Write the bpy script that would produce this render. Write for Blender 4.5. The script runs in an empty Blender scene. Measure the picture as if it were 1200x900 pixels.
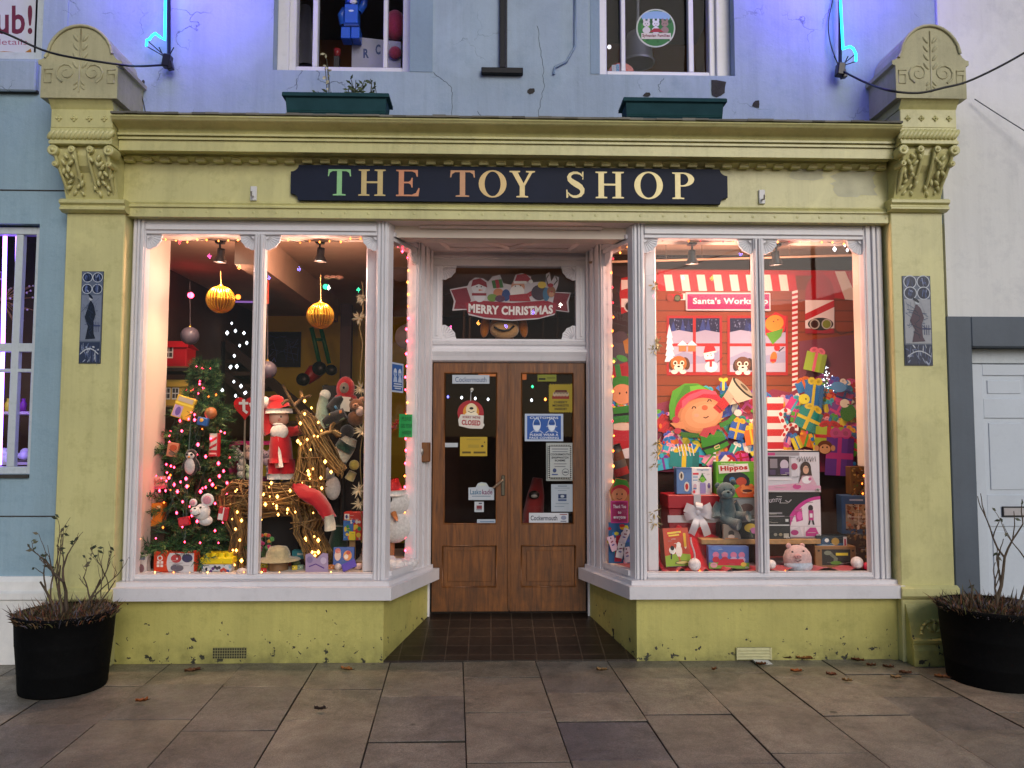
import bpy, math, random
from mathutils import Vector, Matrix, Euler
from mathutils.geometry import tessellate_polygon
random.seed(7)
R = math.radians
scene = bpy.context.scene
COL = scene.collection

# ------------------------------------------------------------------ camera (measured from the photograph)
FPX = 906.0
CAM = Vector((0.0, -5.2, 1.52))
_yaw, _pit, _rol = R(1.5), R(3.66), 0.0018
_f = Vector((math.sin(_yaw)*math.cos(_pit), math.cos(_yaw)*math.cos(_pit), math.sin(_pit)))
_r = Vector((math.cos(_yaw), -math.sin(_yaw), 0.0))
_u = _r.cross(_f)
_r2 = (_r + _u*_rol).normalized(); _u2 = _r2.cross(_f)
def P(px, py, Y):
    d = _f + _r2*((px-600)/FPX) - _u2*((py-450)/FPX)
    return CAM + d*((Y-CAM.y)/d.y)
def G(px, py, z=0.0):
    d = _f + _r2*((px-600)/FPX) - _u2*((py-450)/FPX)
    return CAM + d*((z-CAM.z)/d.z)
def PX(px, Y, py=508): return P(px, py, Y).x
def PZ(py, Y, px=600): return P(px, py, Y).z

cd = bpy.data.cameras.new('camera'); cam = bpy.data.objects.new('camera', cd); COL.objects.link(cam)
m = Matrix.Identity(4)
for i in range(3):
    m[i][0] = _r2[i]; m[i][1] = _u2[i]; m[i][2] = -_f[i]; m[i][3] = CAM[i]
cam.matrix_world = m
cd.sensor_fit = 'HORIZONTAL'; cd.sensor_width = 36; cd.lens = 36*FPX/1200
cd.clip_start = 0.05; cd.clip_end = 800
scene.camera = cam

# ------------------------------------------------------------------ colours and materials
def s2l(c): return c/12.92 if c <= 0.04045 else ((c+0.055)/1.055)**2.4
def C(h):
    if not isinstance(h, str): return h
    h = h.lstrip('#'); h = h if len(h) == 6 else ''.join(x*2 for x in h)
    return tuple(s2l(int(h[i:i+2], 16)/255) for i in (0, 2, 4))
def jit(c, a=.12):
    k = 1 + random.uniform(-a, a)
    return tuple(min(1, x*k) for x in C(c))

class NT:
    def __init__(s, name):
        s.m = bpy.data.materials.new(name); s.m.use_nodes = True
        s.n = s.m.node_tree.nodes; s.l = s.m.node_tree.links
        s.n.clear(); s.out = s.n.new('ShaderNodeOutputMaterial')
    def N(s, t, **kw):
        n = s.n.new('ShaderNode'+t)
        for k, v in kw.items():
            if k in n.inputs: n.inputs[k].default_value = v
            else: setattr(n, k, v)
        return n
    def L(s, a, b): s.l.new(a, b)
    def mix(s, fac, a, b, mode='MIX'):
        n = s.n.new('ShaderNodeMix'); n.data_type = 'RGBA'; n.blend_type = mode
        for sock, v in ((n.inputs[0], fac), (n.inputs[6], a), (n.inputs[7], b)):
            if hasattr(v, 'is_linked'): s.L(v, sock)
            elif isinstance(v, (int, float)): sock.default_value = v
            else: sock.default_value = (*v[:3], 1)
        return n.outputs[2]
    def ramp(s, src, lo, hi):
        n = s.N('MapRange'); s.L(src, n.inputs[0]); n.inputs[1].default_value = lo; n.inputs[2].default_value = hi
        return n.outputs[0]
    def noise(s, scale, detail=5, rough=.6, vec=None, dist=0):
        n = s.N('TexNoise', Scale=scale, Detail=detail, Roughness=rough, Distortion=dist)
        s.L(vec if vec else s.pos(), n.inputs['Vector']); return n.outputs['Fac']
    def pos(s):
        if not hasattr(s, '_p'): s._p = s.N('NewGeometry').outputs['Position']
        return s._p
    def math(s, op, a, b=None, c=None):
        n = s.N('Math', operation=op)
        for i, v in enumerate((a, b, c)):
            if v is None: continue
            if hasattr(v, 'is_linked'): s.L(v, n.inputs[i])
            else: n.inputs[i].default_value = v
        return n.outputs[0]
    def zc(s):
        x = s.N('SeparateXYZ'); s.L(s.pos(), x.inputs[0]); return x.outputs
    def finish(s, col, rough=.5, bump=None, bstr=.2, bdist=.01, metal=0, spec=.5, sheen=0):
        b = s.N('BsdfPrincipled')
        if hasattr(col, 'is_linked'): s.L(col, b.inputs['Base Color'])
        else: b.inputs['Base Color'].default_value = (*C(col), 1)
        if hasattr(rough, 'is_linked'): s.L(rough, b.inputs['Roughness'])
        else: b.inputs['Roughness'].default_value = rough
        b.inputs['Metallic'].default_value = metal; b.inputs['Specular IOR Level'].default_value = spec
        if sheen: b.inputs['Sheen Weight'].default_value = sheen
        if bump is not None:
            bp = s.N('Bump', Strength=bstr, Distance=bdist); s.L(bump, bp.inputs['Height']); s.L(bp.outputs[0], b.inputs['Normal'])
        s.L(b.outputs[0], s.out.inputs[0]); return s.m

def mat_attr(name, rough=.5, var=.12, scale=14, bump=0, bscale=60, metal=0, spec=.4, sheen=0):
    t = NT(name); a = t.N('Attribute', attribute_name='Col')
    n = t.ramp(t.noise(scale), .3, .7)
    col = t.mix(n, t.mix(1.0, a.outputs['Color'], (1-var,)*3, 'MULTIPLY'), a.outputs['Color'])
    return t.finish(col, rough, t.noise(bscale, 3) if bump else None, bump, .006, metal, spec, sheen)
def mat_paint(name, col, rough=.5, var=.14, scale=2.2, bump=.15, bscale=25, dirt=None, dirtamt=.35, low=None, chip=None, crack=None, streak=0, spec=.5, patch=None):
    t = NT(name); c = C(col)
    n = t.ramp(t.noise(scale, 6, .65), .3, .7)
    out = t.mix(n, tuple(x*(1-var) for x in c), tuple(min(1, x*(1+var)) for x in c))
    if streak:
        mp = t.N('Mapping'); t.L(t.pos(), mp.inputs[0]); mp.inputs['Scale'].default_value = (11, 11, .55)
        sn = t.ramp(t.noise(1.0, 6, .75, mp.outputs[0]), .46, .72)
        out = t.mix(t.math('MULTIPLY', sn, streak), out, tuple(x*.5 for x in c))
    if dirt:
        d = t.ramp(t.noise(scale*4, 8, .75), .5, .8)
        out = t.mix(t.math('MULTIPLY', d, dirtamt), out, C(dirt))
    bh = t.noise(bscale, 6, .7)
    if crack:
        v = t.N('TexVoronoi', feature='DISTANCE_TO_EDGE', Scale=crack)
        w = t.N('VectorMath', operation='ADD'); nn = t.N('TexNoise', Scale=6.0, Detail=5.0); t.L(t.pos(), nn.inputs['Vector'])
        sc = t.N('VectorMath', operation='SCALE'); t.L(nn.outputs['Color'], sc.inputs[0]); sc.inputs['Scale'].default_value = .35
        t.L(t.pos(), w.inputs[0]); t.L(sc.outputs[0], w.inputs[1]); t.L(w.outputs[0], v.inputs['Vector'])
        line = t.ramp(v.outputs['Distance'], .012, .003)
        msk = t.ramp(t.noise(1.6, 3), .52, .62)
        cr = t.math('MULTIPLY', t.math('MULTIPLY', line, msk), .75)
        out = t.mix(cr, out, tuple(x*.25 for x in c))
        bh = t.math('SUBTRACT', bh, cr)
    if chip:      # flaked paint showing the render, mostly near the ground
        zz = t.zc()[2]
        lo = t.ramp(zz, low or .35, .0)
        ck = t.ramp(t.math('ADD', t.noise(17, 4, .6), t.math('MULTIPLY', lo, .14)), .725, .735)
        out = t.mix(ck, out, C(chip)); bh = t.math('SUBTRACT', bh, t.math('MULTIPLY', ck, 2.0))
        gr = t.math('MULTIPLY', t.math('MULTIPLY', t.ramp(zz, .16, .0), t.ramp(t.noise(5, 6, .7), .35, .65)), .7)
        out = t.mix(gr, out, C('#3c4128'))
    if patch:
        pk = t.ramp(t.noise(patch, 5, .6, None, .6), .53, .58); out = t.mix(t.math('MULTIPLY', pk, .3), out, tuple(min(1, x*1.28) for x in c))
    return t.finish(out, rough, bh, bump, .008, 0, spec)
def mat_emit(name, col, strength):
    t = NT(name); e = t.N('Emission', Strength=strength); e.inputs[0].default_value = (*col, 1)
    t.L(e.outputs[0], t.out.inputs[0]); return t.m
def mat_glass(name, refl=.05, tint=(1, 1, 1), rough=0.0):
    t = NT(name); g = t.N('NewGeometry')
    d = t.N('VectorMath', operation='DOT_PRODUCT'); t.L(g.outputs['Incoming'], d.inputs[0]); t.L(g.outputs['Normal'], d.inputs[1])
    a = t.math('SUBTRACT', 1.0, t.math('ABSOLUTE', d.outputs['Value']))
    f = t.math('MULTIPLY_ADD', t.math('POWER', a, 5.0), .85, refl)
    tr = t.N('BsdfTransparent'); tr.inputs[0].default_value = (*tint, 1)
    gl = t.N('BsdfGlossy', Roughness=rough)
    mx = t.N('MixShader'); t.L(f, mx.inputs[0]); t.L(tr.outputs[0], mx.inputs[1]); t.L(gl.outputs[0], mx.inputs[2])
    t.L(mx.outputs[0], t.out.inputs[0]); return t.m

MT = {}
MT['toy'] = mat_attr('printed_card', .42, .08)
MT['plush'] = mat_attr('plush_fabric', .95, .3, 60, .6, 160, sheen=.4)
MT['cloth'] = mat_attr('woven_cloth', .9, .2, 20, .3, 120, sheen=.3)
MT['plastic'] = mat_attr('moulded_plastic', .35, .08)
MT['paper'] = mat_attr('paper_print', .6, .06)
MT['leaf'] = mat_attr('needles_and_leaves', .6, .3, 9)
MT['twig'] = mat_attr('twig_bark', .75, .35, 30, .4, 90)
MT['iron'] = mat_attr('blackened_metal', .45, .2, 12, .2, 70, metal=.5)
MT['brass'] = mat_attr('polished_brass', .28, .15, 20, .1, 40, metal=.9)
MT['dark'] = mat_attr('matt_painted_board', .8, .25, 3, .1, 40)

# ------------------------------------------------------------------ things, parts, tags
def tag(o, label, cat, group=None):
    o['label'] = label; o['category'] = cat
    if group: o['group'] = group
    return o
WL = {}
def thing(name, label, cat, loc=(0, 0, 0), group=None):
    o = bpy.data.objects.new(name, None); COL.objects.link(o); o.location = loc; o.empty_display_size = .1
    WL[o.name] = Vector(loc)
    return tag(o, label, cat, group)

# ------------------------------------------------------------------ text outlines from the built-in font
_tx = {}
def text_mesh(s, bold=0.0):
    k = (s, bold)
    if k in _tx: return _tx[k]
    cu = bpy.data.curves.new('t', 'FONT'); cu.body = s; cu.resolution_u = 3; cu.fill_mode = 'FRONT'; cu.offset = bold
    cu.space_character = 1.0 + bold*2
    o = bpy.data.objects.new('t', cu); COL.objects.link(o)
    dg = bpy.context.evaluated_depsgraph_get(); ev = o.evaluated_get(dg); me = ev.to_mesh()
    v = [(p.co.x, p.co.y) for p in me.vertices]; f = [list(q.vertices) for q in me.polygons]
    ev.to_mesh_clear(); bpy.data.objects.remove(o); bpy.data.curves.remove(cu)
    if v:
        x0 = min(a for a, b in v); x1 = max(a for a, b in v); y0 = min(b for a, b in v); y1 = max(b for a, b in v)
        v = [((a-x0), (b-y0)) for a, b in v]; _tx[k] = (v, f, x1-x0, y1-y0)
    else: _tx[k] = ([], [], 1, 1)
    return _tx[k]

# ------------------------------------------------------------------ mesh builder
class M:
    def __init__(s):
        s.v = []; s.f = []; s.c = []; s.k = 0; s.sm = []
        s.map = None; s.nrm = Vector((0, -1, 0)); s.eps = .0005
    def add(s, vs, fs, col, smooth=False):
        n = len(s.v); s.v.extend([tuple(p) for p in vs]); col = C(col)
        for f in fs: s.f.append([i+n for i in f]); s.c.append(col); s.sm.append(smooth)
        return s
    def box(s, x0, x1, y0, y1, z0, z1, col='#888888', b=0.0):
        if x0 > x1: x0, x1 = x1, x0
        if y0 > y1: y0, y1 = y1, y0
        if z0 > z1: z0, z1 = z1, z0
        return s.obox(((x0+x1)/2, (y0+y1)/2, (z0+z1)/2), ((x1-x0)/2, (y1-y0)/2, (z1-z0)/2), None, col, b)
    def obox(s, c, h, rot=None, col='#888888', b=0.0):
        c = Vector(c); X, Yh, Z = h; b = min(b, X*.9, Yh*.9, Z*.9)
        if b <= 0:
            vs = [(sx*X, sy*Yh, sz*Z) for sx in (-1, 1) for sy in (-1, 1) for sz in (-1, 1)]
            fs = [(0, 1, 3, 2), (4, 6, 7, 5), (0, 4, 5, 1), (2, 3, 7, 6), (0, 2, 6, 4), (1, 5, 7, 3)]
        else:
            vs = []; idx = {}
            for sx in (-1, 1):
                for sy in (-1, 1):
                    for sz in (-1, 1):
                        for a in range(3):
                            p = [sx*(X-b), sy*(Yh-b), sz*(Z-b)]; p[a] = (sx*X, sy*Yh, sz*Z)[a]
                            idx[(sx, sy, sz, a)] = len(vs); vs.append(tuple(p))
            fs = []
            for a in range(3):
                o1, o2 = [i for i in range(3) if i != a]
                for sg in (-1, 1):
                    q = []
                    for d1, d2 in ((-1, -1), (1, -1), (1, 1), (-1, 1)):
                        k = [0, 0, 0]; k[a] = sg; k[o1] = d1; k[o2] = d2; q.append(idx[(*k, a)])
                    if (sg > 0) == (a == 1): q.reverse()
                    fs.append(q)
            for a in range(3):
                o1, o2 = [i for i in range(3) if i != a]
                for d1 in (-1, 1):
                    for d2 in (-1, 1):
                        ks = []
                        for sg in (-1, 1):
                            k = [0, 0, 0]; k[a] = sg; k[o1] = d1; k[o2] = d2; ks.append(tuple(k))
                        fs.append([idx[(*ks[0], o1)], idx[(*ks[0], o2)], idx[(*ks[1], o2)], idx[(*ks[1], o1)]])
            for sx in (-1, 1):
                for sy in (-1, 1):
                    for sz in (-1, 1): fs.append([idx[(sx, sy, sz, a)] for a in range(3)])
        if rot is not None: vs = [rot @ Vector(p) for p in vs]
        return s.add([c+Vector(p) for p in vs], fs, col)
    def poly(s, pts, col):
        pts = [Vector(p) for p in pts]
        if len(pts) <= 4 and False: return s.add(pts, [list(range(len(pts)))], col)
        tr = tessellate_polygon([pts])
        return s.add(pts, [list(t) for t in tr], col)
    def prism(s, pts, off, col, side=None):
        pts = [Vector(p) for p in pts]; off = Vector(off); n = len(pts)
        tr = tessellate_polygon([pts])
        s.add(pts, [list(t) for t in tr], col)
        s.add([p+off for p in pts], [list(reversed(t)) for t in tr], col)
        s.add(pts+[p+off for p in pts], [(i, (i+1) % n, n+(i+1) % n, n+i) for i in range(n)], side or col)
        return s
    def profile(s, prof, x0, x1, col, cap=True):   # (y,z) section run along x
        n = len(prof); a = [(x0, y, z) for y, z in prof]; b = [(x1, y, z) for y, z in prof]
        s.add(a+b, [(i, (i+1) % n, n+(i+1) % n, n+i) for i in range(n)], col)
        if cap: s.poly(a, col); s.poly(b, col)
        return s
    def tube(s, pts, r, col, n=6, cap=True, smooth=True, flat=1.0):
        pts = [Vector(p) for p in pts]; k = len(pts)
        rr = r if isinstance(r, (list, tuple)) else [r]*k
        vs = []; up = None
        for i, p in enumerate(pts):
            d = (pts[min(i+1, k-1)] - pts[max(i-1, 0)])
            d = d.normalized() if d.length > 1e-9 else Vector((0, 0, 1))
            if up is None:
                up = Vector((0, 0, 1)) if abs(d.z) < .9 else Vector((1, 0, 0))
            a = d.cross(up)
            if a.length < 1e-6: a = d.orthogonal()
            a.normalize(); b = a.cross(d).normalized(); up = b
            for j in range(n):
                t = 2*math.pi*j/n; vs.append(p + (a*math.cos(t) + b*math.sin(t)*flat)*rr[i])
        fs = [(i*n+j, i*n+(j+1) % n, (i+1)*n+(j+1) % n, (i+1)*n+j) for i in range(k-1) for j in range(n)]
        if cap: fs += [list(range(n)), [(k-1)*n+j for j in reversed(range(n))]]
        return s.add(vs, fs, col, smooth)
    def ell(s, c, r, col, rot=None, nu=14, nv=9, smooth=True):
        c = Vector(c); r = (r, r, r) if isinstance(r, (int, float)) else r
        vs = [(0, 0, -r[2])]
        for i in range(1, nv):
            t = math.pi*i/nv - math.pi/2
            for j in range(nu):
                p = 2*math.pi*j/nu; vs.append((r[0]*math.cos(t)*math.cos(p), r[1]*math.cos(t)*math.sin(p), r[2]*math.sin(t)))
        vs.append((0, 0, r[2])); last = len(vs)-1
        fs = [(0, 1+(j+1) % nu, 1+j) for j in range(nu)]
        for i in range(nv-2):
            for j in range(nu):
                a = 1+i*nu; b = a+nu; fs.append((a+j, a+(j+1) % nu, b+(j+1) % nu, b+j))
        a = 1+(nv-2)*nu
        fs += [(a+j, a+(j+1) % nu, last) for j in range(nu)]
        if rot is not None: vs = [rot @ Vector(p) for p in vs]
        return s.add([c+Vector(p) for p in vs], fs, col, smooth)
    def lathe(s, c, prof, col, n=28, smooth=True, axis=None):   # prof [(r,h)] ; axis matrix
        c = Vector(c); vs = []
        for r_, h in prof:
            for j in range(n):
                t = 2*math.pi*j/n; p = Vector((r_*math.cos(t), r_*math.sin(t), h))
                vs.append(c + (axis @ p if axis is not None else p))
        k = len(prof)
        return s.add(vs, [(i*n+j, i*n+(j+1) % n, (i+1)*n+(j+1) % n, (i+1)*n+j) for i in range(k-1) for j in range(n)], col, smooth)
    # ---- flat printing: layers a fraction of a millimetre apart on a plane
    def plane(s, Y, step=.00008):
        s.map = lambda u, v: P(u, v, Y); s.nrm = Vector((0, -1, 0)); s.k = 1; s.eps = step; return s
    def frame(s, o, u, v, nrm, step=.00008):
        o, u, v = Vector(o), Vector(u), Vector(v); s.map = lambda a, b: o+u*a+v*b; s.nrm = Vector(nrm).normalized(); s.k = 1; s.eps = step; return s
    def g(s, pts, col):
        q = [s.map(*p)+s.nrm*(s.eps*s.k) for p in pts]; s.k += 1; return s.poly(q, col)
    def r(s, x0, y0, x1, y1, col): return s.g([(x0, y0), (x1, y0), (x1, y1), (x0, y1)], col)
    def e(s, cx, cy, rx, ry, col, rot=0, n=18, a0=0, a1=360):
        ca, sa = math.cos(R(rot)), math.sin(R(rot)); pts = []
        full = (a1-a0) >= 360
        for i in range(n if full else n+1):
            t = R(a0+(a1-a0)*i/n); x, y = rx*math.cos(t), ry*math.sin(t); pts.append((cx+x*ca-y*sa, cy+x*sa+y*ca))
        return s.g(pts, col)
    def l(s, pts, w, col):
        pts = [Vector(p) for p in pts]; vs = []
        for i, p in enumerate(pts):
            d = (pts[min(i+1, len(pts)-1)]-pts[max(i-1, 0)]).normalized(); nn = Vector((-d.y, d.x))*w/2
            vs.append((p+nn, p-nn))
        q = []
        for a, b in vs:
            q += [s.map(*a)+s.nrm*(s.eps*s.k), s.map(*b)+s.nrm*(s.eps*s.k)]
        s.k += 1
        return s.add(q, [(2*i, 2*i+1, 2*i+3, 2*i+2) for i in range(len(pts)-1)], col)
    def t(s, txt, cx, cy, w, h, col, bold=.02, rot=0, arc=0):
        v, f, W, H = text_mesh(txt, bold); ca, sa = math.cos(R(rot)), math.sin(R(rot)); q = []
        for a, b in v:
            x, y = (a/W-.5)*w, -(b/H-.5)*h
            y += arc*(1-(2*x/w)**2)
            p = s.map(cx+x*ca-y*sa, cy+x*sa+y*ca)+s.nrm*(s.eps*s.k); q.append(p)
        s.k += 1
        return s.add(q, f, col)
    def build(s, name, parent=None, mat='toy', origin=None, smooth=None):
        me = bpy.data.meshes.new(name)
        o = bpy.data.objects.new(name, me); COL.objects.link(o)
        if parent is not None:
            base = WL.get(parent.name, Vector((0, 0, 0))); o.parent = parent; WL[o.name] = base
        else:
            if origin is None:
                xs = [p[0] for p in s.v]; ys = [p[1] for p in s.v]; zs = [p[2] for p in s.v]
                origin = ((min(xs)+max(xs))/2, (min(ys)+max(ys))/2, min(zs))
            base = Vector(origin); o.location = base; WL[o.name] = base
        me.from_pydata([(p[0]-base.x, p[1]-base.y, p[2]-base.z) for p in s.v], [], s.f)
        ca = me.color_attributes.new('Col', 'FLOAT_COLOR', 'CORNER')
        buf = []
        for f, c in zip(s.f, s.c): buf.extend([c[0], c[1], c[2], 1.0]*len(f))
        ca.data.foreach_set('color', buf)
        me.polygons.foreach_set('use_smooth', s.sm)
        me.materials.append(MT[mat] if isinstance(mat, str) else mat)
        me.update(); return o
def rotm(x=0, y=0, z=0): return Euler((R(x), R(y), R(z))).to_matrix()

def wall_grid(mb, x0, x1, z0, z1, yf, yb, holes, col='#888888'):
    xs = sorted({x0, x1, *[h[0] for h in holes], *[h[1] for h in holes]}); zs = sorted({z0, z1, *[h[2] for h in holes], *[h[3] for h in holes]})
    for i in range(len(xs)-1):
        run = None
        for j in range(len(zs)-1):
            cx, cz = (xs[i]+xs[i+1])/2, (zs[j]+zs[j+1])/2
            solid = not any(h[0] < cx < h[1] and h[2] < cz < h[3] for h in holes)
            if solid and run is None: run = zs[j]
            if (not solid) and run is not None: mb.box(xs[i], xs[i+1], yf, yb, run, zs[j], col); run = None
        if run is not None: mb.box(xs[i], xs[i+1], yf, yb, run, zs[-1], col)
    return mb
def bez(p0, p1, p2, p3, n=8):
    p0, p1, p2, p3 = map(Vector, (p0, p1, p2, p3)); o = []
    for i in range(n+1):
        t = i/n; o.append(p0*(1-t)**3+p1*3*t*(1-t)**2+p2*3*t*t*(1-t)+p3*t**3)
    return o
SKY_S, SUN_S, EXPO = 0.05, 0.78, 0.72
# ------------------------------------------------------------------ materials of the setting
MT['green'] = mat_paint('olive_yellow_paint', '#cbc68a', .34, .10, 2.0, .22, 18, dirt='#7d7a3c', dirtamt=.55, streak=.30, patch=1.1)
MT['green_low'] = mat_paint('flaking_olive_paint', '#bdb76a', .42, .14, 2.0, .4, 14, dirt='#6f6d34', dirtamt=.55, chip='#33302b', low=.40, streak=.3)
MT['white'] = mat_paint('white_gloss_paint', '#dcdade', .32, .05, 3, .10, 30, dirt='#a09c9c', dirtamt=.35, streak=.06)
MT['render'] = mat_paint('pale_blue_render', '#9fb1c4', .75, .12, 1.3, .5, 14, dirt='#728aa0', dirtamt=.6, crack=2.2, streak=.30, patch=.8)
MT['margin'] = mat_paint('grey_blue_margin', '#8ca2b8', .7, .12, 2, .4, 16, dirt='#6f869c', dirtamt=.5, streak=.2)
MT['render_left'] = mat_paint('grey_blue_render', '#90abba', .75, .10, 1.6, .5, 22, dirt='#68869a', dirtamt=.6, streak=.25)
MT['render_white'] = mat_paint('white_render', '#e2e2e0', .8, .05, 1.4, .3, 12, dirt='#9fa1a8', dirtamt=.45, streak=.16, patch=.7)
MT['grey'] = mat_paint('slate_grey_paint', '#555f6b', .55, .14, 3, .2, 25, dirt='#434b55', dirtamt=.5, streak=.2)
MT['soffit'] = mat_paint('pinkish_plaster', '#f0dcd4', .6, .06, 4, .15, 30, dirt='#a08d86', dirtamt=.4)
MT['inner_wall'] = mat_paint('cream_inner_wall', '#ddcfc0', .6, .05, 3, .08)
MT['ceiling'] = mat_paint('shop_ceiling', '#bfa287', .8, .12, 2, .3, 12)
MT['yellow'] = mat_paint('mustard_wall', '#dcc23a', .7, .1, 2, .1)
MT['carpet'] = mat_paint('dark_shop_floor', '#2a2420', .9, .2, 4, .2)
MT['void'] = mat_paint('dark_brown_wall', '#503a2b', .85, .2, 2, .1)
MT['mustard'] = mat_paint('brown_upstairs_wall', '#8a5a22', .8, .1, 2, .1)
MT['peel'] = mat_paint('exposed_dark_render', '#3a3835', .9, .3, 20, .6, 60)
MT['glass'] = mat_glass('window_glass', .017)
MT['glass_up'] = mat_glass('upstairs_glass', .007)
def mat_wood():
    t = NT('varnished_oak'); mp = t.N('Mapping'); t.L(t.pos(), mp.inputs[0]); mp.inputs['Scale'].default_value = (16, 16, 1.3)
    n = t.noise(2.2, 6, .65, mp.outputs[0], .6); col = t.mix(t.ramp(n, .3, .7), C('#47260e'), C('#8c5522'))
    z = t.ramp(t.zc()[2], .95, .2); w = t.ramp(t.noise(7, 6, .7), .35, .7)
    col = t.mix(t.math('MULTIPLY', t.math('MULTIPLY', z, w), .75), col, C('#3a2411'))
    return t.finish(col, .42, n, .15, .004)
MT['wood'] = mat_wood()
def mat_tile():
    t = NT('quarry_tiles'); b = t.N('TexBrick', offset=0.0, squash=1.0); t.L(t.pos(), b.inputs['Vector'])
    b.inputs['Scale'].default_value = 1.0; b.inputs['Brick Width'].default_value = .154; b.inputs['Row Height'].default_value = .136
    b.inputs['Mortar Size'].default_value = .0035; b.inputs['Mortar Smooth'].default_value = .2
    b.inputs['Color1'].default_value = (*C('#30271f'), 1); b.inputs['Color2'].default_value = (*C('#241c17'), 1); b.inputs['Mortar'].default_value = (*C('#5a4d40'), 1)
    n = t.ramp(t.noise(6, 6, .7), .3, .7); col = t.mix(t.math('MULTIPLY', n, .6), b.outputs['Color'], C('#231a14'))
    return t.finish(col, t.math('MULTIPLY_ADD', n, .25, .28), t.math('SUBTRACT', 1.0, b.outputs['Fac']), .4, .004)
MT['tile'] = mat_tile()

# ------------------------------------------------------------------ key lines
YF, YS, YW, YD = .10, .06, .12, .76
XPL0, XPL1 = PX(68, 0), PX(138, 0)
XPR0, XPR1 = PX(1051, 0), PX(1113, 0)
XF0, XF1 = PX(148, YF), PX(1040, YF)             # display frames, outer edges
AXL, AXR = PX(453, YF), PX(743, YF)              # front corners of the porch
BXL, BXR = PX(507, YD), PX(686, YD)              # door opening
ZG0 = PZ(673, YF, 300); ZG1 = PZ(275, YF, 300)   # glass of the display windows
ZH = PZ(260, YF)                                 # head of the windows
ZSB = PZ(703, -.01); ZST = PZ(688, -.01)         # sill nosing
ZCEIL = ZG1+.10
ZSF, ZSB2 = PZ(258.6, .05), PZ(296, YD-.02); ZTOP = max(ZSF, ZSB2)+.04
XW0 = P(80, 25, YW).x; XW1 = P(1098, 60, YW).x
shop = thing('shop_building', 'pale blue rendered shop with an olive yellow classical front and two lit display windows', 'shop', (0.1, .5, 0))

# upper wall with its two window openings
ZU0l = PZ(83, YW, 400); ZU0r = PZ(88, YW, 780)
UL = (P(320, 60, YW).x, P(480, 60, YW).x); UR = (P(703, 60, YW).x, P(861, 60, YW).x)
mb = M()
wall_grid(mb, XW0, XW1, ZH+.02, 6.4, YW, YW+.33, [(UL[0], UL[1], ZU0l, ZU0l+1.35), (UR[0], UR[1], ZU0r, ZU0r+1.35)])
mb.build('upper_wall', shop, 'render')
mb = M()
mb.box(XW0, XPL1, .25, .62, 0, ZH+.02); mb.box(XW0, XW0+.08, .62, 4.6, 0, ZH+.02); mb.build('party_wall', shop, 'void')
mb = M(); mb.box(XPR0+.03, XW1, .25, .40, 0, ZH+.02); mb.box(XW1-.08, XW1, .40, 4.6, 0, ZH+.02); mb.build('party_wall', shop, 'void')
mb = M(); mb.box(XW0-.05, XW1+.05, -.02, 5.0, 6.4, 6.5, '#777777'); mb.build('unseen_roof_slab', shop, 'dark')  # unseen cap put on to keep skylight out of the rooms
def wavy0(pts):
    o = []
    for a, b in zip(pts, pts[1:]):
        for k in range(5): o.append(a.lerp(b, k/5)+Vector((random.uniform(-.008, .008), 0, random.uniform(-.004, .004))))
    return o+[pts[-1]]
# peeled spots and a raised crack
def spot(px, py, w, h, n=9, Y=YW-.003, seed=0):
    rr = random.Random(seed); c = []
    for i in range(n):
        t = 2*math.pi*i/n; k = rr.uniform(.7, 1.15); c.append(P(px+w*k*math.cos(t), py+h*k*math.sin(t), Y))
    mb = M(); mb.poly(c, '#3a3835'); mb.build('bare_patch', shop, 'peel')
spot(841, 103, 10.5, 11.5, 11, YW-.004, 3); spot(622, 107, 6, 4, 7, YW-.003, 4); spot(886, 122, 5, 5, 7, YW-.003, 8); spot(758, 111, 5, 3, 7, YW-.003, 9)
spot(168, 96, 2, 3, 7, YW-.003, 11)
for line in ([(630, 30), (634, 55), (636, 80), (638, 100), (633, 122), (630, 140)], [(507, 84), (516, 92), (527, 100), (531, 108), (530, 138)], [(778, 92), (772, 99), (774, 108)], [(347, 92), (347, 105)], [(560, 130), (566, 137)]):
    mb = M(); mb.tube(wavy0([P(x, y, YW-.001) for x, y in line]), .0014, '#4a4f57', 4); mb.build('wall_crack', shop, 'dark')

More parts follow.
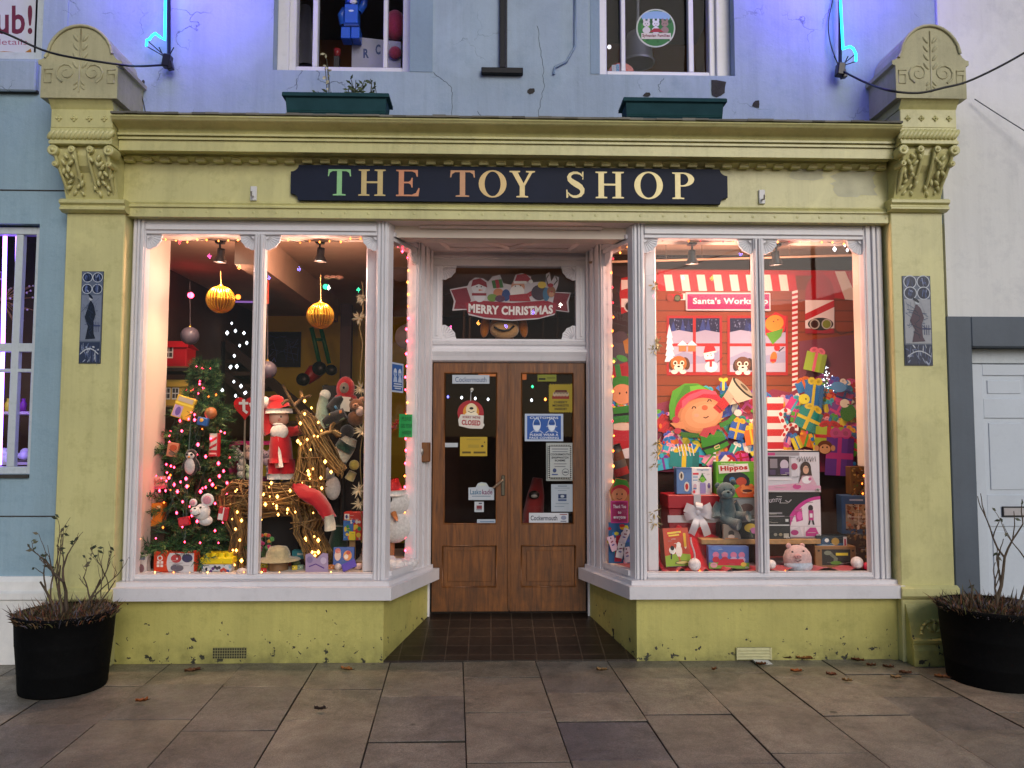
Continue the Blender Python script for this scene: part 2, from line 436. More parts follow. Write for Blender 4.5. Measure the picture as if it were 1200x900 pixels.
# upstairs windows
def upper_window(x0, x1, z0, inner_l, inner_r, bars, zpx, xpx):
    Y = YW+.13; zt = z0+1.35
    mb = M(); zb = PZ(zpx, Y, xpx)
    a, b = P(inner_l, 50, Y).x, P(inner_r, 50, Y).x
    mb.box(x0, a, Y, Y+.09, z0, zt, b=.006); mb.box(b, x1, Y, Y+.09, z0, zt, b=.006)
    mb.box(a, b, Y+.002, Y+.088, z0-.0, zb, b=.006); mb.box(a, b, Y+.002, Y+.088, zt-.07, zt, b=.006)
    mb.box(x0, a-.045, Y-.03, Y, z0, zt, b=.005) if a-x0 > .07 else None
    mb.box(b+.045, x1, Y-.03, Y, z0, zt, b=.005) if x1-b > .07 else None
    w = mb.build('upper_window', shop, 'white')
    g = M()
    for p in bars:
        xa, xb = P(p[0], 50, Y).x, P(p[1], 50, Y).x; g.box(xa, xb, Y+.004, Y+.06, zb, zt-.07, b=.004)
    g.box(a, b, Y+.012, Y+.05, zb+.62, zb+.66, b=.003)
    g.build('glazing_bar', w, 'white')
    g = M(); g.add([(a, Y+.065, zb), (b, Y+.065, zb), (b, Y+.065, zt-.07), (a, Y+.065, zt-.07)], [(0, 1, 2, 3)], '#ffffff'); g.build('pane', w, 'glass_up')
    rm = M(); rm.box(x0-.2, x1+.2, 1.9, 1.98, z0-.3, zt+.1); rm.box(x0-.28, x0-.2, .46, 1.9, z0-.3, zt+.1); rm.box(x1+.2, x1+.28, .46, 1.9, z0-.3, zt+.1)
    rm.build('upstairs_room_wall', shop, 'mustard')
    rm = M(); rm.box(x0-.2, x1+.2, .46, 1.9, zt-.2, zt-.12, '#555'); rm.build('upstairs_ceiling', shop, 'dark'); rm = M(); rm.box(x0-.2, x1+.2, .46, 1.9, z0-.1, z0-.02, '#5a4a3a'); rm.build('upstairs_floor', shop, 'dark')
    return Y, zb
YU, ZUL = upper_window(UL[0], UL[1], ZU0l, 347, 472, [(366, 372), (449, 454)], 78, 400)
_, ZUR = upper_window(UR[0], UR[1], ZU0r, 711, 831, [(728, 733), (807, 813)], 83.5, 770)
mb = M(); xa, xb = UL[1]+.002, P(507, 60, YW-.003).x; mb.box(xa, xb, YW-.004, YW, ZU0l, ZU0l+1.5); mb.build('painted_margin', shop, MT['margin'])
mb = M(); mb.box(P(692, 60, YW-.003).x, UR[0]-.002, YW-.004, YW, ZU0r, ZU0r+1.5); mb.build('painted_margin', shop, MT['margin'])
# a painted-over cable on the wall
mb = M(); mb.tube([P(674, -40, YW-.012), P(674, 54, YW-.012), P(664, 72, YW-.012), P(650, 79, YW-.012), P(649, 87, YW-.012)], .009, '#7f95ab', 6)
mb.build('wall_conduit', shop, 'plastic')

# ------------------------------------------------------------------ entablature
X0c, X1c = XPL1-.05, XPR0+.06
mb = M()
zf = lambda py, Y: PZ(py, Y, 600)
mb.box(X0c, X1c, .035, .30, zf(240, .035), zf(183, .035))                            # fascia field
fas = mb.build('fascia', shop, 'green')
MT['faded'] = mat_paint('sun_bleached_paint', '#bdbb98', .35, .15, 9, .5, 60, dirt='#a5a37c', dirtamt=.7)
for q_, (ax, ay, bx_, by_) in enumerate(((972, 199, 1029, 231), (925, 197, 966, 212))):
    rr0 = random.Random(60+q_); mb = M(); p_ = []
    for i in range(26):
        t = 2*math.pi*i/26; k = rr0.uniform(.72, 1.05); sx, sy = math.cos(t), math.sin(t); e_ = max(abs(sx), abs(sy)); p_.append(P((ax+bx_)/2+(bx_-ax)/2*k*sx/e_, (ay+by_)/2+(by_-ay)/2*k*sy/e_, .0344))
    mb.poly(p_, '#888'); mb.build('bleached_patch', fas, 'faded')
mb = M()   # moulding under the field and the flat band with bosses
mb.profile([(.03, zf(240, .03)), (.012, zf(241, .012)), (.018, zf(243, .018)), (.006, zf(244.5, .006)), (.006, zf(246, .006)), (.02, zf(247, .02)), (.02, zf(257.5, .02)), (.2, zf(257.5, .02)), (.2, zf(240, .03))], X0c, X1c, '#888888')
for i in range(34):
    x = X0c+.12+(X1c-X0c-.2)*i/33
    mb.ell((x, .02, zf(251.5, .02)), (.010, .002, .010), '#888888', nu=8, nv=5)
mb.build('architrave', shop, 'green')
mb = M()
T = lambda py, Y: (Y, zf(py, Y))
ztop = zf(139.5, -.24)
prof = [(YW, ztop+.012), (-.235, ztop), (-.245, ztop-.012)]
for i in range(9):
    t = i/8; prof.append((-.235+.10*t-.012*math.sin(math.pi*2*t), zf(143.5+15*t, -.235+.10*t)))
prof += [T(160.5, -.13), T(160.5, -.145), T(163, -.145), T(163, -.125), T(165.5, -.125), T(165.5, -.135), T(168, -.135), T(168, -.12), T(181, -.12)]
zs_ = prof[-1][1]
prof += [(-.105, zs_), (-.105, zs_+.012), (-.02, zs_+.012), (-.02, zs_-.004), (.0, zs_-.012), (.03, zs_-.022), (.10, zs_-.022), (YW, zs_)]
XC0, XC1 = P(131.5, 140, -.215).x+.002, P(1055.5, 145, -.215).x-.002
mb.profile(prof, XC0, XC1, '#888888')
mb.build('cornice', shop, 'green')
mb = M()   # weathered lead flashing along the cornice top
for i in range(60):
    xa = XC0+(XC1-XC0)*i/60; xb = XC0+(XC1-XC0)*(i+1)/60
    mb.box(xa, xb, -.245+random.uniform(-.004, .004), YW-.002, ztop+.004+random.uniform(0, .004), ztop+.016+random.uniform(0, .006), jit('#77746c', .35))
mb.build('lead_flashing', shop, 'dark')
mb = M()
zd0, zd1 = zf(183, -.01), zf(193.5, -.01)
n = 44; corn = bpy.data.objects['cornice']; w = (X1c-X0c)/n; d0 = None
for i in range(n):
    x = X0c+.03+(X1c-X0c-.06)*i/n
    if d0 is None:
        mb = M(); mb.box(x, x+w*.56, -.012, .034, zd1, zd0+.012, b=.004); mb.box(x+w*.05, x+w*.51, -.018, -.008, zd1+.016, zd1+.03, b=.003); d0 = mb.build('dentil', corn, 'green'); x00 = x
    else:
        d1 = d0.copy(); COL.objects.link(d1); d1.location = (x-x00, 0, 0)
# two white hooks on the fascia
for px, py in ((297.5, 227), (892.5, 231)):
    mb = M(); c = P(px, py, .03); mb.box(c.x-.022, c.x+.022, .018, .035, c.z-.05, c.z+.05, '#d9d9d9', .004)
    mb.tube([c+Vector((0, -.012, -.02)), c+Vector((0, -.05, -.03)), c+Vector((0, -.055, 0))], .006, '#c8c8c8', 6)
    h = mb.build('awning_hook', shop, 'plastic')

# ------------------------------------------------------------------ sign board
def serif(ch):
    """outlines (polygons, ring strips) of a serif capital, unit height; returns (list of polys, width)"""
    s, b = .045, .19     # serif thickness, stem
    k = .10
    if ch == 'T':
        w = .84; c = w/2
        return [[(c-.24, 0), (c-.24, s), (c-b/2, s+.02), (c-b/2, 1-.07), (.16, 1-.07), (.05, 1-.14), (.02, 1-.27), (-.02, 1-.27), (0, 1), (w, 1), (w+.02, 1-.27), (w-.02, 1-.27), (w-.05, 1-.14), (w-.16, 1-.07), (c+b/2, 1-.07), (c+b/2, s+.02), (c+.24, s), (c+.24, 0)]], w
    if ch == 'H':
        w = .98
        return [[(0, 0), (0, s), (k, s+.02), (k, 1-s-.02), (0, 1-s), (0, 1), (.40, 1), (.40, 1-s), (k+b, 1-s-.02), (k+b, .55), (w-k-b, .55), (w-k-b, 1-s-.02), (w-.40, 1-s), (w-.40, 1), (w, 1), (w, 1-s), (w-k, 1-s-.02), (w-k, s+.02), (w, s), (w, 0), (w-.40, 0), (w-.40, s), (w-k-b, s+.02), (w-k-b, .48), (k+b, .48), (k+b, s+.02), (.40, s), (.40, 0)]], w
    if ch == 'E':
        w = .84
        return [[(0, 0), (0, s), (k, s+.02), (k, 1-s-.02), (0, 1-s), (0, 1), (w-.04, 1), (w-.04, 1-.26), (w-.08, 1-.26), (w-.13, 1-.11), (w-.25, 1-.06), (k+b, 1-.06), (k+b, .55), (.46, .55), (.54, .60), (.57, .70), (.61, .70), (.61, .33), (.57, .33), (.54, .44), (.46, .49), (k+b, .49), (k+b, .06), (w-.25, .06), (w-.10, .13), (w-.01, .31), (w+.03, .30), (w-.01, 0)]], w
    if ch == 'Y':
        w = .96; c = w/2
        return [[(c-.22, 0), (c-.22, s), (c-b/2, s+.02), (c-b/2, .42), (.10, 1-s-.02), (0, 1-s), (0, 1), (.40, 1), (.40, 1-s), (.31, 1-s-.02), (c+.05, .53), (.74, 1-s-.02), (.62, 1-s), (.62, 1), (w, 1), (w, 1-s), (.85, 1-s-.03), (c+b/2, .43), (c+b/2, s+.02), (c+.22, s), (c+.22, 0)]], w
    if ch == 'O':
        q = []; n = 28
        for i in range(n):
            a0, a1 = 2*math.pi*i/n, 2*math.pi*(i+1)/n
            f = lambda a: ((.5+.52*math.cos(a), .5+.52*math.sin(a)), (.5+.30*math.cos(a-.0), .5+.465*math.sin(a)))
            (o0, i0), (o1, i1) = f(a0), f(a1); q.append([o0, o1, i1, i0])
        return q, 1.0
    if ch == 'P':
        stem = [(0, 0), (0, s), (k, s+.02), (k, 1-s-.02), (0, 1-s), (0, 1), (k+b, 1), (k+b, s+.02), (.42, s), (.42, 0)]
        q = [stem]; n = 14
        for i in range(n):
            f = lambda t: ((.38+.40*math.cos(t), .735+.265*math.sin(t)), (.36+.21*math.cos(t), .735+.215*math.sin(t)))
            a0, a1 = R(90-180*i/n), R(90-180*(i+1)/n); (o0, i0), (o1, i1) = f(a0), f(a1); q.append([o0, o1, i1, i0])
        q += [[(k+b, 1), (.38, 1), (.36, .95), (k+b, .95)], [(k+b, .52), (.36, .52), (.38, .47), (k+b, .47)]]
        return q, .8
    if ch == 'S':
        pts = [(.62, .80), (.54, .90), (.42, .95), (.29, .95), (.18, .89), (.13, .79), (.16, .69), (.26, .60), (.40, .51), (.53, .42), (.60, .32), (.60, .20), (.53, .10), (.40, .05), (.28, .05), (.17, .11), (.09, .21)]
        wd = [.03, .06, .09, .10, .12, .14, .17, .20, .22, .20, .17, .14, .12, .10, .09, .06, .03]
        L_, R_ = [], []
        for i, p in enumerate(pts):
            a, b2 = Vector(pts[max(i-1, 0)]), Vector(pts[min(i+1, len(pts)-1)]); d = (b2-a).normalized(); nn = Vector((-d.y, d.x))*wd[i]/2
            L_.append(Vector(p)+nn); R_.append(Vector(p)-nn)
        q = [[L_[i], L_[i+1], R_[i+1], R_[i]] for i in range(len(pts)-1)]
        q += [[(.60, .70), (.64, .70), (.645, 1.0), (.61, 1.0), (.585, .93), (.625, .80)], [(.04, .0), (.08, .0), (.11, .07), (.09, .19), (.07, .31), (.03, .31)]]
        return q, .70
YB = 0.0
sign = thing('shop_sign', 'long navy blue sign board with notched corners and gilt serif capitals on the fascia', 'shop sign', P(598, 217, YB))
mb = M()
tl, tr, br, bl = P(341, 193.5, YB), P(853, 198, YB), P(853, 239.5, YB), P(341, 234, YB)
zt, zb_ = (tl.z+tr.z)/2, (bl.z+br.z)/2
nx, nz = .055, .075; xa, xb = tl.x, br.x
def notch(x, z, sx, sz):
    return [(x+sx*nx*(1-math.sin(R(a)))*1.0, z+sz*nz*(1-math.cos(R(a)))) for a in (0, 22, 45, 68, 90)]
o = [(xa+nx, zt)] ; pts = []
def crn(x, z, sx, sz, rev):
    cc = [(x+sx*nx*.95*math.cos(R(a)), z+sz*nz*.62*math.sin(R(a))) for a in (0, 18, 36, 54, 72, 90)]
    cc = [(x+sx*(nx+.012), z)] + cc + [(x, z+sz*(nz*.62+.012))]
    return list(reversed(cc)) if rev else cc
pts = crn(xa, zt, 1, -1, True) + crn(xb, zt, -1, -1, False) + crn(xb, zb_, -1, 1, True) + crn(xa, zb_, 1, 1, False)
mb.prism([(x, YB, z) for x, z in pts], (0, .028, 0), '#1b2640')
MT['navy'] = mat_paint('navy_sign_paint', '#141d33', .6, .15, 5, .1, 30, dirt='#0a1020', dirtamt=.5, spec=.25)
mb.build('board', sign, 'navy')
MT['gilt'] = mat_attr('gold_leaf', .42, .12, 25, metal=.25)
zrow = ((384.5, 411, 'T', '#93c88c'), (420, 452, 'H', '#c8b27a'), (464, 491, 'E', '#cb8a66'), (528, 556, 'T', '#bf906c'), (561.5, 593, 'O', '#ccb07a'), (597, 627, 'Y', '#d6c08a'),
        (662.5, 685.5, 'S', '#cfc08e'), (698, 731, 'H', '#d2c492'), (744, 776, 'O', '#d2c592'), (788, 814, 'P', '#d0c392'))  # per-letter tints put reflected coloured lights into the gold colour
for x0, x1, ch, col in zrow:
    mb = M(); polys, w = serif(ch)
    py0 = 198.5+(x0-384)*.0095; py1 = 229+(x0-384)*.0105
    a, b2 = P(x0, py1, YB), P(x1, py0, YB)
    for q in polys: mb.poly([(a.x+(b2.x-a.x)*u/w, YB-.0015, a.z+(b2.z-a.z)*v) for u, v in q], col)
    mb.build('letter', sign, 'gilt')

# ------------------------------------------------------------------ pilasters and console brackets
def fan(mb, x, y, z, sx, sz, r, n=7, t=.016, ax=(1, 0)):
    """quarter-round scalloped corner fan; ax = plan direction"""
    U = Vector((ax[0], ax[1], 0))*sx; N = Vector((ax[1], -ax[0], 0))
    c = Vector((x, y, z)); pts = [c]
    for i in range(n*3+1):
        a = (math.pi/2)*i/(n*3); k = r*(1-.045*abs(math.sin(math.pi*i/3*.5)))
        pts.append(c+U*(k*math.cos(a))+Vector((0, 0, sz*k*math.sin(a))))
    mb.prism(pts, N*t, '#888888')
    for i in range(1, n):
        a = (math.pi/2)*i/n; d = U*math.cos(a)+Vector((0, 0, sz*math.sin(a)))
        mb.tube([c+d*r*.25+N*(t), c+d*r*.93+N*(t)], .0035, '#888888', 4)
def pilaster(x0, x1, side):
    mb = M(); zc = PZ(247, 0, 100 if side < 0 else 1080)
    mb.box(x0, x1, 0, .40, 0, zc, b=.006)
    zr0, zr1 = PZ(700, -.02, 1090), PZ(688, -.02, 1090)
    mb.profile([(0, zr0-.02), (-.02, zr0-.005), (-.035, zr0+.01), (-.035, zr1-.01), (-.015, zr1+.004), (0, zr1+.008)], x0-.012, x1+.012, '#888888')
    p = mb.build('pilaster', shop, 'green')
    pl = M()    # swelling plinth with a lunette
    prof = [(0.0, 0.0), (-.10, 0.0), (-.10, .10), (-.085, .135), (-.095, .15), (-.095, .165), (-.075, .18), (-.06, .25), (-.03, .33), (-.004, .385), (0.0, .385)]
    pl.profile(prof, x0+.02, x1-.02, '#888888')
    cx = (x0+x1)/2
    for i in range(10):
        a0, a1 = math.pi*i/10, math.pi*(i+1)/10
        pl.tube([(cx+.10*math.cos(a0), -.078+.32*.085*math.sin(a0), .20+.085*math.sin(a0)), (cx+.10*math.cos(a1), -.078+.32*.085*math.sin(a1), .20+.085*math.sin(a1))], .013, '#888888', 6)
    for a in (35, 90, 145):
        d = Vector((math.cos(R(a)), 0, math.sin(R(a)))); pl.ell(Vector((cx, -.073+.25*.04*math.sin(R(a)), .205))+d*.042, (.036, .010, .014), '#888888', Matrix.Rotation(-R(a), 3, 'Y'), 8, 5)
    pl.build('plinth_block', p, 'green_low')
    return p
pil_l = pilaster(XPL0, XPL1, -1); pil_r = pilaster(XPR0, XPR1, 1)
MT['delft'] = mat_attr('glazed_tile', .15, .1, 40)
def tile_panel(par, px0, px1, py0, py1, robe, ground):
    mb = M(); Y = -.006
    a, b = P(px0, py1, Y), P(px1, py0, Y)
    mb.box(a.x, b.x, Y, .002, a.z, b.z, '#3b4250')
    W, Hh = b.x-a.x, b.z-a.z
    mb.frame((a.x, Y, b.z), (W, 0, 0), (0, 0, -Hh), (0, -1, 0)); rr = random.Random(int(px0)); asp = W/Hh
    mb.r(.02, .005, .98, .99, '#5d667a')
    for cx in (.27, .74):
        for cy in (.067, .193):
            mb.e(cx, cy, .235, .235*asp, '#c5cbd6'); mb.e(cx, cy, .205, .205*asp, '#1c2440')
            for i in range(6): mb.e(cx+rr.uniform(-.11, .11), cy+rr.uniform(-.026, .026), .055, .012, rr.choice(['#5d6da0', '#8791b4', '#39466f']), rr.uniform(0, 180), 8)
    mb.r(.04, .262, .96, .755, ground)
    for i in range(26): mb.l([(rr.uniform(.05, .9), rr.uniform(.28, .6)) for _ in range(2)], .008, rr.choice(['#6a7488', '#4a5572', '#8a8f9c']))
    for i in range(5): mb.r(.55+.08*i, .55, .57+.08*i, .66, '#39436a')
    mb.r(.5, .585, .95, .60, '#39436a')
    mb.g([(.46, .31), (.62, .37), (.72, .47), (.62, .55), (.66, .68), (.74, .73), (.28, .74), (.38, .6), (.22, .5), (.34, .4)], robe)
    for i in range(9): mb.l([(rr.uniform(.32, .6), .38+.035*i), (rr.uniform(.4, .66), .42+.035*i)], .012, '#222a44')
    mb.e(.48, .30, .075, .022, '#b9bfc8'); mb.e(.46, .275, .11, .018, '#161c30', 12)
    mb.r(.04, .77, .96, .985, '#2a3350')
    for i in range(30): mb.e(rr.uniform(.08, .92), rr.uniform(.78, .975), rr.uniform(.03, .08), rr.uniform(.006, .014), rr.choice(['#9aa3bb', '#5a668c', '#c2c7d2']), rr.uniform(0, 180), 8)
    mb.l([(.08+.06*i, .90-.06*math.sin(math.pi*i/14)) for i in range(15)], .012, '#c2c7d2')
    mb.build('tile_panel', par, 'delft')
tile_panel(pil_l, 92, 121.5, 318, 426, '#10152a', '#7a8296')
tile_panel(pil_r, 1060.5, 1090, 323.5, 428.5, '#4e3a4c', '#a2a4ac')

def console(x0, x1, pxmid, side):
    YT = -.215
    zz = lambda py, Y: PZ(py, Y, pxmid)
    z_fil0, z_fil1 = zz(168.5, YT), zz(164.5, YT)
    w = x1-x0; cx = (x0+x1)/2
    mb = M()
    mb.box(x0, x1, YT, .30, z_fil0, z_fil1, b=.003)                                       # fillet
    zr1 = zz(149, YT)
    mb.box(x0+.004, x1-.004, YT+.014, .30, z_fil1, zr1, '#888888')                        # core behind rope
    zb1 = zz(128, YT+.012); mb.box(x0+.004, x1-.004, YT+.012, .30, zr1, zb1, b=.004)       # rosette band
    mb.profile([(.3, zb1), (YT+.02, zb1), (YT-.0, zb1+.03), (YT-.022, zb1+.055), (.3, zb1+.055)], x0+.0, x1-.0, '#888888')
    # tapering bracket body, swept front
    zl = zz(233, -.05)
    prof = [(.3, z_fil0-.001), (YT+.05, z_fil0-.001), (YT+.05, z_fil0-.06), (-.14, z_fil0-.12), (-.10, zl+.16), (-.07, zl+.08), (-.035, zl), (.3, zl)]
    mb.profile(prof, x0+.03, x1-.03, '#888888')
    mb.profile([(.3, zl), (-.05, zl), (-.065, zl-.012), (-.065, zl-.03), (-.045, zl-.042), (-.045, zl-.05), (-.055, zl-.06), (-.055, zl-.072), (-.02, zl-.085), (.3, zl-.085)], XPL0-.02 if side < 0 else XPR0-.02, XPL1+.02 if side < 0 else XPR1+.02, '#888888')
    c = mb.build('console_bracket', shop, 'green')
    rp = M(); zm = (z_fil1+zr1)/2; rr_ = (zr1-z_fil1)/2
    for i in range(14):                                                                   # rope moulding
        x = x0+.015+(w-.03)*i/13
        rp.ell((x, YT+.012, zm), (.021, .020, rr_*.98), '#888888', Matrix.Rotation(R(38), 3, 'Y'), 8, 6)
    rp.build('rope_moulding', c, 'green')
    for i in range(4):
        x = x0+w*(.14+.24*i); zr = (zr1+zb1)/2
        rp = M(); rp.ell((x, YT+.012, zr), (.017, .008, .017), '#888888', nu=8, nv=5); rp.ell((x, YT+.004, zr), .007, '#888888', nu=6, nv=4)
        for a in range(0, 360, 90): rp.ell((x+.014*math.cos(R(a)), YT+.008, zr+.014*math.sin(R(a))), (.008, .006, .008), '#888888', nu=6, nv=4)
        rp.build('rosette', c, 'green')
    for sgn in (-1, 1):                                                                    # the two acanthus scrolls
        sc = M(); bx = cx+sgn*w*.27
        pth = []
        for i in range(11):
            t = i/10; y = YT+.03+(.17)*(t**1.4); z = z_fil0-.025-(z_fil0-zl-.04)*t
            pth.append(Vector((bx+sgn*(.012*(1-t)**1.6-.012), y, z)))
        hw = w*.165
        for sx in (-1, 1):
            sc.tube([p+Vector((sx*hw*(1-.25*i/10), -.012, 0)) for i, p in enumerate(pth)], .011, '#888888', 6)
        vs = []
        for i, p in enumerate(pth): vs += [p+Vector((-hw*(1-.25*i/10), 0, 0)), p+Vector((hw*(1-.25*i/10), 0, 0)), p+Vector((hw*(1-.25*i/10), .2, 0)), p+Vector((-hw*(1-.25*i/10), .2, 0))]
        fs = []
        for i in range(10):
            for j in range(4): fs.append((i*4+j, i*4+(j+1) % 4, i*4+4+(j+1) % 4, i*4+4+j))
        sc.add(vs, fs+[(0, 1, 2, 3)], '#888888')
        rng = random.Random(3+sgn)
        for i in range(2, 10):                                                             # leaf lobes
            p = pth[i]
            for k in range(2):
                q = p+Vector((rng.uniform(-.5, .5)*hw+(k-.5)*hw*.9, -.012, rng.uniform(-.012, .012)))
                sc.ell(q, (.013, .016, .026), '#888888', rotm(rng.uniform(-20, 20), rng.uniform(-45, 45), 0), 7, 5)
        for dx, dz, rv in ((sgn*hw*1.05, .0, .036), (-sgn*hw*.75, .006, .024), (sgn*hw*.95, -.085, .020)):
            v = pth[0]+Vector((dx, -.005 + (.02 if dz < -.05 else 0), dz-.012))
            ax = Matrix.Rotation(R(90), 3, 'X')
            sc.lathe(v+Vector((0, .05, 0)), [(0, .075), (rv*.30, .075), (rv*.34, .066), (rv*.5, .062), (rv*.72, .072), (rv*.95, .066), (rv, .05), (rv, -.03)], '#888888', 14, axis=ax)
        sc.build('acanthus_scroll', c, 'green')
    # arched headstone block on top
    zb = zb1+.055; yt = YT-.035
    hh = zz(29, yt)-zb; ww = w+.085; x_l = cx-ww/2
    sh = .46
    prof2 = [(-.5, 0), (.5, 0), (.5, sh-.02), (.545, sh-.005), (.545, sh+.05), (.50, sh+.06), (.455, sh+.10), (.42, sh+.16)]
    for i in range(1, 12):
        a = R(12+156*i/12); prof2.append((.43*math.cos(a), sh+.08+(1-sh-.08)*math.sin(a)))
    prof2 += [(-.42, sh+.16), (-.455, sh+.10), (-.50, sh+.06), (-.545, sh+.05), (-.545, sh-.005), (-.5, sh-.02)]
    hd = M(); face = [(cx+u*ww, yt, zb+v*hh) for u, v in prof2]
    hd.prism(face, (0, .44, 0), '#888888')
    edge = face[7:21]
    hd.tube([Vector(p)+Vector((0, -.004, -.008)) for p in edge], .011, '#888888', 6)
    for sx in (-1, 1):                                                                     # key patterns and scroll ornament
        bx = cx+sx*ww*.41
        for a, b2 in (((-.022, .10), (.022, .10)), ((.022, .10), (.022, .16)), ((-.022, .16), (.022, .16)), ((-.022, .10), (-.022, .19)), ((-.022, .19), (.03, .19))):
            hd.tube([(bx+a[0], yt, zb+a[1]), (bx+b2[0], yt, zb+b2[1])], .005, '#888888', 4)
        sp = []
        for i in range(16):
            a = R(-70+i*36); r_ = .07*(1-i/19); sp.append((cx+sx*(.085+r_*math.cos(a)), yt, zb+.17+r_*math.sin(a)))
        hd.tube(sp, [.009*(1-i/26) for i in range(16)], '#888888', 5)
        for i in range(4): hd.ell((cx+sx*.03, yt, zb+.22+.06*i), (.012, .008, .030), '#888888', Matrix.Rotation(R(sx*35), 3, 'Y'), 7, 5)
        for i in range(2): hd.ell((cx+sx*.022, yt, zb+.07+.03*i), (.009, .007, .022), '#888888', Matrix.Rotation(R(sx*140), 3, 'Y'), 7, 5)
    hd.tube([(cx, yt, zb+.04), (cx, yt, zb+.46)], .006, '#888888', 5)
    hd.build('arched_headstone', c, MT['stone_paint'])
    return c
MT['stone_paint'] = mat_paint('weathered_cream_paint', '#b9b48e', .6, .12, 4, .3, 30, dirt='#77745c', dirtamt=.6, streak=.3)
cxl0, cxl1 = P(57.5, 140, -.215).x, P(131.5, 140, -.215).x
cxr0, cxr1 = P(1055.5, 145, -.215).x, P(1123, 145, -.215).x
console(cxl0, cxl1, 95, -1); console(cxr0, cxr1, 1089, 1)

# ------------------------------------------------------------------ stall risers, sills, display windows
def poly_plan(pts, z0, z1, mb, col='#888888'): mb.prism([(x, y, z0) for x, y in pts], (0, 0, z1-z0), col)
SA = {-1: Vector((AXL, YF)), 1: Vector((AXR, YF))}
SB = {-1: Vector((BXL-.02, YD-.03)), 1: Vector((BXR+.02, YD-.03))}
XE = {-1: XF0, 1: XF1}
MT['vent'] = mat_attr('vent_metal', .6, .2, 20)
for sd in (-1, 1):
    A, B = SA[sd], SB[sd]; xe = XE[sd]
    xo = (XPL1-.02) if sd < 0 else (XPR0+.02)
    mb = M(); poly_plan([(xo, YS), (A.x, YS), (B.x, B.y+.03), (B.x+sd*.15, B.y+.03), (xo, B.y+.03)], 0, ZSB, mb)
    st = mb.build('stall_riser', shop, 'green_low')
    v = M()
    if sd < 0:
        a, b = P(249, 772, YS-.008), P(289, 759, YS-.008); v.box(a.x, b.x, YS-.008, YS+.01, a.z, b.z, '#8d8a5c')
        for i in range(14):
            for j in range(4):
                x = a.x+(b.x-a.x)*(i+.5)/14; z = a.z+(b.z-a.z)*(j+.5)/4; v.box(x-.005, x+.005, YS-.0095, YS-.0085, z-.006, z+.006, '#15130f')
    else:
        a, b = P(864, 773, YS-.01), P(903, 759, YS-.01); v.box(a.x, b.x, YS-.006, YS+.01, a.z, b.z, '#1d1b18')
        for j in range(4):
            z = a.z+(b.z-a.z)*(j+.5)/4; v.obox(((a.x+b.x)/2, YS-.012, z), ((b.x-a.x)/2, .003, .010), rotm(-35), '#cfcb9a')
        for x in (a.x, b.x): v.box(x-.006, x+.006, YS-.018, YS+.002, a.z, b.z, '#cfcb9a')
    v.build('air_vent', st, 'vent')
    # sill
    n_ = Vector(((B-A).y, -(B-A).x)).normalized()*(1 if sd < 0 else -1)
    o = .095
    Ao = Vector((A.x-sd*(o*.62), YF-o-.02)); Bo = B + n_*(.075) + (B-A).normalized()*.03
    if sd > 0: Ao.x = A.x-o*.62
    else: Ao.x = A.x+o*.62
    s_ = M(); xs = xo if sd < 0 else xo
    poly_plan([(xs, YF-o-.02), (Ao.x, Ao.y), (Bo.x, Bo.y), (B.x+sd*.2, Bo.y), (xs, .5)], ZSB, ZST, s_)
    Ai = A+n_*.02 if False else Vector((A.x-sd*.035, YF-.055))
    poly_plan([(xs, YF-.055), (Ai.x, Ai.y), ((B+n_*.035).x, B.y), (B.x+sd*.2, B.y), (xs, .5)], ZST, ZST+.028, s_)
    si = s_.build('window_sill', shop, 'white')
    # front frame
    f = M(); zb0 = ZST+.028
    jin = PX(163.5, YF) if sd < 0 else PX(1017.5, YF)
    post_in = PX(438.5, YF) if sd < 0 else PX(757, YF)
    lo, hi = (min(xe, A.x), max(xe, A.x))
    def member(x0, x1, z0, z1, hz=False):
        f.box(x0, x1, YF, YF+.075, z0, z1, b=.004)
        if hz: f.box(x0+.0, x1, YF-.014, YF, z0+(z1-z0)*.25, z0+(z1-z0)*.62, b=.004)
        else:
            for k0, k1, d in ((.10, .34, .012), (.42, .60, .018), (.68, .90, .012)): f.box(x0+(x1-x0)*k0, x0+(x1-x0)*k1, YF-d, YF, z0, z1, b=.004)
    member(xe, jin, zb0, ZH) if sd < 0 else member(jin, xe, zb0, ZH)
    member(post_in, A.x, zb0, ZH) if sd < 0 else member(A.x, post_in, zb0, ZH)
    i0, i1 = (jin, post_in) if sd < 0 else (post_in, jin)
    member(i0, i1, ZG1, ZH, True); member(i0, i1, zb0, ZG0, True)
    w = f.build('display_window', shop, 'white')
    mu = (PX(292.5, YF), PX(305.5, YF)) if sd < 0 else (PX(886.5, YF), PX(899.5, YF))
    g = M(); g.box(mu[0], mu[1], YF+.002, YF+.07, ZG0, ZG1, b=.004)
    for k0, k1, d in ((.12, .36, .012), (.42, .58, .024), (.64, .88, .012)): g.box(mu[0]+(mu[1]-mu[0])*k0, mu[0]+(mu[1]-mu[0])*k1, YF-d, YF+.002, ZG0, ZG1, b=.004)
    g.build('mullion', w, 'white')
    for xa, xb in ((i0, mu[0]), (mu[1], i1)):
        g = M(); g.add([(xa, YF+.045, ZG0), (xb, YF+.045, ZG0), (xb, YF+.045, ZG1), (xa, YF+.045, ZG1)], [(0, 1, 2, 3)], '#ffffff'); g.build('pane', w, 'glass')
        for x, sx in ((xa, 1), (xb, -1)):
            g = M(); fan(g, x, YF+.035, ZG1, sx, -1, .105); g.build('corner_fan', w, 'white')
    # splayed side light
    d2 = (B-A); Ls = d2.length; u2 = d2/Ls; n3 = Vector((n_.x, n_.y, 0))
    def SP(t, z, off=0): q = A+d2*t+n_*off; return Vector((q.x, q.y, z))
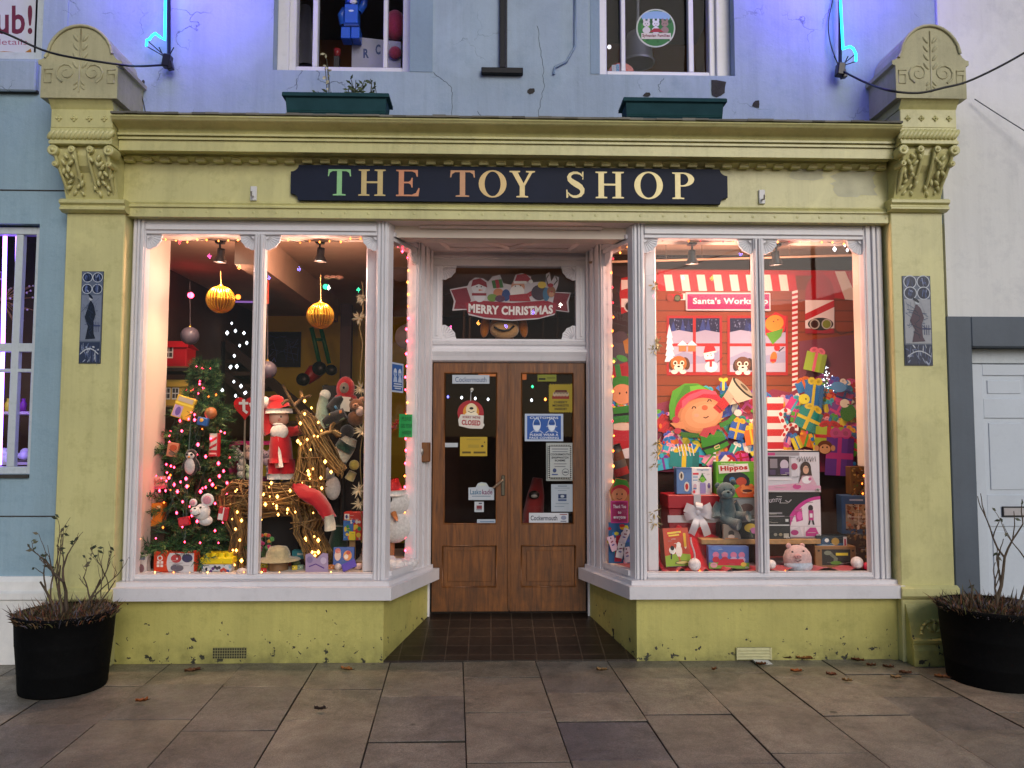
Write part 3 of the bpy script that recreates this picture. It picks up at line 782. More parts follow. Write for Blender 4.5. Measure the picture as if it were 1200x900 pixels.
    def slab(mb, t0, t1, z0, z1, o0, o1):
        mb.prism([SP(t0, z0, o0), SP(t1, z0, o0), SP(t1, z1, o0), SP(t0, z1, o0)], n3*(o1-o0), '#888888')
    f = M(); tg = .63
    slab(f, 0.0, .10, zb0, ZTOP, -.07, .0)
    slab(f, tg, 1.0, zb0, ZTOP, -.075, .0)
    for k0, k1, d in ((.02, .10, .014), (.14, .28, .022), (.34, .46, .012), (.5, .66, .022), (.72, .80, .012), (.86, .98, .02)): slab(f, tg+(1-tg)*k0, tg+(1-tg)*k1, zb0, ZTOP, 0, d)
    slab(f, .10, tg, ZG1-.02, ZTOP, -.07, .0); slab(f, .10, tg, ZG1+.01, ZG1+.04, 0, .014)
    slab(f, .10, tg, zb0, ZG0-.0, -.07, .0); slab(f, .10, tg, zb0+.015, zb0+.05, 0, .014)
    w2 = f.build('side_window', shop, 'white')
    g = M(); q = [SP(.10, ZG0, -.03), SP(tg, ZG0, -.03), SP(tg, ZG1-.02, -.03), SP(.10, ZG1-.02, -.03)]
    g.add(q if sd < 0 else q[::-1], [(0, 1, 2, 3)], '#ffffff'); g.build('pane', w2, 'glass')
    g = M(); pt = SP(tg, ZG1-.02, -.012); fan(g, pt.x, pt.y, pt.z, -1, -1, .10, ax=(u2.x, u2.y)); g.build('corner_fan', w2, 'white')
# inside of the bays
ZP = ZG0-.015
mb = M()
poly_plan([(XF0+.06, YF+.08), (AXL, YF+.08), (SB[-1].x-.1, SB[-1].y), (SB[-1].x-.1, 1.35), (XF0+.06, 1.35)], .02, ZP, mb, '#b9a893')
mb.build('display_platform', shop, 'cloth'); mb = M()
poly_plan([(AXR, YF+.08), (XF1-.06, YF+.08), (XF1-.06, 1.15), (SB[1].x+.1, 1.15), (SB[1].x+.1, SB[1].y)], .02, ZP, mb, '#8d1420')
mb.build('display_platform', shop, 'cloth')
mb = M()
mb.box(XW0+.05, XW1-.05, .31, 4.55, ZCEIL, ZCEIL+.06)
mb.build('shop_ceiling', shop, 'ceiling')
mb = M(); mb.box(XPL1-.02, XPR0+.02, .18, .32, ZG1+.01, ZCEIL+.1); mb.build('inner_head_board', shop, 'inner_wall')
mb = M()
a = P(322, 290, .9); mb.box(a.x-.12, a.x+.05, .32, 3.2, ZCEIL-.26, ZCEIL-.001); mb.build('ceiling_beam', shop, 'ceiling')
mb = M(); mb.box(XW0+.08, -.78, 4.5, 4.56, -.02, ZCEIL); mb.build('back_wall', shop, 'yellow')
mb = M(); mb.box(-.78, XW1-.08, 4.5, 4.56, -.02, ZCEIL); mb.box(BXL-.2, BXL-.14, 1.4, 3.3, .165, 2.3); mb.build('added_dark_wall', shop, 'void')  # dark back wall and partition added to keep the view through the doors black
mb = M(); mb.box(XW0+.08, XW1-.08, .80, 4.5, .13, .165); mb.build('shop_floor', shop, 'carpet')
# wall linings at the outer end of each bay
mb = M(); mb.box(XF0-.06, XF0+.045, .18, .62, ZP, ZCEIL, b=.01); mb.build('bay_lining', shop, MT['inner_wall']); mb = M(); mb.box(XF1-.075, XF1+.06, .18, .40, PZ(546, .4, 1005), ZCEIL, b=.006)
mb.build('bay_lining', shop, MT['inner_wall'])
for px, in ((433,), (764,)):
    mb = M(); x0, x1 = PX(px-6.5, .24), PX(px+6.5, .24); mb.box(x0, x1, .24, .33, ZP, ZCEIL, b=.008); mb.build('inner_post', shop, 'white')

# ------------------------------------------------------------------ porch: soffit, doorcase, doors
mb = M()
sz_ = lambda y: ZSF+(ZSB2-ZSF)*(y-.05)/(YD-.07)
mb.prism([(AXL-.1, .05, sz_(.05)), (AXR+.1, .05, sz_(.05)), (BXR+.1, YD+.02, sz_(YD+.02)), (BXL-.1, YD+.02, sz_(YD+.02))], (0, 0, .06), '#888888')
def lath(p, q, w=.016): mb.tube([(p[0], p[1], sz_(p[1])-.004), (q[0], q[1], sz_(q[1])-.004)], w, '#888888', 4, smooth=False)
cxp = (AXL+AXR)/2; y0, y1 = .16, .64; hwp = .62
for a, b in (((cxp-hwp-.02, y0), (cxp+hwp+.02, y0)), ((cxp-hwp+.16, y1), (cxp+hwp-.16, y1)), ((cxp-hwp-.02, y0), (cxp-hwp+.16, y1)), ((cxp+hwp+.02, y0), (cxp+hwp-.16, y1)),
             ((cxp-.28, (y0+y1)/2), (cxp, y0+.03)), ((cxp, y0+.03), (cxp+.28, (y0+y1)/2)), ((cxp+.28, (y0+y1)/2), (cxp, y1-.03)), ((cxp, y1-.03), (cxp-.28, (y0+y1)/2)),
             ((cxp-hwp+.05, (y0+y1)/2), (cxp-.28, (y0+y1)/2)), ((cxp+.28, (y0+y1)/2), (cxp+hwp-.05, (y0+y1)/2))): lath(a, b)
mb.build('porch_soffit', shop, 'soffit')
zz = lambda py: PZ(py, YD, 597)
ZT0, ZT1 = zz(397.5), zz(312)
tx0, tx1 = PX(517, YD), PX(675, YD)
mb = M()
mb.box(BXL-.04, BXR+.04, YD-.015, YD+.08, zz(424.5), ZT0, b=.004)
mb.profile([(YD-.015, zz(409)), (YD-.05, zz(410)), (YD-.055, zz(413)), (YD-.04, zz(418)), (YD-.03, zz(423)), (YD-.015, zz(424))], BXL-.03, BXR+.03, '#888888')
mb.profile([(YD-.015, zz(399.5)), (YD-.035, zz(401)), (YD-.03, zz(404)), (YD-.015, zz(406))], BXL-.02, BXR+.02, '#888888')
mb.box(BXL-.04, tx0, YD-.015, YD+.08, ZT0, ZT1, b=.004); mb.box(tx1, BXR+.04, YD-.015, YD+.08, ZT0, ZT1, b=.004)
mb.box(BXL-.04, BXR+.04, YD-.015, YD+.08, ZT1, ZTOP, b=.004)
mb.box(BXL-.04, BXR+.04, YD-.03, YD-.015, zz(300), zz(304.5), b=.004)
for x in (BXL+.02, BXR-.04): mb.box(x, x+.02, YD-.026, YD-.015, ZT0+.02, ZT1-.02, b=.003)
case = mb.build('doorcase', shop, 'white')
mb = M(); mb.add([(tx0, YD+.04, ZT0), (tx1, YD+.04, ZT0), (tx1, YD+.04, ZT1), (tx0, YD+.04, ZT1)], [(0, 1, 2, 3)], '#fff'); mb.build('transom_pane', case, 'glass')
for x, sx in ((tx0, 1), (tx1, -1)):
    for z, sz in ((ZT0, 1), (ZT1, -1)):
        g = M(); fan(g, x, YD+.015, z, sx, sz, .112); g.build('corner_fan', case, 'white')
mb = M(); mb.box(BXL-.16, BXL-.012, YD-.02, YD+.06, .0, ZTOP); mb.box(BXR+.012, BXR+.16, YD-.02, YD+.06, .0, ZTOP); mb.build('door_post', case, 'white')
ZD0, ZD1 = zz(716.5), zz(425)
xm = PX(597, YD)
def leaf(x0, x1, gx, pxp, sd):
    f = M(); ya, yb = YD+.005, YD+.05
    g0, g1 = PX(gx[0], YD), PX(gx[1], YD); gz0, gz1 = zz(614), zz(437); p0, p1 = PX(pxp[0], YD), PX(pxp[1], YD); pz0, pz1 = zz(688), zz(639.5)
    wall_grid(f, x0, x1, ZD0, ZD1, ya, yb, [(g0, g1, gz0, gz1), (p0, p1, pz0, pz1)])
    for (a, b, c, d) in ((g0, g1, gz0, gz1), (p0, p1, pz0, pz1)):
        for q in (((a, c), (b, c)), ((b, c), (b, d)), ((b, d), (a, d)), ((a, d), (a, c))):
            f.tube([(q[0][0], ya+.004, q[0][1]), (q[1][0], ya+.004, q[1][1])], .007, '#888', 5)
    dr = f.build('shop_door', shop, 'wood')
    g = M(); g.box(p0-.002, p1+.002, ya+.014, yb-.006, pz0-.002, pz1+.002); g.box(p0+.04, p1-.04, ya+.009, ya+.014, pz0+.04, pz1-.04, b=.004); g.build('door_panel', dr, 'wood')
    g = M(); g.add([(g0, ya+.022, gz0), (g1, ya+.022, gz0), (g1, ya+.022, gz1), (g0, ya+.022, gz1)], [(0, 1, 2, 3)], '#fff'); g.build('pane', dr, 'glass')
    return dr
dl = leaf(BXL+.002, xm-.003, (520.5, 582), (519.5, 582), -1); dr = leaf(xm+.003, BXR-.002, (611, 672), (611, 674), 1)
h = M(); a = P(589.5, 581, YD), P(589.5, 557, YD)
h.box(a[0].x-.014, a[0].x+.014, YD-.004, YD+.006, a[0].z, a[1].z, '#6b675c', .004)
b = P(589, 563, YD-.04); e = P(577.5, 572, YD-.045)
h.tube([(b.x, YD, b.z), (b.x, YD-.04, b.z), (e.x, YD-.05, e.z)], .009, '#b9b0a0', 8)
h.build('door_handle', dl, 'brass')
mb = M(); mb.box(xm-.012, xm+.010, YD-.004, YD+.004, ZD0+.01, ZD1-.01, '#888', .002); mb.build('meeting_bead', dl, 'wood')
# lock box on the left jamb
lb = M(); c = P(493, 529.5, .60); lb.box(c.x-.085, c.x+.07, .575, .655, c.z-.075, c.z+.07, b=.006)
tag(lb.build('wooden_box', None, 'wood'), 'square varnished wooden box with a metal latch on the post beside the doors', 'box')
lt = M(); lt.ell((c.x+.01, .571, c.z), (.014, .006, .03), '#8d8b88'); lt.tube([(c.x+.01, .566, c.z+.01), (c.x+.012, .548, c.z-.015)], .006, '#a5a39f')
o = bpy.data.objects['wooden_box']; lt.build('latch', o, 'brass')

# ------------------------------------------------------------------ ground
def st(o): o['kind'] = 'structure'; return o
mb = M()
zr = ZD0-.012
mb.prism([(AXL-.02, YS+.005, -.05), (AXR+.02, YS+.005, -.05), (AXR+.02, YS+.005, .012), (AXL-.02, YS+.005, .012)], (0, .002, 0), '#888')
nx_, ny_ = 10, 8
vs = []; fs = []
for j in range(ny_+1):
    for i in range(nx_+1):
        t = j/ny_; vs.append((AXL-.02+(AXR-AXL+.04)*i/nx_, YS+.005+(YD+.08-YS)*t, .012+(zr-.012)*t))
for j in range(ny_):
    for i in range(nx_): a = j*(nx_+1)+i; fs.append((a, a+1, a+nx_+2, a+nx_+1))
mb.add(vs, fs, '#888'); st(mb.build('porch_floor', None, 'tile'))
def mat_slab():
    t = NT('sandstone_paving'); a = t.N('Attribute', attribute_name='Col')
    n1 = t.ramp(t.noise(1.6, 5, .65), .38, .62); n2 = t.ramp(t.noise(9, 7, .72), .3, .72); n3 = t.ramp(t.noise(95, 4, .7), .32, .68)
    col = t.mix(t.math('MULTIPLY', n1, .35), a.outputs['Color'], C('#837c70'))
    col = t.mix(t.math('MULTIPLY', n2, .65), col, t.mix(1.0, col, (.55, .55, .57), 'MULTIPLY'))
    col = t.mix(t.math('MULTIPLY', n3, .6), col, t.mix(1.0, col, (.45, .45, .45), 'MULTIPLY'))
    s2 = t.ramp(t.noise(3.1, 5, .7, None, .8), .62, .78); col = t.mix(t.math('MULTIPLY', s2, .55), col, C('#34312d'))
    gv = t.N('TexVoronoi', Scale=2.3); t.L(t.pos(), gv.inputs['Vector']); gm = t.ramp(gv.outputs['Distance'], .05, .035)
    col = t.mix(t.math('MULTIPLY', gm, .55), col, C('#2a2825'))
    bl = t.ramp(t.noise(2.6, 9, .74, None, .7), .34, .66); col = t.mix(bl, t.mix(1.0, col, (.50, .49, .48), 'MULTIPLY'), t.mix(1.0, col, (1.12, 1.10, 1.06), 'MULTIPLY'))
    sp = t.ramp(t.noise(170, 2, .5), .36, .64); col = t.mix(sp, t.mix(1.0, col, (.62, .62, .62), 'MULTIPLY'), t.mix(1.0, col, (1.15, 1.15, 1.15), 'MULTIPLY'))
    lc = t.ramp(t.noise(5.5, 6, .8, None, 1.2), .66, .72); col = t.mix(t.math('MULTIPLY', lc, .35), col, C('#8f8a7c'))
    return t.finish(col, t.math('MULTIPLY_ADD', n2, .35, .26), t.noise(38, 7, .75), .6, .008)
MT['slab'] = mat_slab()
mb = M(); rg = random.Random(21)
ang = math.atan((533-576)/906); dirv = Vector((math.sin(ang), math.cos(ang)))
YEND = .055
pitch = .483; xref = G(543, 772).x
rows = {-3: [799, 840], -2: [803, 854], -1: [806, 842], 0: [786.5, 815.5, 868.5], 1: [794, 835, 893.5], 2: [812.5, 846.5], 3: [796.5, 839], 4: [790, 830, 886], 5: [797, 842], 6: [793, 820, 860], 7: [800, 840]}
cols_ = ['#b2aa98', '#a79f8c', '#9f988b', '#b4ab97', '#9a958b', '#a69e8f', '#b8ae9a']
for ci in range(-12, 16):
    ys = [YEND+.4]
    for py in rows.get(ci, []): ys.append(G(600, py).y)
    if len(ys) == 1: ys.append(YEND-rg.uniform(.15, .5))
    while ys[-1] > -9: ys.append(ys[-1]-rg.choice([.48, .62, .62, .78]))
    col0 = ci
    for j in range(len(ys)-1):
        ya, yb = ys[j], ys[j+1]; gp = .0030
        def xat(i, y): return xref+(i-1)*pitch + (y-YEND)*math.tan(ang)
        x0a, x1a, x0b, x1b = xat(ci, ya)+gp, xat(ci+1, ya)-gp, xat(ci, yb)+gp, xat(ci+1, yb)-gp
        z = rg.uniform(-.003, .003); tz = rg.uniform(-.004, .004); bz = .003
        top = [(x0b+bz, yb+gp+bz, z), (x1b-bz, yb+gp+bz, z+tz), (x1a-bz, ya-gp-bz, z+tz), (x0a+bz, ya-gp-bz, z)]
        rim = [(x0b, yb+gp, z-bz*.6), (x1b, yb+gp, z+tz-bz*.6), (x1a, ya-gp, z+tz-bz*.6), (x0a, ya-gp, z-bz*.6)]
        bot = [(p[0], p[1], -.05) for p in rim]
        cc = jit(rg.choice(cols_), .10) if not (ci == 2 and j == 2) else C('#868487')
        mb.add(top+rim+bot, [(0, 1, 2, 3)]+[(4+i, 4+(i+1) % 4, (i+1) % 4, i) for i in range(4)], cc); mb.add(rim+bot, [(4+i, 4+(i+1) % 4, (i+1) % 4, i) for i in range(4)], '#3a352d')
st(mb.build('pavement', None, 'slab'))
mb = M(); mb.box(-8, 8, -9.5, .5, -.06, -.016, '#332e28'); st(mb.build('pavement_bed', None, 'dark'))
mb = M(); mb.add([(-400, -400, -.16), (400, -400, -.16), (400, 400, -.16), (-400, 400, -.16)], [(0, 1, 2, 3)], '#3a3a3c'); st(mb.build('ground', None, 'dark'))
mb = M(); mb.box(-30, 30, -9.66, -9.5, -.16, -.005, '#77736c', .012); st(mb.build('kerb', None, 'slab'))
# ------------------------------------------------------------------ neighbour on the left
YN = .112
left = thing('neighbour_house', 'grey-blue rendered neighbouring shop at the left edge with a purple-lit window and a poster upstairs', 'house', (-4.2, .5, 0))
nz_ = lambda py, px=20: PZ(py, YN, px)
hx0, hx1 = PX(-150, YN), P(41, 400, YN).x
uz0 = PZ(69, YN, 20); ux1 = P(50, 40, YN).x
mb = M()
wall_grid(mb, -8.5, XPL0+.015, 0, PZ(110, YN, 30), YN, YN+.3, [(hx0, hx1, nz_(556), nz_(262))])
mb.build('lower_wall', left, 'render_left')
mb = M()
wall_grid(mb, -8.5, XW0, PZ(110, YN, 30), 6.6, YN-.001, YN+.3, [(P(-150, 40, YN).x, ux1, uz0, uz0+1.4)])
mb.build('upper_wall', left, 'render')
mb = M()
mb.box(-8.5, P(46, 100, YN).x, YN-.05, YN-.001, PZ(106, YN-.05, 20), PZ(70, YN-.05, 20), b=.008); mb.build('window_ledge', left, 'render')
mb = M(); mb.box(-8.5, P(46, 106, YN).x, YN-.03, YN, PZ(110, YN, 20), PZ(107, YN, 20)); 
for py in (223, 605): mb.box(-8.5, XPL0+.01, YN-.004, YN+.002, nz_(py)-.004, nz_(py)+.004)
mb.box(hx0-.02, hx1+.0, YN-.02, YN+.001, nz_(560), nz_(556)); mb.build('groove_line', left, MT['peel'])
mb = M()
zt = nz_(675); zb = nz_(702)
mb.profile([(YN, 0), (YN-.05, 0), (YN-.05, zb), (YN-.07, zb+.01), (YN-.07, zb+.05), (YN-.045, zb+.065), (YN-.045, zt-.03), (YN-.02, zt), (YN, zt)], -8.5, XPL0+.02, '#888'); mb.build('plinth', left, MT['render_white'])
MT['oldwhite'] = mat_paint('aged_white_paint', '#c4cdd2', .5, .08, 6, .15, 40, dirt='#7f8a90', dirtamt=.5, streak=.2)
def sash(par, x0, x1, z0, z1, Y, bars_x, bars_z, fw=.05):
    f = M(); f.box(x0, x0+fw, Y, Y+.06, z0, z1, b=.004); f.box(x1-fw, x1, Y, Y+.06, z0, z1, b=.004); f.box(x0+fw, x1-fw, Y, Y+.06, z0, z0+fw, b=.004); f.box(x0+fw, x1-fw, Y, Y+.06, z1-fw, z1, b=.004)
    w = f.build('sash_window', par, 'oldwhite'); g = M()
    for a, b in bars_x: g.box(a, b, Y+.006, Y+.05, z0+fw, z1-fw, b=.003)
    for a, b in bars_z: g.box(x0+fw, x1-fw, Y+.01, Y+.046, a, b, b=.003)
    if bars_x or bars_z: g.build('glazing_bar', w, 'oldwhite')
    g = M(); g.add([(x0+fw, Y+.04, z0+fw), (x1-fw, Y+.04, z0+fw), (x1-fw, Y+.04, z1-fw), (x0+fw, Y+.04, z1-fw)], [(0, 1, 2, 3)], '#fff'); g.build('pane', w, 'glass'); return w
YL = YN+.05
sash(left, hx0, hx1, nz_(556), nz_(264), YL, [(PX(8, YL), PX(17, YL)), (PX(-70, YL), PX(-60, YL))], [(PZ(412, YL, 20), PZ(402, YL, 20)), (PZ(436, YL, 20), PZ(432, YL, 20))])
mb = M(); mb.box(hx0-.5, XW0-.05, 1.3, 1.36, .3, 3.2); mb.box(hx0-.5, XW0-.05, .47, 1.3, 3.1, 3.2); mb.box(hx0-.5, XW0-.05, .47, 1.3, .3, .4); mb.box(XW0-.12, XW0-.05, .47, 1.3, .4, 3.1); mb.box(hx0-.5, hx0-.44, .47, 1.3, .4, 3.1)
mb.build('inner_room', left, MT['void'])
mb = M(); zsh = PZ(483, .7, 20); mb.box(hx0, hx1+.05, .5, .95, zsh-.02, zsh, '#b9b4ae'); zsh2 = PZ(541, .55, 20); mb.box(hx0, hx1+.05, .47, .95, zsh2-.02, zsh2, '#b9b4ae'); mb.build('inner_shelf', left, 'toy')
rg = random.Random(5)
for i, px in enumerate((-9, 1, 9.5, 15, 21, 27)):
    c = P(px, 483, .62); cl = ['#3a9a5a', '#c23a3a', '#e0d040', '#3a78c8', '#c86a2a', '#8a3aa0'][i]; mb = M()
    mb.lathe((c.x, c.y, zsh), [(0, .0), (.022, 0), (.024, .06), (.012, .08), (.012, .1), (0, .1)], cl, 10)
    tag(mb.build('jar', None, 'plastic'), ['amber jar behind the left glazing bar', 'red jar behind the left glazing bar', 'yellow jar behind the purple light strip', 'blue jar beside the purple light strip', 'orange jar near the right pane edge', 'violet jar nearest the window edge'][i]+' on the purple-lit shelf', 'jar', 'jars on the neighbouring window shelf')
mb = M(); c = P(2, 352, .6); rr_ = random.Random(9)
for i in range(46):
    d = Vector((rr_.gauss(0, 1), rr_.gauss(0, .6), rr_.gauss(0, 1))).normalized()*rr_.uniform(.16, .25); mb.tube([c, c+d], .003, '#a07a4a', 4); mb.ell(c+d, .008, '#d0c4c0', nu=6, nv=4)
tag(mb.build('starburst_decoration', None, 'twig', origin=c), 'spoked wooden starburst ornament hanging in the purple-lit window', 'ornament')
MT['violet'] = mat_emit('violet_strip', (.30, .13, 1.0), 8.0)
for i, (px, Y) in enumerate(((20.3, .235), (5.5, .235))):
    mb = M(); mb.tube([P(px+.5, 276, Y), P(px-2, 400, Y), P(px-6, 545, Y)], .013, '#fff', 8)
    tag(mb.build('light_strip', None, MT['violet']), ['glowing violet light strip nearest the glazing bar in the left-edge window', 'glowing violet light strip at the very left edge of the photo'][i], 'light strip')
mb = M(); rr_ = random.Random(4)
for i in range(14): mb.ell(P(rr_.uniform(2, 32), 541, rr_.uniform(.5, .6))+Vector((0, 0, rr_.uniform(.01, .07))), rr_.uniform(.02, .04), '#d8d8e6', None, 8, 6)
tag(mb.build('white_baubles', None, 'plastic'), 'heap of white baubles on the lowest shelf of the purple-lit window', 'baubles')
# poster window upstairs
sash(left, P(-150, 40, YL).x, ux1, uz0, uz0+1.4, YL, [], [], .075)
pm = M(); Yp = YL+.03
pm.plane(Yp); a, b = P(-90, 66.5, Yp), P(44.5, -60, Yp); pm.box(a.x, b.x, Yp, Yp+.004, a.z, b.z, '#cdd0dc')
pm.t('Club!', 0, 23, 76, 34, '#6e2240', .02); pm.t('here for details', -14, 49, 92, 7, '#a35a78', .0)
pm.g([(-90, 66), (-30, 63), (5, 60), (28, 62), (36, 57), (38, 66)], '#a8702a'); pm.g([(-90, 66), (-30, 65), (10, 61.5), (24, 66)], '#8a7a1e')
tag(pm.build('poster', None, 'paper'), 'white poster with maroon Club lettering in the upstairs window at the top left corner', 'poster')

# ------------------------------------------------------------------ neighbour on the right
YR = .10
right = thing('white_house', 'white rendered neighbouring house at the right with a grey stone door surround', 'house', (4.2, .5, 0))
dx0 = P(1148, 500, .02).x
dxs = P(1131, 508, YR).x      # outer edge of surround
dz1 = PZ(407, YR, 1170); sz1 = PZ(371, YR-.03, 1170)
dx1 = dx0+1.0
mb = M(); wall_grid(mb, XW1, 8.5, 0, 6.8, YR, YR+.35, [(dx0, dx1, -.01, dz1)]); mb.build('front_wall', right, 'render_white')
mb = M(); s0 = P(1117.5, 380, YR-.03).x
s0 = dx0-.175
mb.box(s0, dx0, YR-.03, YR+.16, 0, sz1, b=.006); mb.box(dx1, dx1+.175, YR-.03, YR+.16, 0, sz1, b=.006); mb.box(dx0, dx1, YR-.03, YR+.16, dz1, sz1, b=.006)
mb.box(XW1+.02, s0, YR-.02, YR, 0, PZ(669, YR, 1125), b=.004)
mb.build('door_surround', right, 'grey')
yd = YR+.10
MT['doorwhite'] = mat_paint('white_door_paint', '#c9d2dc', .4, .05, 3, .08, 30, dirt='#9aa2ac', dirtamt=.3)
mb = M(); mb.box(dx0+.03, dx1-.03, yd+.012, yd+.05, .02, dz1-.11)
zr_ = [(.12, PZ(672, yd, 1170)), (PZ(616, yd, 1170)-.24, PZ(616, yd, 1170)), (PZ(584, yd, 1170), PZ(490, yd, 1170)), (PZ(466, yd, 1170), PZ(430, yd, 1170))]
zl = [.02, .12, PZ(655, yd, 1170)-.0, PZ(617, yd, 1170), PZ(580, yd, 1170), PZ(490, yd, 1170), PZ(467, yd, 1170), PZ(425, yd, 1170)]
xs3 = (dx0+.04, dx0+.04+.11, dx0+.46, dx0+.54, dx1-.15, dx1-.04)
for x0, x1 in ((xs3[0], xs3[1]), (xs3[2], xs3[3]), (xs3[4], xs3[5])): mb.box(x0, x1, yd, yd+.012, .02, dz1-.11, b=.003)
for x0, x1 in ((xs3[1], xs3[2]), (xs3[3], xs3[4])):
    for z0, z1 in ((.02, .2), (zl[3], zl[4]), (zl[5], zl[6])): mb.box(x0, x1, yd+.001, yd+.012, z0, z1, b=.003)
    mb.box(x0, x1, yd+.001, yd+.012, dz1-.19, dz1-.11, b=.003)
    for z0, z1 in ((.2, zl[3]), (zl[4], zl[5]), (zl[6], dz1-.19)): mb.box(x0+.035, x1-.035, yd+.005, yd+.012, z0+.035, z1-.035, b=.006)
door = mb.build('front_door', right, 'doorwhite')
mb = M(); mb.box(dx0, dx0+.03, yd-.0, yd+.05, 0, dz1, b=.003); mb.box(dx1-.03, dx1, yd, yd+.05, 0, dz1, b=.003); mb.box(dx0+.03, dx1-.03, yd-.01, yd+.05, dz1-.105, dz1-.0, b=.003)
mb.build('door_frame', right, MT['oldwhite'])
lbx = M(); a, b = P(1175, 606, yd-.01), P(1216, 593.5, yd-.01)
lbx.box(a.x, b.x, yd-.012, yd, a.z, b.z, '#26262a', .004); lbx.box(a.x+.008, b.x-.008, yd-.016, yd-.012, a.z+.012, b.z-.010, '#b9b4b4', .003)
lbx.frame((a.x, yd-.0165, b.z), (b.x-a.x, 0, 0), (0, 0, a.z-b.z), (0, -1, 0)); lbx.t('T', .80, .52, .16, .5, '#2a2226', .0)
lbx.build('letterbox', door, 'plastic')
mb = M(); mb.box(-9, XW0, 5.2, 5.3, 0, 6.6, '#666'); mb.box(-8.6, -8.5, YN, 5.3, 0, 6.6, '#777'); mb.box(-8.6, XW0-.01, .2, 5.3, 6.6, 6.7, '#555'); mb.build('side_wall', left, 'dark')
mb = M(); mb.box(XW1, 8.6, 5.2, 5.3, 0, 6.8, '#666'); mb.box(8.5, 8.6, YR, 5.3, 0, 6.8, '#999'); mb.box(XW1, 8.6, .2, 5.3, 6.8, 6.9, '#555'); mb.box(dx0-.3, dx1+.3, 1.0, 1.05, 0, dz1+.2, '#222'); mb.build('side_wall', right, 'dark')

# ------------------------------------------------------------------ window boxes on the cornice
MT['trough'] = mat_attr('faded_green_plastic', .85, .25, 8, .2, 40, spec=.1)
def window_box(x0, x1, yt, yb, slope, label, seed, plants):
    c = P((x0+x1)/2, yb, -.12); W = (P(x1, yt, -.2).x-P(x0, yt, -.2).x)/2; bc = -.12
    base = thing('window_box', label, 'window box', (c.x, -.12, ztop+.016))
    h = PZ(yt, -.22, (x0+x1)/2)-(ztop+.016)
    mb = M(); wt, wb, dt, db = W, W*.91, .095, .07; ft = .10*0
    rows_ = [(wb, db, 0), (wb+.004, db+.002, .012), (wt-.02, dt-.008, h-.035), (wt-.006, dt, h-.03), (wt, dt+.008, h-.028), (wt, dt+.008, h-.008), (wt-.006, dt, h), (wt-.025, dt-.018, h), (wt-.03, dt-.02, h-.03)]
    vs = []
    for w, d, z in rows_: vs += [(c.x-w, bc-d, ztop+.016+z), (c.x+w, bc-d, ztop+.016+z), (c.x+w, bc+d, ztop+.016+z), (c.x-w, bc+d, ztop+.016+z)]
    fs = [(i*4+j, i*4+(j+1) % 4, i*4+4+(j+1) % 4, i*4+4+j) for i in range(len(rows_)-1) for j in range(4)]+[(0, 1, 2, 3), tuple(len(vs)-4+i for i in range(4))]
    mb.add(vs, fs, '#2b4c53')
    for k in (.2, .27): mb.box(c.x-wb*1.0, c.x+wb*1.0, bc-db-.008, bc-db+.02, ztop+.016+h*k, ztop+.016+h*k+.006, '#264c4e')
    mb.build('trough', base, MT['trough'])
    rr = random.Random(seed); mb = M(); zt_ = ztop+.016+h-.03
    mb.box(c.x-wt+.04, c.x+wt-.04, bc-dt+.03, bc+dt-.03, zt_-.02, zt_, '#2a211a')
    mb.build('soil', base, 'leaf')
    mb = M()
    for px, tall, kind in plants:
        b0 = Vector((P(px, yt, bc).x, bc+rr.uniform(-.03, .03), zt_)); hh = tall*.0058
        for s in range(3 if kind else 6):
            q = b0+Vector((rr.uniform(-.03, .03), 0, 0)); tip = q+Vector((rr.uniform(-.05, .05), rr.uniform(-.04, .02), hh*rr.uniform(.6, 1.0)))
            mb.tube(bez(q, q+Vector((0, 0, hh*.4)), tip+Vector((0, 0, .02)), tip, 5), .0025, '#4a4a2e', 4)
            for k in range(5):
                t = rr.uniform(.3, 1); p = q.lerp(tip, t); d = Vector((rr.uniform(-1, 1), rr.uniform(-.6, .6), rr.uniform(-.3, .6))).normalized()*rr.uniform(.02, .045)
                sd = d.cross(Vector((0, 1, .3))).normalized()*.008
                mb.add([p, p+d*.5+sd, p+d, p+d*.5-sd], [(0, 1, 2, 3)], jit('#4d5c3a' if kind != 2 else '#c9c2a0', .3))
    mb.build('plant', base, 'leaf')
window_box(334, 459, 108, 136, 0, 'teal plastic window box with straggly seedlings below the left upstairs window', 4, [(388, 62, 2), (376, 12, 0), (412, 20, 0), (419, 30, 0), (437, 32, 1), (404, 10, 0), (364, 6, 0)])
window_box(727, 848, 114, 143, 0, 'teal plastic window box almost bare of plants below the right upstairs window', 6, [(797, 7, 0), (806, 6, 0), (815, 5, 0), (790, 5, 1)])

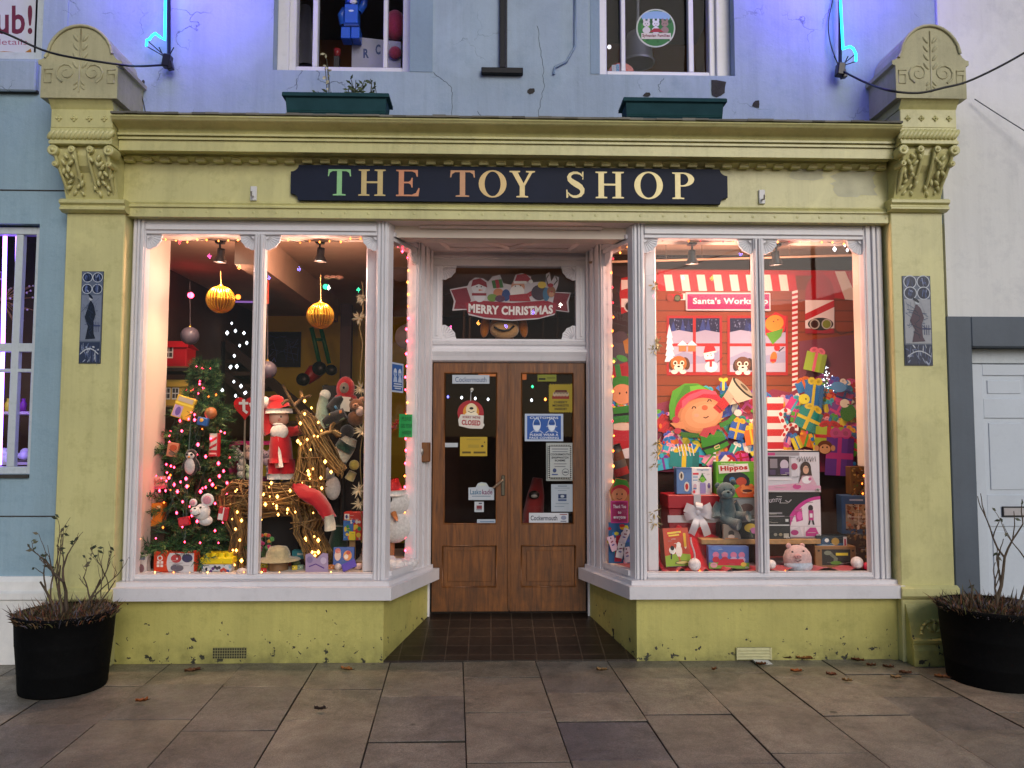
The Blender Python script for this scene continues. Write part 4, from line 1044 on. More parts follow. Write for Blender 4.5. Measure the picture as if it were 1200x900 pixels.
# ------------------------------------------------------------------ iron bracket, rope lights and cables
mb = M()
c = P(588, 82, .10); mb.box(P(564, 82, .08).x, P(613, 82, .08).x, .075, .118, P(588, 86, .08).z, P(588, 79, .08).z, '#15161a', .004)
x = P(589.5, 40, .09).x; mb.box(x-.025, x+.018, .08, .115, P(588, 79, .08).z, c.z+1.6, '#15161a', .004); mb.box(x+.018, x+.030, .09, .112, P(588, 79, .08).z, c.z+1.6, '#2b2d33')
tag(mb.build('iron_bracket', None, 'iron'), 'black iron post with a flat foot bolted to the wall between the upstairs windows', 'bracket')
MT['cyan'] = mat_emit('cyan_rope_light', (.02, .62, 1.0), 3.2)
MT['bluev'] = mat_emit('violet_blue_rope_light', (.20, .11, 1.0), 36.0)
def rope_light(name, label, xp, hook, box, yp):
    b = P(xp, box[1], .06); root = thing(name, label, 'rope light', (b.x, .06, b.z))
    m1 = M(); m1.tube([P(xp, box[1]+6, .06), P(xp, -330, .06)], .012, '#23242c', 6); m1.build('pole', root, 'iron')
    m1 = M(); c0 = P(box[0], box[1], .05); m1.obox(c0, (.026, .03, .045), rotm(0, 8, 0), '#14141a', .006); m1.obox(c0+Vector((.02, 0, -.03)), (.02, .02, .03), rotm(0, -14, 0), '#1d1d24', .004)
    for s in (-1, 1): m1.tube([c0, c0+Vector((s*.03, -.02, .05)), c0+Vector((s*.05, -.02, .09))], .004, '#14141a', 5)
    m1.build('junction_box', root, 'plastic')
    m1 = M(); up = P(hook[0][0], -40, .02)
    m1.tube([P(hook[0][0]+ (-1 if xp > 600 else 0), -60, .015)]+[P(x_, y_, .015) for x_, y_ in hook], .0085, '#fff', 8); m1.build('light_tube', root, MT['cyan'])
    m1 = M(); cc = P(xp, -72, -.24); pts = []
    for i in range(21):
        a = R(18*i+90); r_ = .42 if i % 4 == 0 else (.22 if i % 2 == 0 else .30); pts.append(cc+Vector((r_*math.cos(a), 0, r_*math.sin(a))))
    m1.tube(pts, .012, '#fff', 6); m1.build('star_tube', root, MT['bluev'])
    m1 = M()
    for s in hook[-2:]: m1.tube([P(*s, .015), P(box[0], box[1]-4, .05)], .0035, '#22232c', 4)
    m1.build('stay_wire', root, 'iron')
rope_light('rope_light', 'cyan rope light ending in a zigzag hook above the left cornice end', 198, [(194, -20), (193.5, 20), (193, 47), (187, 43), (182, 39), (178, 42), (175, 46), (172, 47), (171.5, 54)], (196, 72), 80)
rope_light('rope_light', 'cyan rope light ending in a curled hook above the right cornice end', 984.5, [(984, -20), (986, 20), (988, 58), (991, 56), (996, 54.5), (1000, 57), (1003, 63), (1003, 72)], (984.5, 82), 88)
mb = M()
def sagline(pp, r, col):
    pts = [P(*p) for p in pp]; out = []
    for i in range(len(pts)-1):
        a, b = pts[max(i-1, 0)], pts[i]; c_, d = pts[i+1], pts[min(i+2, len(pts)-1)]
        for k in range(6):
            t = k/6; out.append(.5*((2*b)+(c_-a)*t+(2*a-5*b+4*c_-d)*t*t+(-a+3*b-3*c_+d)*t**3))
    out.append(pts[-1]); mb.tube(out, r, col, 5)
sagline([(-60, 22, -.55), (0, 37, -.5), (60, 62, -.42), (137, 75.5, -.36), (165, 77.5, -.12), (194, 76, .05)], .0075, '#15161c')
tag(mb.build('power_cable', None, 'plastic'), 'black power cable running from the left edge across the left headstone to its rope light', 'cable')
mb = M(); sagline([(985, 82, .05), (1015, 97, -.15), (1042, 106, -.36), (1075, 109, -.38), (1105, 103, -.40), (1140, 93, -.42), (1200, 62, -.5), (1260, 20, -.6)], .0075, '#15161c')
tag(mb.build('power_cable', None, 'plastic'), 'black power cable sagging over the right headstone and leaving at the right edge', 'cable')
mb = M(); sagline([(1142, 116, .06), (1173, 136, .03), (1205, 156, 0), (1260, 190, -.1)], .004, '#5a5c66')
tag(mb.build('thin_wire', None, 'plastic'), 'thin grey wire slanting down the white wall from the right headstone', 'wire')
mb = M(); sagline([(982, 76, .05), (973, 50, .08), (971, 25, .10), (977, -6, .1), (979, -40, .1)], .004, '#1b1c24')
tag(mb.build('loop_wire', None, 'plastic'), 'loose black wire looping beside the right rope light pole', 'wire')
mb = M(); sagline([(137, 78, -.34), (158, 90, .05), (166, 112, .10), (171, 134, .11)], .0035, '#2a2b30')
tag(mb.build('loose_wire', None, 'plastic'), 'thin dark wire dropping behind the left headstone to the cornice', 'wire')

# ------------------------------------------------------------------ planters
def planter(label, cx, cy, r, h, seed, stems):
    rr = random.Random(seed)
    root = thing('potted_shrub', label, 'potted plant', (cx, cy, 0))
    mb = M()
    prof = [(0, .0), (r*.86, 0), (r*.875, .012), (r*.90, h*.25), (r*.908, h*.262), (r*.908, h*.275), (r*.905, h*.285), (r*.955, h*.60), (r*.962, h*.612), (r*.962, h*.63), (r*.962, h*.64), (r*.99, h*.93), (r*1.01, h*.94), (r*1.012, h*.985), (r, h), (r*.95, h), (r*.94, h-.06), (0, h-.06)]
    mb.lathe((cx, cy, 0), prof, '#0f1012', 44); mb.build('tub', root, MT['tub'])
    mb = M(); mb.lathe((cx, cy, h-.055), [(0, .03), (r*.6, .02), (r*.93, 0)], '#1c1612', 24); mb.build('soil', root, 'leaf')
    mb = M()
    for i in range(5200):
        a = rr.uniform(0, 2*math.pi); q = math.sqrt(rr.random())*r*.97; b = Vector((cx+q*math.cos(a), cy+q*math.sin(a), h-.05))
        out = Vector((math.cos(a), math.sin(a), 0))*(q/r)
        clump = .5+.5*math.sin(a*5+seed)*math.cos(q*18)
        ln = rr.uniform(.03, .085)*(.5+.8*clump)*(1.7 if rr.random() < .06 else 1); d = (out*rr.uniform(.1, .9)+Vector((rr.uniform(-.5, .5), rr.uniform(-.5, .5), rr.uniform(.5, 1.1)))).normalized()*ln
        sd = d.cross(Vector((rr.uniform(-1, 1), rr.uniform(-1, 1), .2))).normalized()*.0024
        m_ = b+d*.55+Vector((0, 0, .01)); cc = jit(rr.choice(['#4a3426', '#6e5438', '#3a2c22', '#7d664a', '#5b5a34', '#6a6570', '#39361f', '#82503a']), .3)
        mb.add([b-sd, b+sd, m_+sd*1.3, b+d, m_-sd*1.3], [(0, 1, 2, 4), (4, 2, 3)], cc)
    mb.build('heather', root, 'leaf')
    tw = M(); lf = M()
    def grow(p, d, ln, rad, depth):
        n = 4; pts = [p]; q = p.copy(); dd = d.copy()
        for i in range(n):
            dd = (dd+Vector((rr.uniform(-.25, .25), rr.uniform(-.2, .2), rr.uniform(-.08, .22)))).normalized(); q = q+dd*ln/n; pts.append(q)
        tw.tube(pts, [rad*(1-.45*i/n) for i in range(n+1)], jit('#5c4f40', .2), 6)
        if depth:
            for k in range(rr.choice([2, 2, 3])):
                t = rr.choice([2, 3, 4, 4]); grow(pts[t], (dd+Vector((rr.uniform(-.8, .8), rr.uniform(-.5, .5), rr.uniform(-.1, .5)))).normalized(), ln*rr.uniform(.5, .75), rad*.55, depth-1)
        else:
            for k in range(rr.randint(0, 2)):
                t = pts[rr.randint(2, n)]; d2 = Vector((rr.uniform(-1, 1), rr.uniform(-.6, .6), rr.uniform(-.7, .5))).normalized()*rr.uniform(.025, .05)
                sd = d2.cross(Vector((0, 1, 0))).normalized()*.009
                lf.add([t, t+d2*.45+sd, t+d2, t+d2*.45-sd], [(0, 1, 2, 3)], jit(rr.choice(['#3f4a34', '#525a45', '#6a6450', '#39402e']), .2))
    for sx, dx, ln, rad, dp in stems: grow(Vector((cx+sx, cy+rr.uniform(-.03, .03), h-.06)), Vector((dx, rr.uniform(-.15, .1), 1)).normalized(), ln, rad, dp)
    tw.build('branches', root, 'twig'); lf.build('leaves', root, 'leaf')
MT['tub'] = mat_paint('black_plastic_tub', '#060708', .8, .3, 6, .3, 40, dirt='#141414', dirtamt=.5, spec=.12)
cl = P(77, 760, -.38)
planter('black barrel planter of brown heather and bare shrub at the left pilaster', cl.x, -.39, .272, .45, 11, [(.02, -.1, .24, .014, 3), (-.05, -.45, .26, .010, 2), (.06, .45, .26, .010, 3), (.0, .1, .34, .008, 2), (.12, .9, .30, .006, 2), (-.02, .0, .3, .007, 2)])
cr = P(1168, 760, -.40)
planter('black barrel planter of brown heather and bare shrub by the grey door surround', cr.x, -.38, .31, .46, 15, [(.02, .25, .36, .013, 2), (.12, .35, .4, .009, 2), (-.10, -.3, .14, .006, 1), (.0, .0, .22, .007, 1)])

# ------------------------------------------------------------------ fallen leaves and litter
lv = [(225.5, 788.5, 8.5, 'long rust-brown leaf on the paving below the left air vent'), (166, 824, 6.5, 'orange-brown leaf on the paving to the right of the left planter'), (406, 786.5, 8, 'flat brown leaf below the left window, beside the porch'), (375, 833.5, 6.5, 'very dark curled leaf lying nearest the camera'),
      (705, 787.5, 6, 'pale yellow-brown leaf on the paving in front of the porch corner'), (837, 786.5, 4, 'tiny brown leaf left of the right air vent'), (892, 780.5, 6, 'brown leaf at the wall under the right air vent'), (933, 789, 6.5, 'bright orange-brown leaf right of the right air vent'),
      (974, 793, 5.5, 'small red-brown leaf below the right window, apart from the wall'), (992.5, 800, 5.5, 'tan leaf furthest from the right window wall'), (943, 774, 9, 'wide brown leaf tucked against the right stall riser'), (921, 773, 5.5, 'small leaf against the stall riser just right of the vent'),
      (1005, 776, 7, 'dark brown leaf against the wall near the right pilaster'), (1021, 782, 5.5, 'red-brown leaf in front of the right end of the stall riser'), (1041, 784, 6, 'oval brown leaf left of the right pilaster foot'), (1061, 791, 7, 'long brown leaf in front of the right pilaster foot'),
      (1050, 796.5, 6, 'faded tan leaf in front of the right pilaster'), (1104, 796, 8, 'rusty leaf touching the right planter')]
for i, (px, py, w, lab) in enumerate(lv):
    rr = random.Random(50+i); c = G(px, py, .004); s = w/906*(c.y+5.2)
    col = jit(rr.choice(['#7a4a22', '#6a3a1e', '#8a5a2c', '#5d3a22']), .2)
    if 'dark curled' in lab: col = C('#2a1d18')
    if 'pale' in lab or 'tan' in lab: col = C('#8f7248')
    if 'orange' in lab: col = C('#9a5320')
    mb = M(); n = 11; a0 = rr.uniform(0, 3); vs = []; ctr = []
    for k in range(n):
        t = k/(n-1); x_ = (t-.5)*2*s; ww = s*.52*math.sin(math.pi*min(1, t*1.05))**.7*(1+.22*math.sin(k*2.4)); zc_ = .006+.012*abs(t-.5)+rr.uniform(0, .003)
        for sg in (-1, 0, 1):
            p = Vector((x_, sg*ww, zc_+(.016 if sg else 0)*rr.uniform(.5, 1.2))); p = Matrix.Rotation(a0*.35-.5, 3, 'Z') @ p; vs.append(c+p)
    fs = []
    for k in range(n-1):
        for sg in (0, 1): fs.append((k*3+sg, k*3+sg+1, k*3+3+sg+1, k*3+3+sg))
    mb.add(vs, fs, col, True); mb.tube([vs[1], vs[-2], vs[-2]+Vector((s*.35, s*.12, .004))], .0018, '#3a2414', 4)
    tag(mb.build('fallen_leaf', None, 'leaf', origin=c), lab, 'leaf', 'fallen leaves on the pavement')
mb = M(); c = G(894, 777, .004); mb.obox(c+Vector((0, 0, .006)), (.055, .03, .002), rotm(8, 5, 10), '#d9d9d6'); tag(mb.build('paper_scrap', None, 'paper', origin=c), 'scrap of white paper on the ground under the right air vent', 'litter')
FILL_W = 11
SPOT_W = 36
MT['sparkle'] = mat_attr('sequin_cloth', .25, .5, 120, .8, 200, metal=.6)
# ================================================================== contents of the left display window
def sc(Y): return (Y+5.2)/FPX           # metres per photo pixel at that depth
def carton(name, label, cat, x0, y0, x1, y1, Y, dep, col, art=None, side=None, rot=0, lean=0, group=None, mat='toy', floor=None):
    """a printed box; front face spans the measured rectangle, art drawn in 0..1 front coordinates"""
    a, b = P(x0, y1, Y), P(x1, y0, Y); w, h = b.x-a.x, b.z-a.z; z0 = a.z if floor is None else floor
    c = Vector(((a.x+b.x)/2, Y, z0)); mt = Matrix.Rotation(R(rot), 3, 'Z') @ Matrix.Rotation(R(lean), 3, 'X')
    mb = M(); ctr = c + mt @ Vector((0, dep/2, h/2)); mb.obox(ctr, (w/2, dep/2, h/2), mt, col, .003)
    mb.frame(c + mt @ Vector((-w/2, -.0005, h)), mt @ Vector((w, 0, 0)), mt @ Vector((0, 0, -h)), mt @ Vector((0, -1, 0)), .0006)
    if art: art(mb)
    rq = random.Random(int(x0*7+y0))
    for k in range(9):
        u, v, w_ = rq.uniform(.05, .75), rq.uniform(.06, .95), rq.uniform(.08, .22); mb.r(u, v, u+w_, v+.010, rq.choice(['#c9c4be', '#5a5552', '#8a8480', '#d8cfc0', '#3a3634']))
    mb.r(0, .985, 1, 1, '#4a4440'); mb.r(.9, .90, .97, .965, '#e0dcd6'); [mb.r(.905+.012*k, .905, .909+.012*k+.004*(k % 2), .96, '#2a2826') for k in range(5)]
    return tag(mb.build(name, None, mat, origin=c), label, cat, group)
def sheet(name, label, x0, y0, x1, y1, Y, col, art=None, cat='notice', rot=0, group=None, mat='paper'):
    a, b = P(x0, y1, Y), P(x1, y0, Y); w, h = b.x-a.x, b.z-a.z; c = Vector(((a.x+b.x)/2, Y, (a.z+b.z)/2)); mt = Matrix.Rotation(R(rot), 3, 'Y')
    mb = M(); mb.obox(c+Vector((0, .001, 0)), (w/2, .001, h/2), mt, col)
    mb.frame(c+mt @ Vector((-w/2, 0, h/2)), mt @ Vector((w, 0, 0)), mt @ Vector((0, 0, -h)), (0, -1, 0), .0005)
    if art: art(mb)
    return tag(mb.build(name, None, mat, origin=(c.x, c.y, a.z)), label, cat, group)
EM = {'pink': mat_emit('pink_bulb', (1.0, .03, .07), 15), 'warm': mat_emit('warm_bulb', (1.0, .26, .04), 5), 'white': mat_emit('cool_bulb', (.85, .92, 1.0), 3), 'amber': mat_emit('amber_bulb', (1.0, .16, .02), 4),
      'red': mat_emit('red_bulb', (1.0, .04, .06), 2.2), 'green': mat_emit('green_bulb', (.05, 1.0, .35), 1.6), 'blue': mat_emit('blue_bulb', (.2, .2, 1.0), 2), 'gold': mat_emit('golden_bulb', (1.0, .44, .08), 7)}
_bm = {}
def bulb_mesh(kind, r):
    k = (kind, r)
    if k not in _bm:
        me = bpy.data.meshes.new('bulb'); q = r*1.0
        me.from_pydata([(q, 0, 0), (-q, 0, 0), (0, q, 0), (0, -q, 0), (0, 0, q*1.35), (0, 0, -q*1.35)], [], [(0, 2, 4), (2, 1, 4), (1, 3, 4), (3, 0, 4), (2, 0, 5), (1, 2, 5), (3, 1, 5), (0, 3, 5)])
        me.polygons.foreach_set('use_smooth', [True]*8)
        me.materials.append(EM[kind]); _bm[k] = me
    return _bm[k]
def fairy(label, wires, bulbs, wire_col='#15201a', r=.0065, cat='string lights', wr=.0018):
    o0 = Vector(wires[0][0]); root = thing('string_lights', label, cat, o0)
    mb = M()
    for w in wires: mb.tube(w, wr, wire_col, 4, smooth=False)
    mb.build('wire', root, 'plastic')
    for p, kind, k in bulbs:
        b = bpy.data.objects.new('bulb', bulb_mesh(kind, round(r*k, 5))); COL.objects.link(b); b.parent = root; b.location = Vector(p)-o0
    return root
def along(pts, n, jit_=.0, rr=random):
    pts = [Vector(p) for p in pts]; L = [0]
    for a, b in zip(pts, pts[1:]): L.append(L[-1]+(b-a).length)
    out = []
    for i in range(n):
        s = L[-1]*(i+.5)/n
        for k in range(len(pts)-1):
            if L[k+1] >= s: break
        t = (s-L[k])/max(1e-6, L[k+1]-L[k]); out.append(pts[k].lerp(pts[k+1], t)+Vector((rr.uniform(-1, 1), rr.uniform(-1, 0), rr.uniform(-1, 1)))*jit_)
    return out
def wavy(pts, n, amp, rr):
    q = along(pts, n); return [p+Vector((rr.uniform(-1, 1)*amp, rr.uniform(-.4, .4)*amp, rr.uniform(-1, 1)*amp)) for p in q]

# ---------------------------------------------------------------- the shop behind
mb = M()    # open staircase: two dark stringers and treads
for dz in (0, .34):
    a, b = P(236, 372, 3.2), P(440, 545, 3.2); mb.prism([(a.x, 3.2, a.z-dz), (a.x, 3.2, a.z-dz-.13), (b.x, 3.2, b.z-dz-.13), (b.x, 3.2, b.z-dz)], (0, .06, 0), '#3c2a1e')
for i in range(12):
    t = i/12; p = a.lerp(b, t); mb.box(p.x-.02, p.x+.24, 3.25, 4.0, p.z-.36, p.z-.32, '#4a3626')
for px in (240, 255): 
    q = P(px, 400, 3.1); mb.box(q.x-.05, q.x+.05, 3.1, 3.2, .165, q.z, '#241c16')
tag(mb.build('staircase', None, 'dark'), 'dark open staircase slanting down through the shop behind the left window', 'staircase')
rr = random.Random(12)
wp = [P(x, y, 3.05) for x, y in ((272, 378), (275, 392), (284, 390), (288, 400), (280, 420), (276, 438), (286, 445), (288, 458), (268, 465), (300, 478))]
fairy('cool white fairy lights wound down the dark staircase', [wp], [(p, 'white', rr.uniform(1.4, 2.4)) for p in along(wp, 20, .07, rr)], r=.0085)
mb = M(); q = P(405, 450, 3.6); mb.box(q.x-.06, q.x+.06, 3.55, 3.67, .165, ZCEIL-.002, '#6d5f63'); tag(mb.build('iron_column', None, 'dark'), 'slim grey column standing in the shop behind the reindeer antlers', 'column')
root = thing('shelving_unit', 'grey shelving unit with white price strips near the back wall of the shop', 'shelves', (P(418, 500, 4.2).x, 4.2, .165))
mb = M(); x0, x1 = P(382, 430, 4.2).x, P(447, 430, 4.2).x
for px in (0, 1): mb.box((x0, x1-.03)[px], (x0+.03, x1)[px], 4.1, 4.45, .165, 2.1, '#3b3533')
mb.build('upright', root, 'dark')
for i in range(7):
    s = M(); z = .4+.27*i; s.box(x0, x1, 4.05, 4.45, z, z+.025, '#8b8384'); s.build('shelf', root, 'toy')
for i, (px, py, col) in enumerate([(388, 424, '#56422f'), (395, 440, '#73304a'), (415, 423, '#2f4a66'), (426, 441, '#6a6a3a'), (437, 424, '#6d3a2a'), (404, 457, '#3d5e46'), (428, 459, '#554a70')]):
    z = .425+.27*min(range(6), key=lambda k: abs(.425+.27*k - P(px, py, 4.15).z)); c = P(px, py, 4.15); m2 = M(); m2.box(c.x-.05, c.x+.05, 4.1, 4.2, z, z+.15, col, .006)
    tag(m2.build('stock_box', None, 'toy'), ['brown', 'maroon', 'navy', 'olive', 'rust red', 'dull green', 'slate purple'][i]+' stock box on the grey shelving unit at the back', 'box', 'stock boxes on the back shelves')
def dark_poster(mb):
    r2 = random.Random(3)
    for i in range(40): mb.l([(r2.uniform(.05, .95), r2.uniform(.1, .9)) for _ in range(2)], .012, r2.choice(['#1b2140', '#3c4a86', '#58639c', '#20233a', '#5a4a6e']))
    mb.e(.42, .35, .16, .2, '#15182a'); mb.l([(.2, .85), (.26, .74), (.3, .86)], .02, '#7f8ff0')
sheet('framed_poster', 'dark blue framed poster of tangled lines on the mustard wall behind the left window', 311, 389, 353, 430, 4.46, '#191d30', dark_poster, 'poster')
root = thing('toy_mower', 'toy lawn mower with green rails, red body and black wheels hung against the mustard wall', 'toy', P(385, 450, 3.4))
mb = M()
mb.tube([P(365, 384, 3.4), P(375, 428, 3.4)], .025, '#0f6a32', 6); mb.tube([P(376, 384, 3.45), P(386, 426, 3.45)], .025, '#0f6a32', 6); mb.tube([P(368, 398, 3.42), P(379, 398, 3.42)], .02, '#0f6a32', 6); mb.build('rails', root, 'plastic')
mb = M(); mb.tube([P(358, 446, 3.4), P(368, 436, 3.4), P(382, 430, 3.4)], [.06, .09, .05], '#b0171f', 8); mb.build('body', root, 'plastic')
for px, py, r_ in ((356, 445, .07), (375, 432, .075), (389, 434, .06)):
    mb = M(); q = P(px, py, 3.34); mb.lathe(q, [(0, 0), (r_, 0), (r_, .06), (0, .06)], '#0d0d0f', 16, axis=Matrix.Rotation(R(90), 3, 'X')); mb.build('wheel', root, 'plastic')
MT['stripled'] = mat_emit('violet_ceiling_strip', (.45, .2, .7), .35)
for i, (x0, y0, x1, y1) in enumerate(((197, 318, 272, 321), (197, 352, 300, 354))):
    mb = M(); mb.tube([P(x0, y0, 3.4-.8*(1-i)), P(x1, y1, 3.4-.8*(1-i))], .012, '#fff', 5); tag(mb.build('ceiling_strip', None, MT['stripled']), ['nearer dim violet strip light under the dark ceiling', 'further dim violet strip light under the dark ceiling'][i], 'strip light')
root = thing('shop_shelf', 'dark wooden shelf rack against the left wall holding two toy dollhouses', 'shelf', (P(203, 500, 1.25).x, 1.25, .165))
for py in (431, 477, 520): 
    s = M(); a, b = P(184, py, 1.1), P(222, py, 1.1); s.box(a.x-.1, b.x, 1.1, 1.5, a.z-.025, a.z, '#30241c'); s.build('board', root, 'dark')
s = M(); s.box(P(221, 400, 1.45).x-.02, P(221, 400, 1.45).x, 1.45, 1.5, .165, P(221, 390, 1.45).z, '#221a15'); s.build('upright', root, 'dark')
def house(label, x0, y0, x1, y1, Y, wall, roof, win, wpos):
    a, b = P(x0, y1, Y), P(x1, y0, Y); w, h = b.x-a.x, b.z-a.z; root = thing('dollhouse', label, 'dollhouse', ((a.x+b.x)/2, Y+.1, a.z))
    mb = M(); mb.box(a.x, b.x, Y, Y+.2, a.z+.01, b.z-h*.28, wall, .004); mb.box(a.x-.01, b.x+.01, Y-.02, Y+.22, a.z, a.z+.012, '#8a6a4a'); mb.build('wall', root, 'toy')
    mb = M(); zr = b.z-h*.28; mb.prism([(a.x-.015, Y-.02, zr), (b.x+.015, Y-.02, zr), (b.x-w*.14, Y+.1, b.z), (a.x+w*.14, Y+.1, b.z)], (0, .012, 0), roof); mb.prism([(a.x-.015, Y+.22, zr), (b.x+.015, Y+.22, zr), (b.x-w*.14, Y+.1, b.z), (a.x+w*.14, Y+.1, b.z)], (0, .012, 0), roof); mb.build('roof', root, 'toy')
    for u, v, ww, hh in wpos:
        mb = M(); mb.frame((a.x, Y-.001, b.z), (w, 0, 0), (0, 0, -h), (0, -1, 0)); mb.r(u-ww/2, v-hh/2, u+ww/2, v+hh/2, '#efe9e0')
        for i in range(2):
            for j in range(2): mb.r(u-ww*.42+ww*.45*i, v-hh*.42+hh*.45*j, u-ww*.42+ww*.45*i+ww*.36, v-hh*.42+hh*.45*j+hh*.36, '#4a4440')
        mb.build('window', root, 'toy')
house('red wooden dollhouse on the upper shelf at the left of the window', 186, 398, 219, 431, 1.12, '#c01a26', '#d3222e', '#fff', [(.36, .45, .3, .42)])
house('yellow wooden dollhouse on the lower shelf at the left of the window', 184, 444, 219, 477, 1.12, '#d3a844', '#d9b24e', '#fff', [(.33, .52, .24, .42), (.62, .52, .24, .42)])

# ---------------------------------------------------------------- spotlights
SPOTS = []
def spotlight(label, px, py_top, py_bot, Y, aim, power):
    a, b = P(px, py_top, Y), P(px, py_bot, Y); root = thing('spotlight', label, 'spotlight', (a.x, Y, a.z), 'black ceiling spotlights')
    mb = M(); mb.box(a.x-.03, a.x+.03, Y-.03, Y+.03, a.z-.015, ZCEIL-.002, '#14110f', .004); mb.tube([(a.x, Y, a.z-.01), (a.x, Y, a.z-.07)], .008, '#14110f', 6); mb.build('mount', root, 'plastic')
    tgt = Vector(aim); d = (tgt-b).normalized(); ax = d.to_track_quat('Z', 'Y').to_matrix()
    mb = M(); mb.lathe(b-d*.09, [(0, 0), (.026, 0), (.028, .02), (.028, .055), (.045, .085), (.047, .10), (.040, .10), (.03, .07), (0, .07)], '#15120f', 16, axis=ax); mb.build('lamp_head', root, 'plastic')
    mb = M(); mb.lathe(b-d*.09, [(0, .088), (.034, .088)], '#fff', 14, axis=ax); mb.build('lamp', root, MT['spotface'])
    ld = bpy.data.lights.new('spot', 'SPOT'); ld.energy = power; ld.color = (1.0, .66, .40); ld.spot_size = R(112); ld.spot_blend = 1.0; ld.shadow_soft_size = .03
    lo = bpy.data.objects.new('lamp_beam', ld); COL.objects.link(lo); lo.parent = root; lo.location = (b+d*.02)-Vector((a.x, Y, a.z)); lo.rotation_euler = d.to_track_quat('-Z', 'Y').to_euler()
    ld = bpy.data.lights.new('fill_light', 'POINT'); ld.energy = FILL_W; ld.color = (1.0, .56, .42); ld.shadow_soft_size = .03  # extra point light added under each spot to brighten ceiling and porch
    lo = bpy.data.objects.new('added_fill', ld); COL.objects.link(lo); lo.parent = root; lo.location = (b+d*.05)-Vector((a.x, Y, a.z))
MT['spotface'] = mat_emit('hot_lamp_face', (1.0, .78, .5), 5)
spotlight('black ceiling spotlight above the left golden bauble', 258, 283, 306, .36, P(228, 640, .45), SPOT_W)
spotlight('black ceiling spotlight above the right golden bauble', 375, 283, 305, .36, P(345, 640, .45), SPOT_W)
spotlight('black ceiling spotlight to the left of the right-hand mullion', 811, 285, 308, .28, P(815, 660, .50), SPOT_W)
spotlight('black ceiling spotlight to the right of the right-hand mullion', 909.5, 287, 309, .28, P(935, 650, .55), SPOT_W)

# ---------------------------------------------------------------- hanging baubles
def bauble(label, px, py, r, Y, gold, top, dy=0):
    c = P(px, py, Y); rm = r*sc(Y); root = thing('hanging_bauble', label, 'bauble', c)
    mb = M()
    if gold:
        for i in range(26):
            a = 2*math.pi*i/26; mb.tube([c+Vector((rm*.97*math.sin(t)*math.cos(a), rm*.97*math.sin(t)*math.sin(a), rm*.95*math.cos(t))) for t in [R(12+156*k/10) for k in range(11)]], rm*.075, '#e0a234', 5)
        mb.lathe(c, [(rm*.99, -.006), (rm*1.01, 0), (rm*.99, .006)], '#e0a234', 26)
        mb.build('slats', root, 'brass'); mb = M(); mb.ell(c, rm*.86, '#c98a2a'); mb.build('core', root, 'brass')
    else:
        mb.ell(c, rm, '#5d5560', nu=22, nv=14); mb.build('ball', root, 'plastic')
    mb = M(); mb.lathe(c+Vector((0, 0, rm*.95)), [(rm*.16, 0), (rm*.16, rm*.14), (rm*.05, rm*.2), (rm*.05, rm*.3)], '#c9a043', 10); mb.build('cap', root, 'brass')
    mb = M(); mb.tube([c+Vector((0, 0, rm*1.2)), P(px, top, Y)], .0022, '#c2a05c' if gold else '#6d6468', 4); mb.build('cord', root, 'twig')
bauble('golden slatted bauble hanging on the left, over the Christmas tree', 258.5, 351, 16, .5, True, 318)
bauble('golden slatted bauble hanging on the right, over the wicker reindeer', 375.5, 370, 15.5, .5, True, 322)
bauble('smoky grey ball bauble on a long cord left of the tree tip', 222.5, 393.5, 10.5, .8, False, 330)
bauble('smoky grey ball bauble half hidden by the left-hand mullion', 313.5, 433.5, 10.5, .8, False, 330)
# orange and white hanging panel behind the mullion
sheet('hanging_card', 'narrow orange panel with a glowing white oval hanging behind the left-hand mullion', 305, 305, 316, 356, .9, '#e06a16', lambda m: (m.e(.45, .42, .32, .30, '#fbf6e8'), m.r(.85, 0, 1, 1, '#b8320f')), 'card')
mb = M()
for dx in (-.03, .03): mb.ell(P(391, 325, 1.3)+Vector((dx*1.6, 0, .0)), (.035, .03, .02), '#d4a590')
mb.box(P(391, 325, 1.3).x-.05, P(391, 325, 1.3).x+.05, 1.28, 1.32, P(391, 325, 1.3).z-.01, P(391, 325, 1.3).z+.012, '#d4a590')
tag(mb.build('bone_ornament', None, 'plastic'), 'pale bone shaped ornament hanging high under the ceiling', 'ornament')
mb = M(); mb.ell(P(381.5, 336, 1.25), .022, '#fff'); tag(mb.build('green_lamp', None, EM['green']), 'single green glowing lamp beside the bone ornament', 'lamp')
mb = M(); mb.ell(P(223.5, 346, 1.6), .026, '#fff'); tag(mb.build('red_lamp', None, EM['pink']), 'single pink glowing lamp over the red dollhouse', 'lamp')
mb = M(); mb.ell(P(279, 348, 1.6), .022, '#fff'); tag(mb.build('orange_lamp', None, EM['amber']), 'single orange glowing lamp right of the left golden bauble', 'lamp')

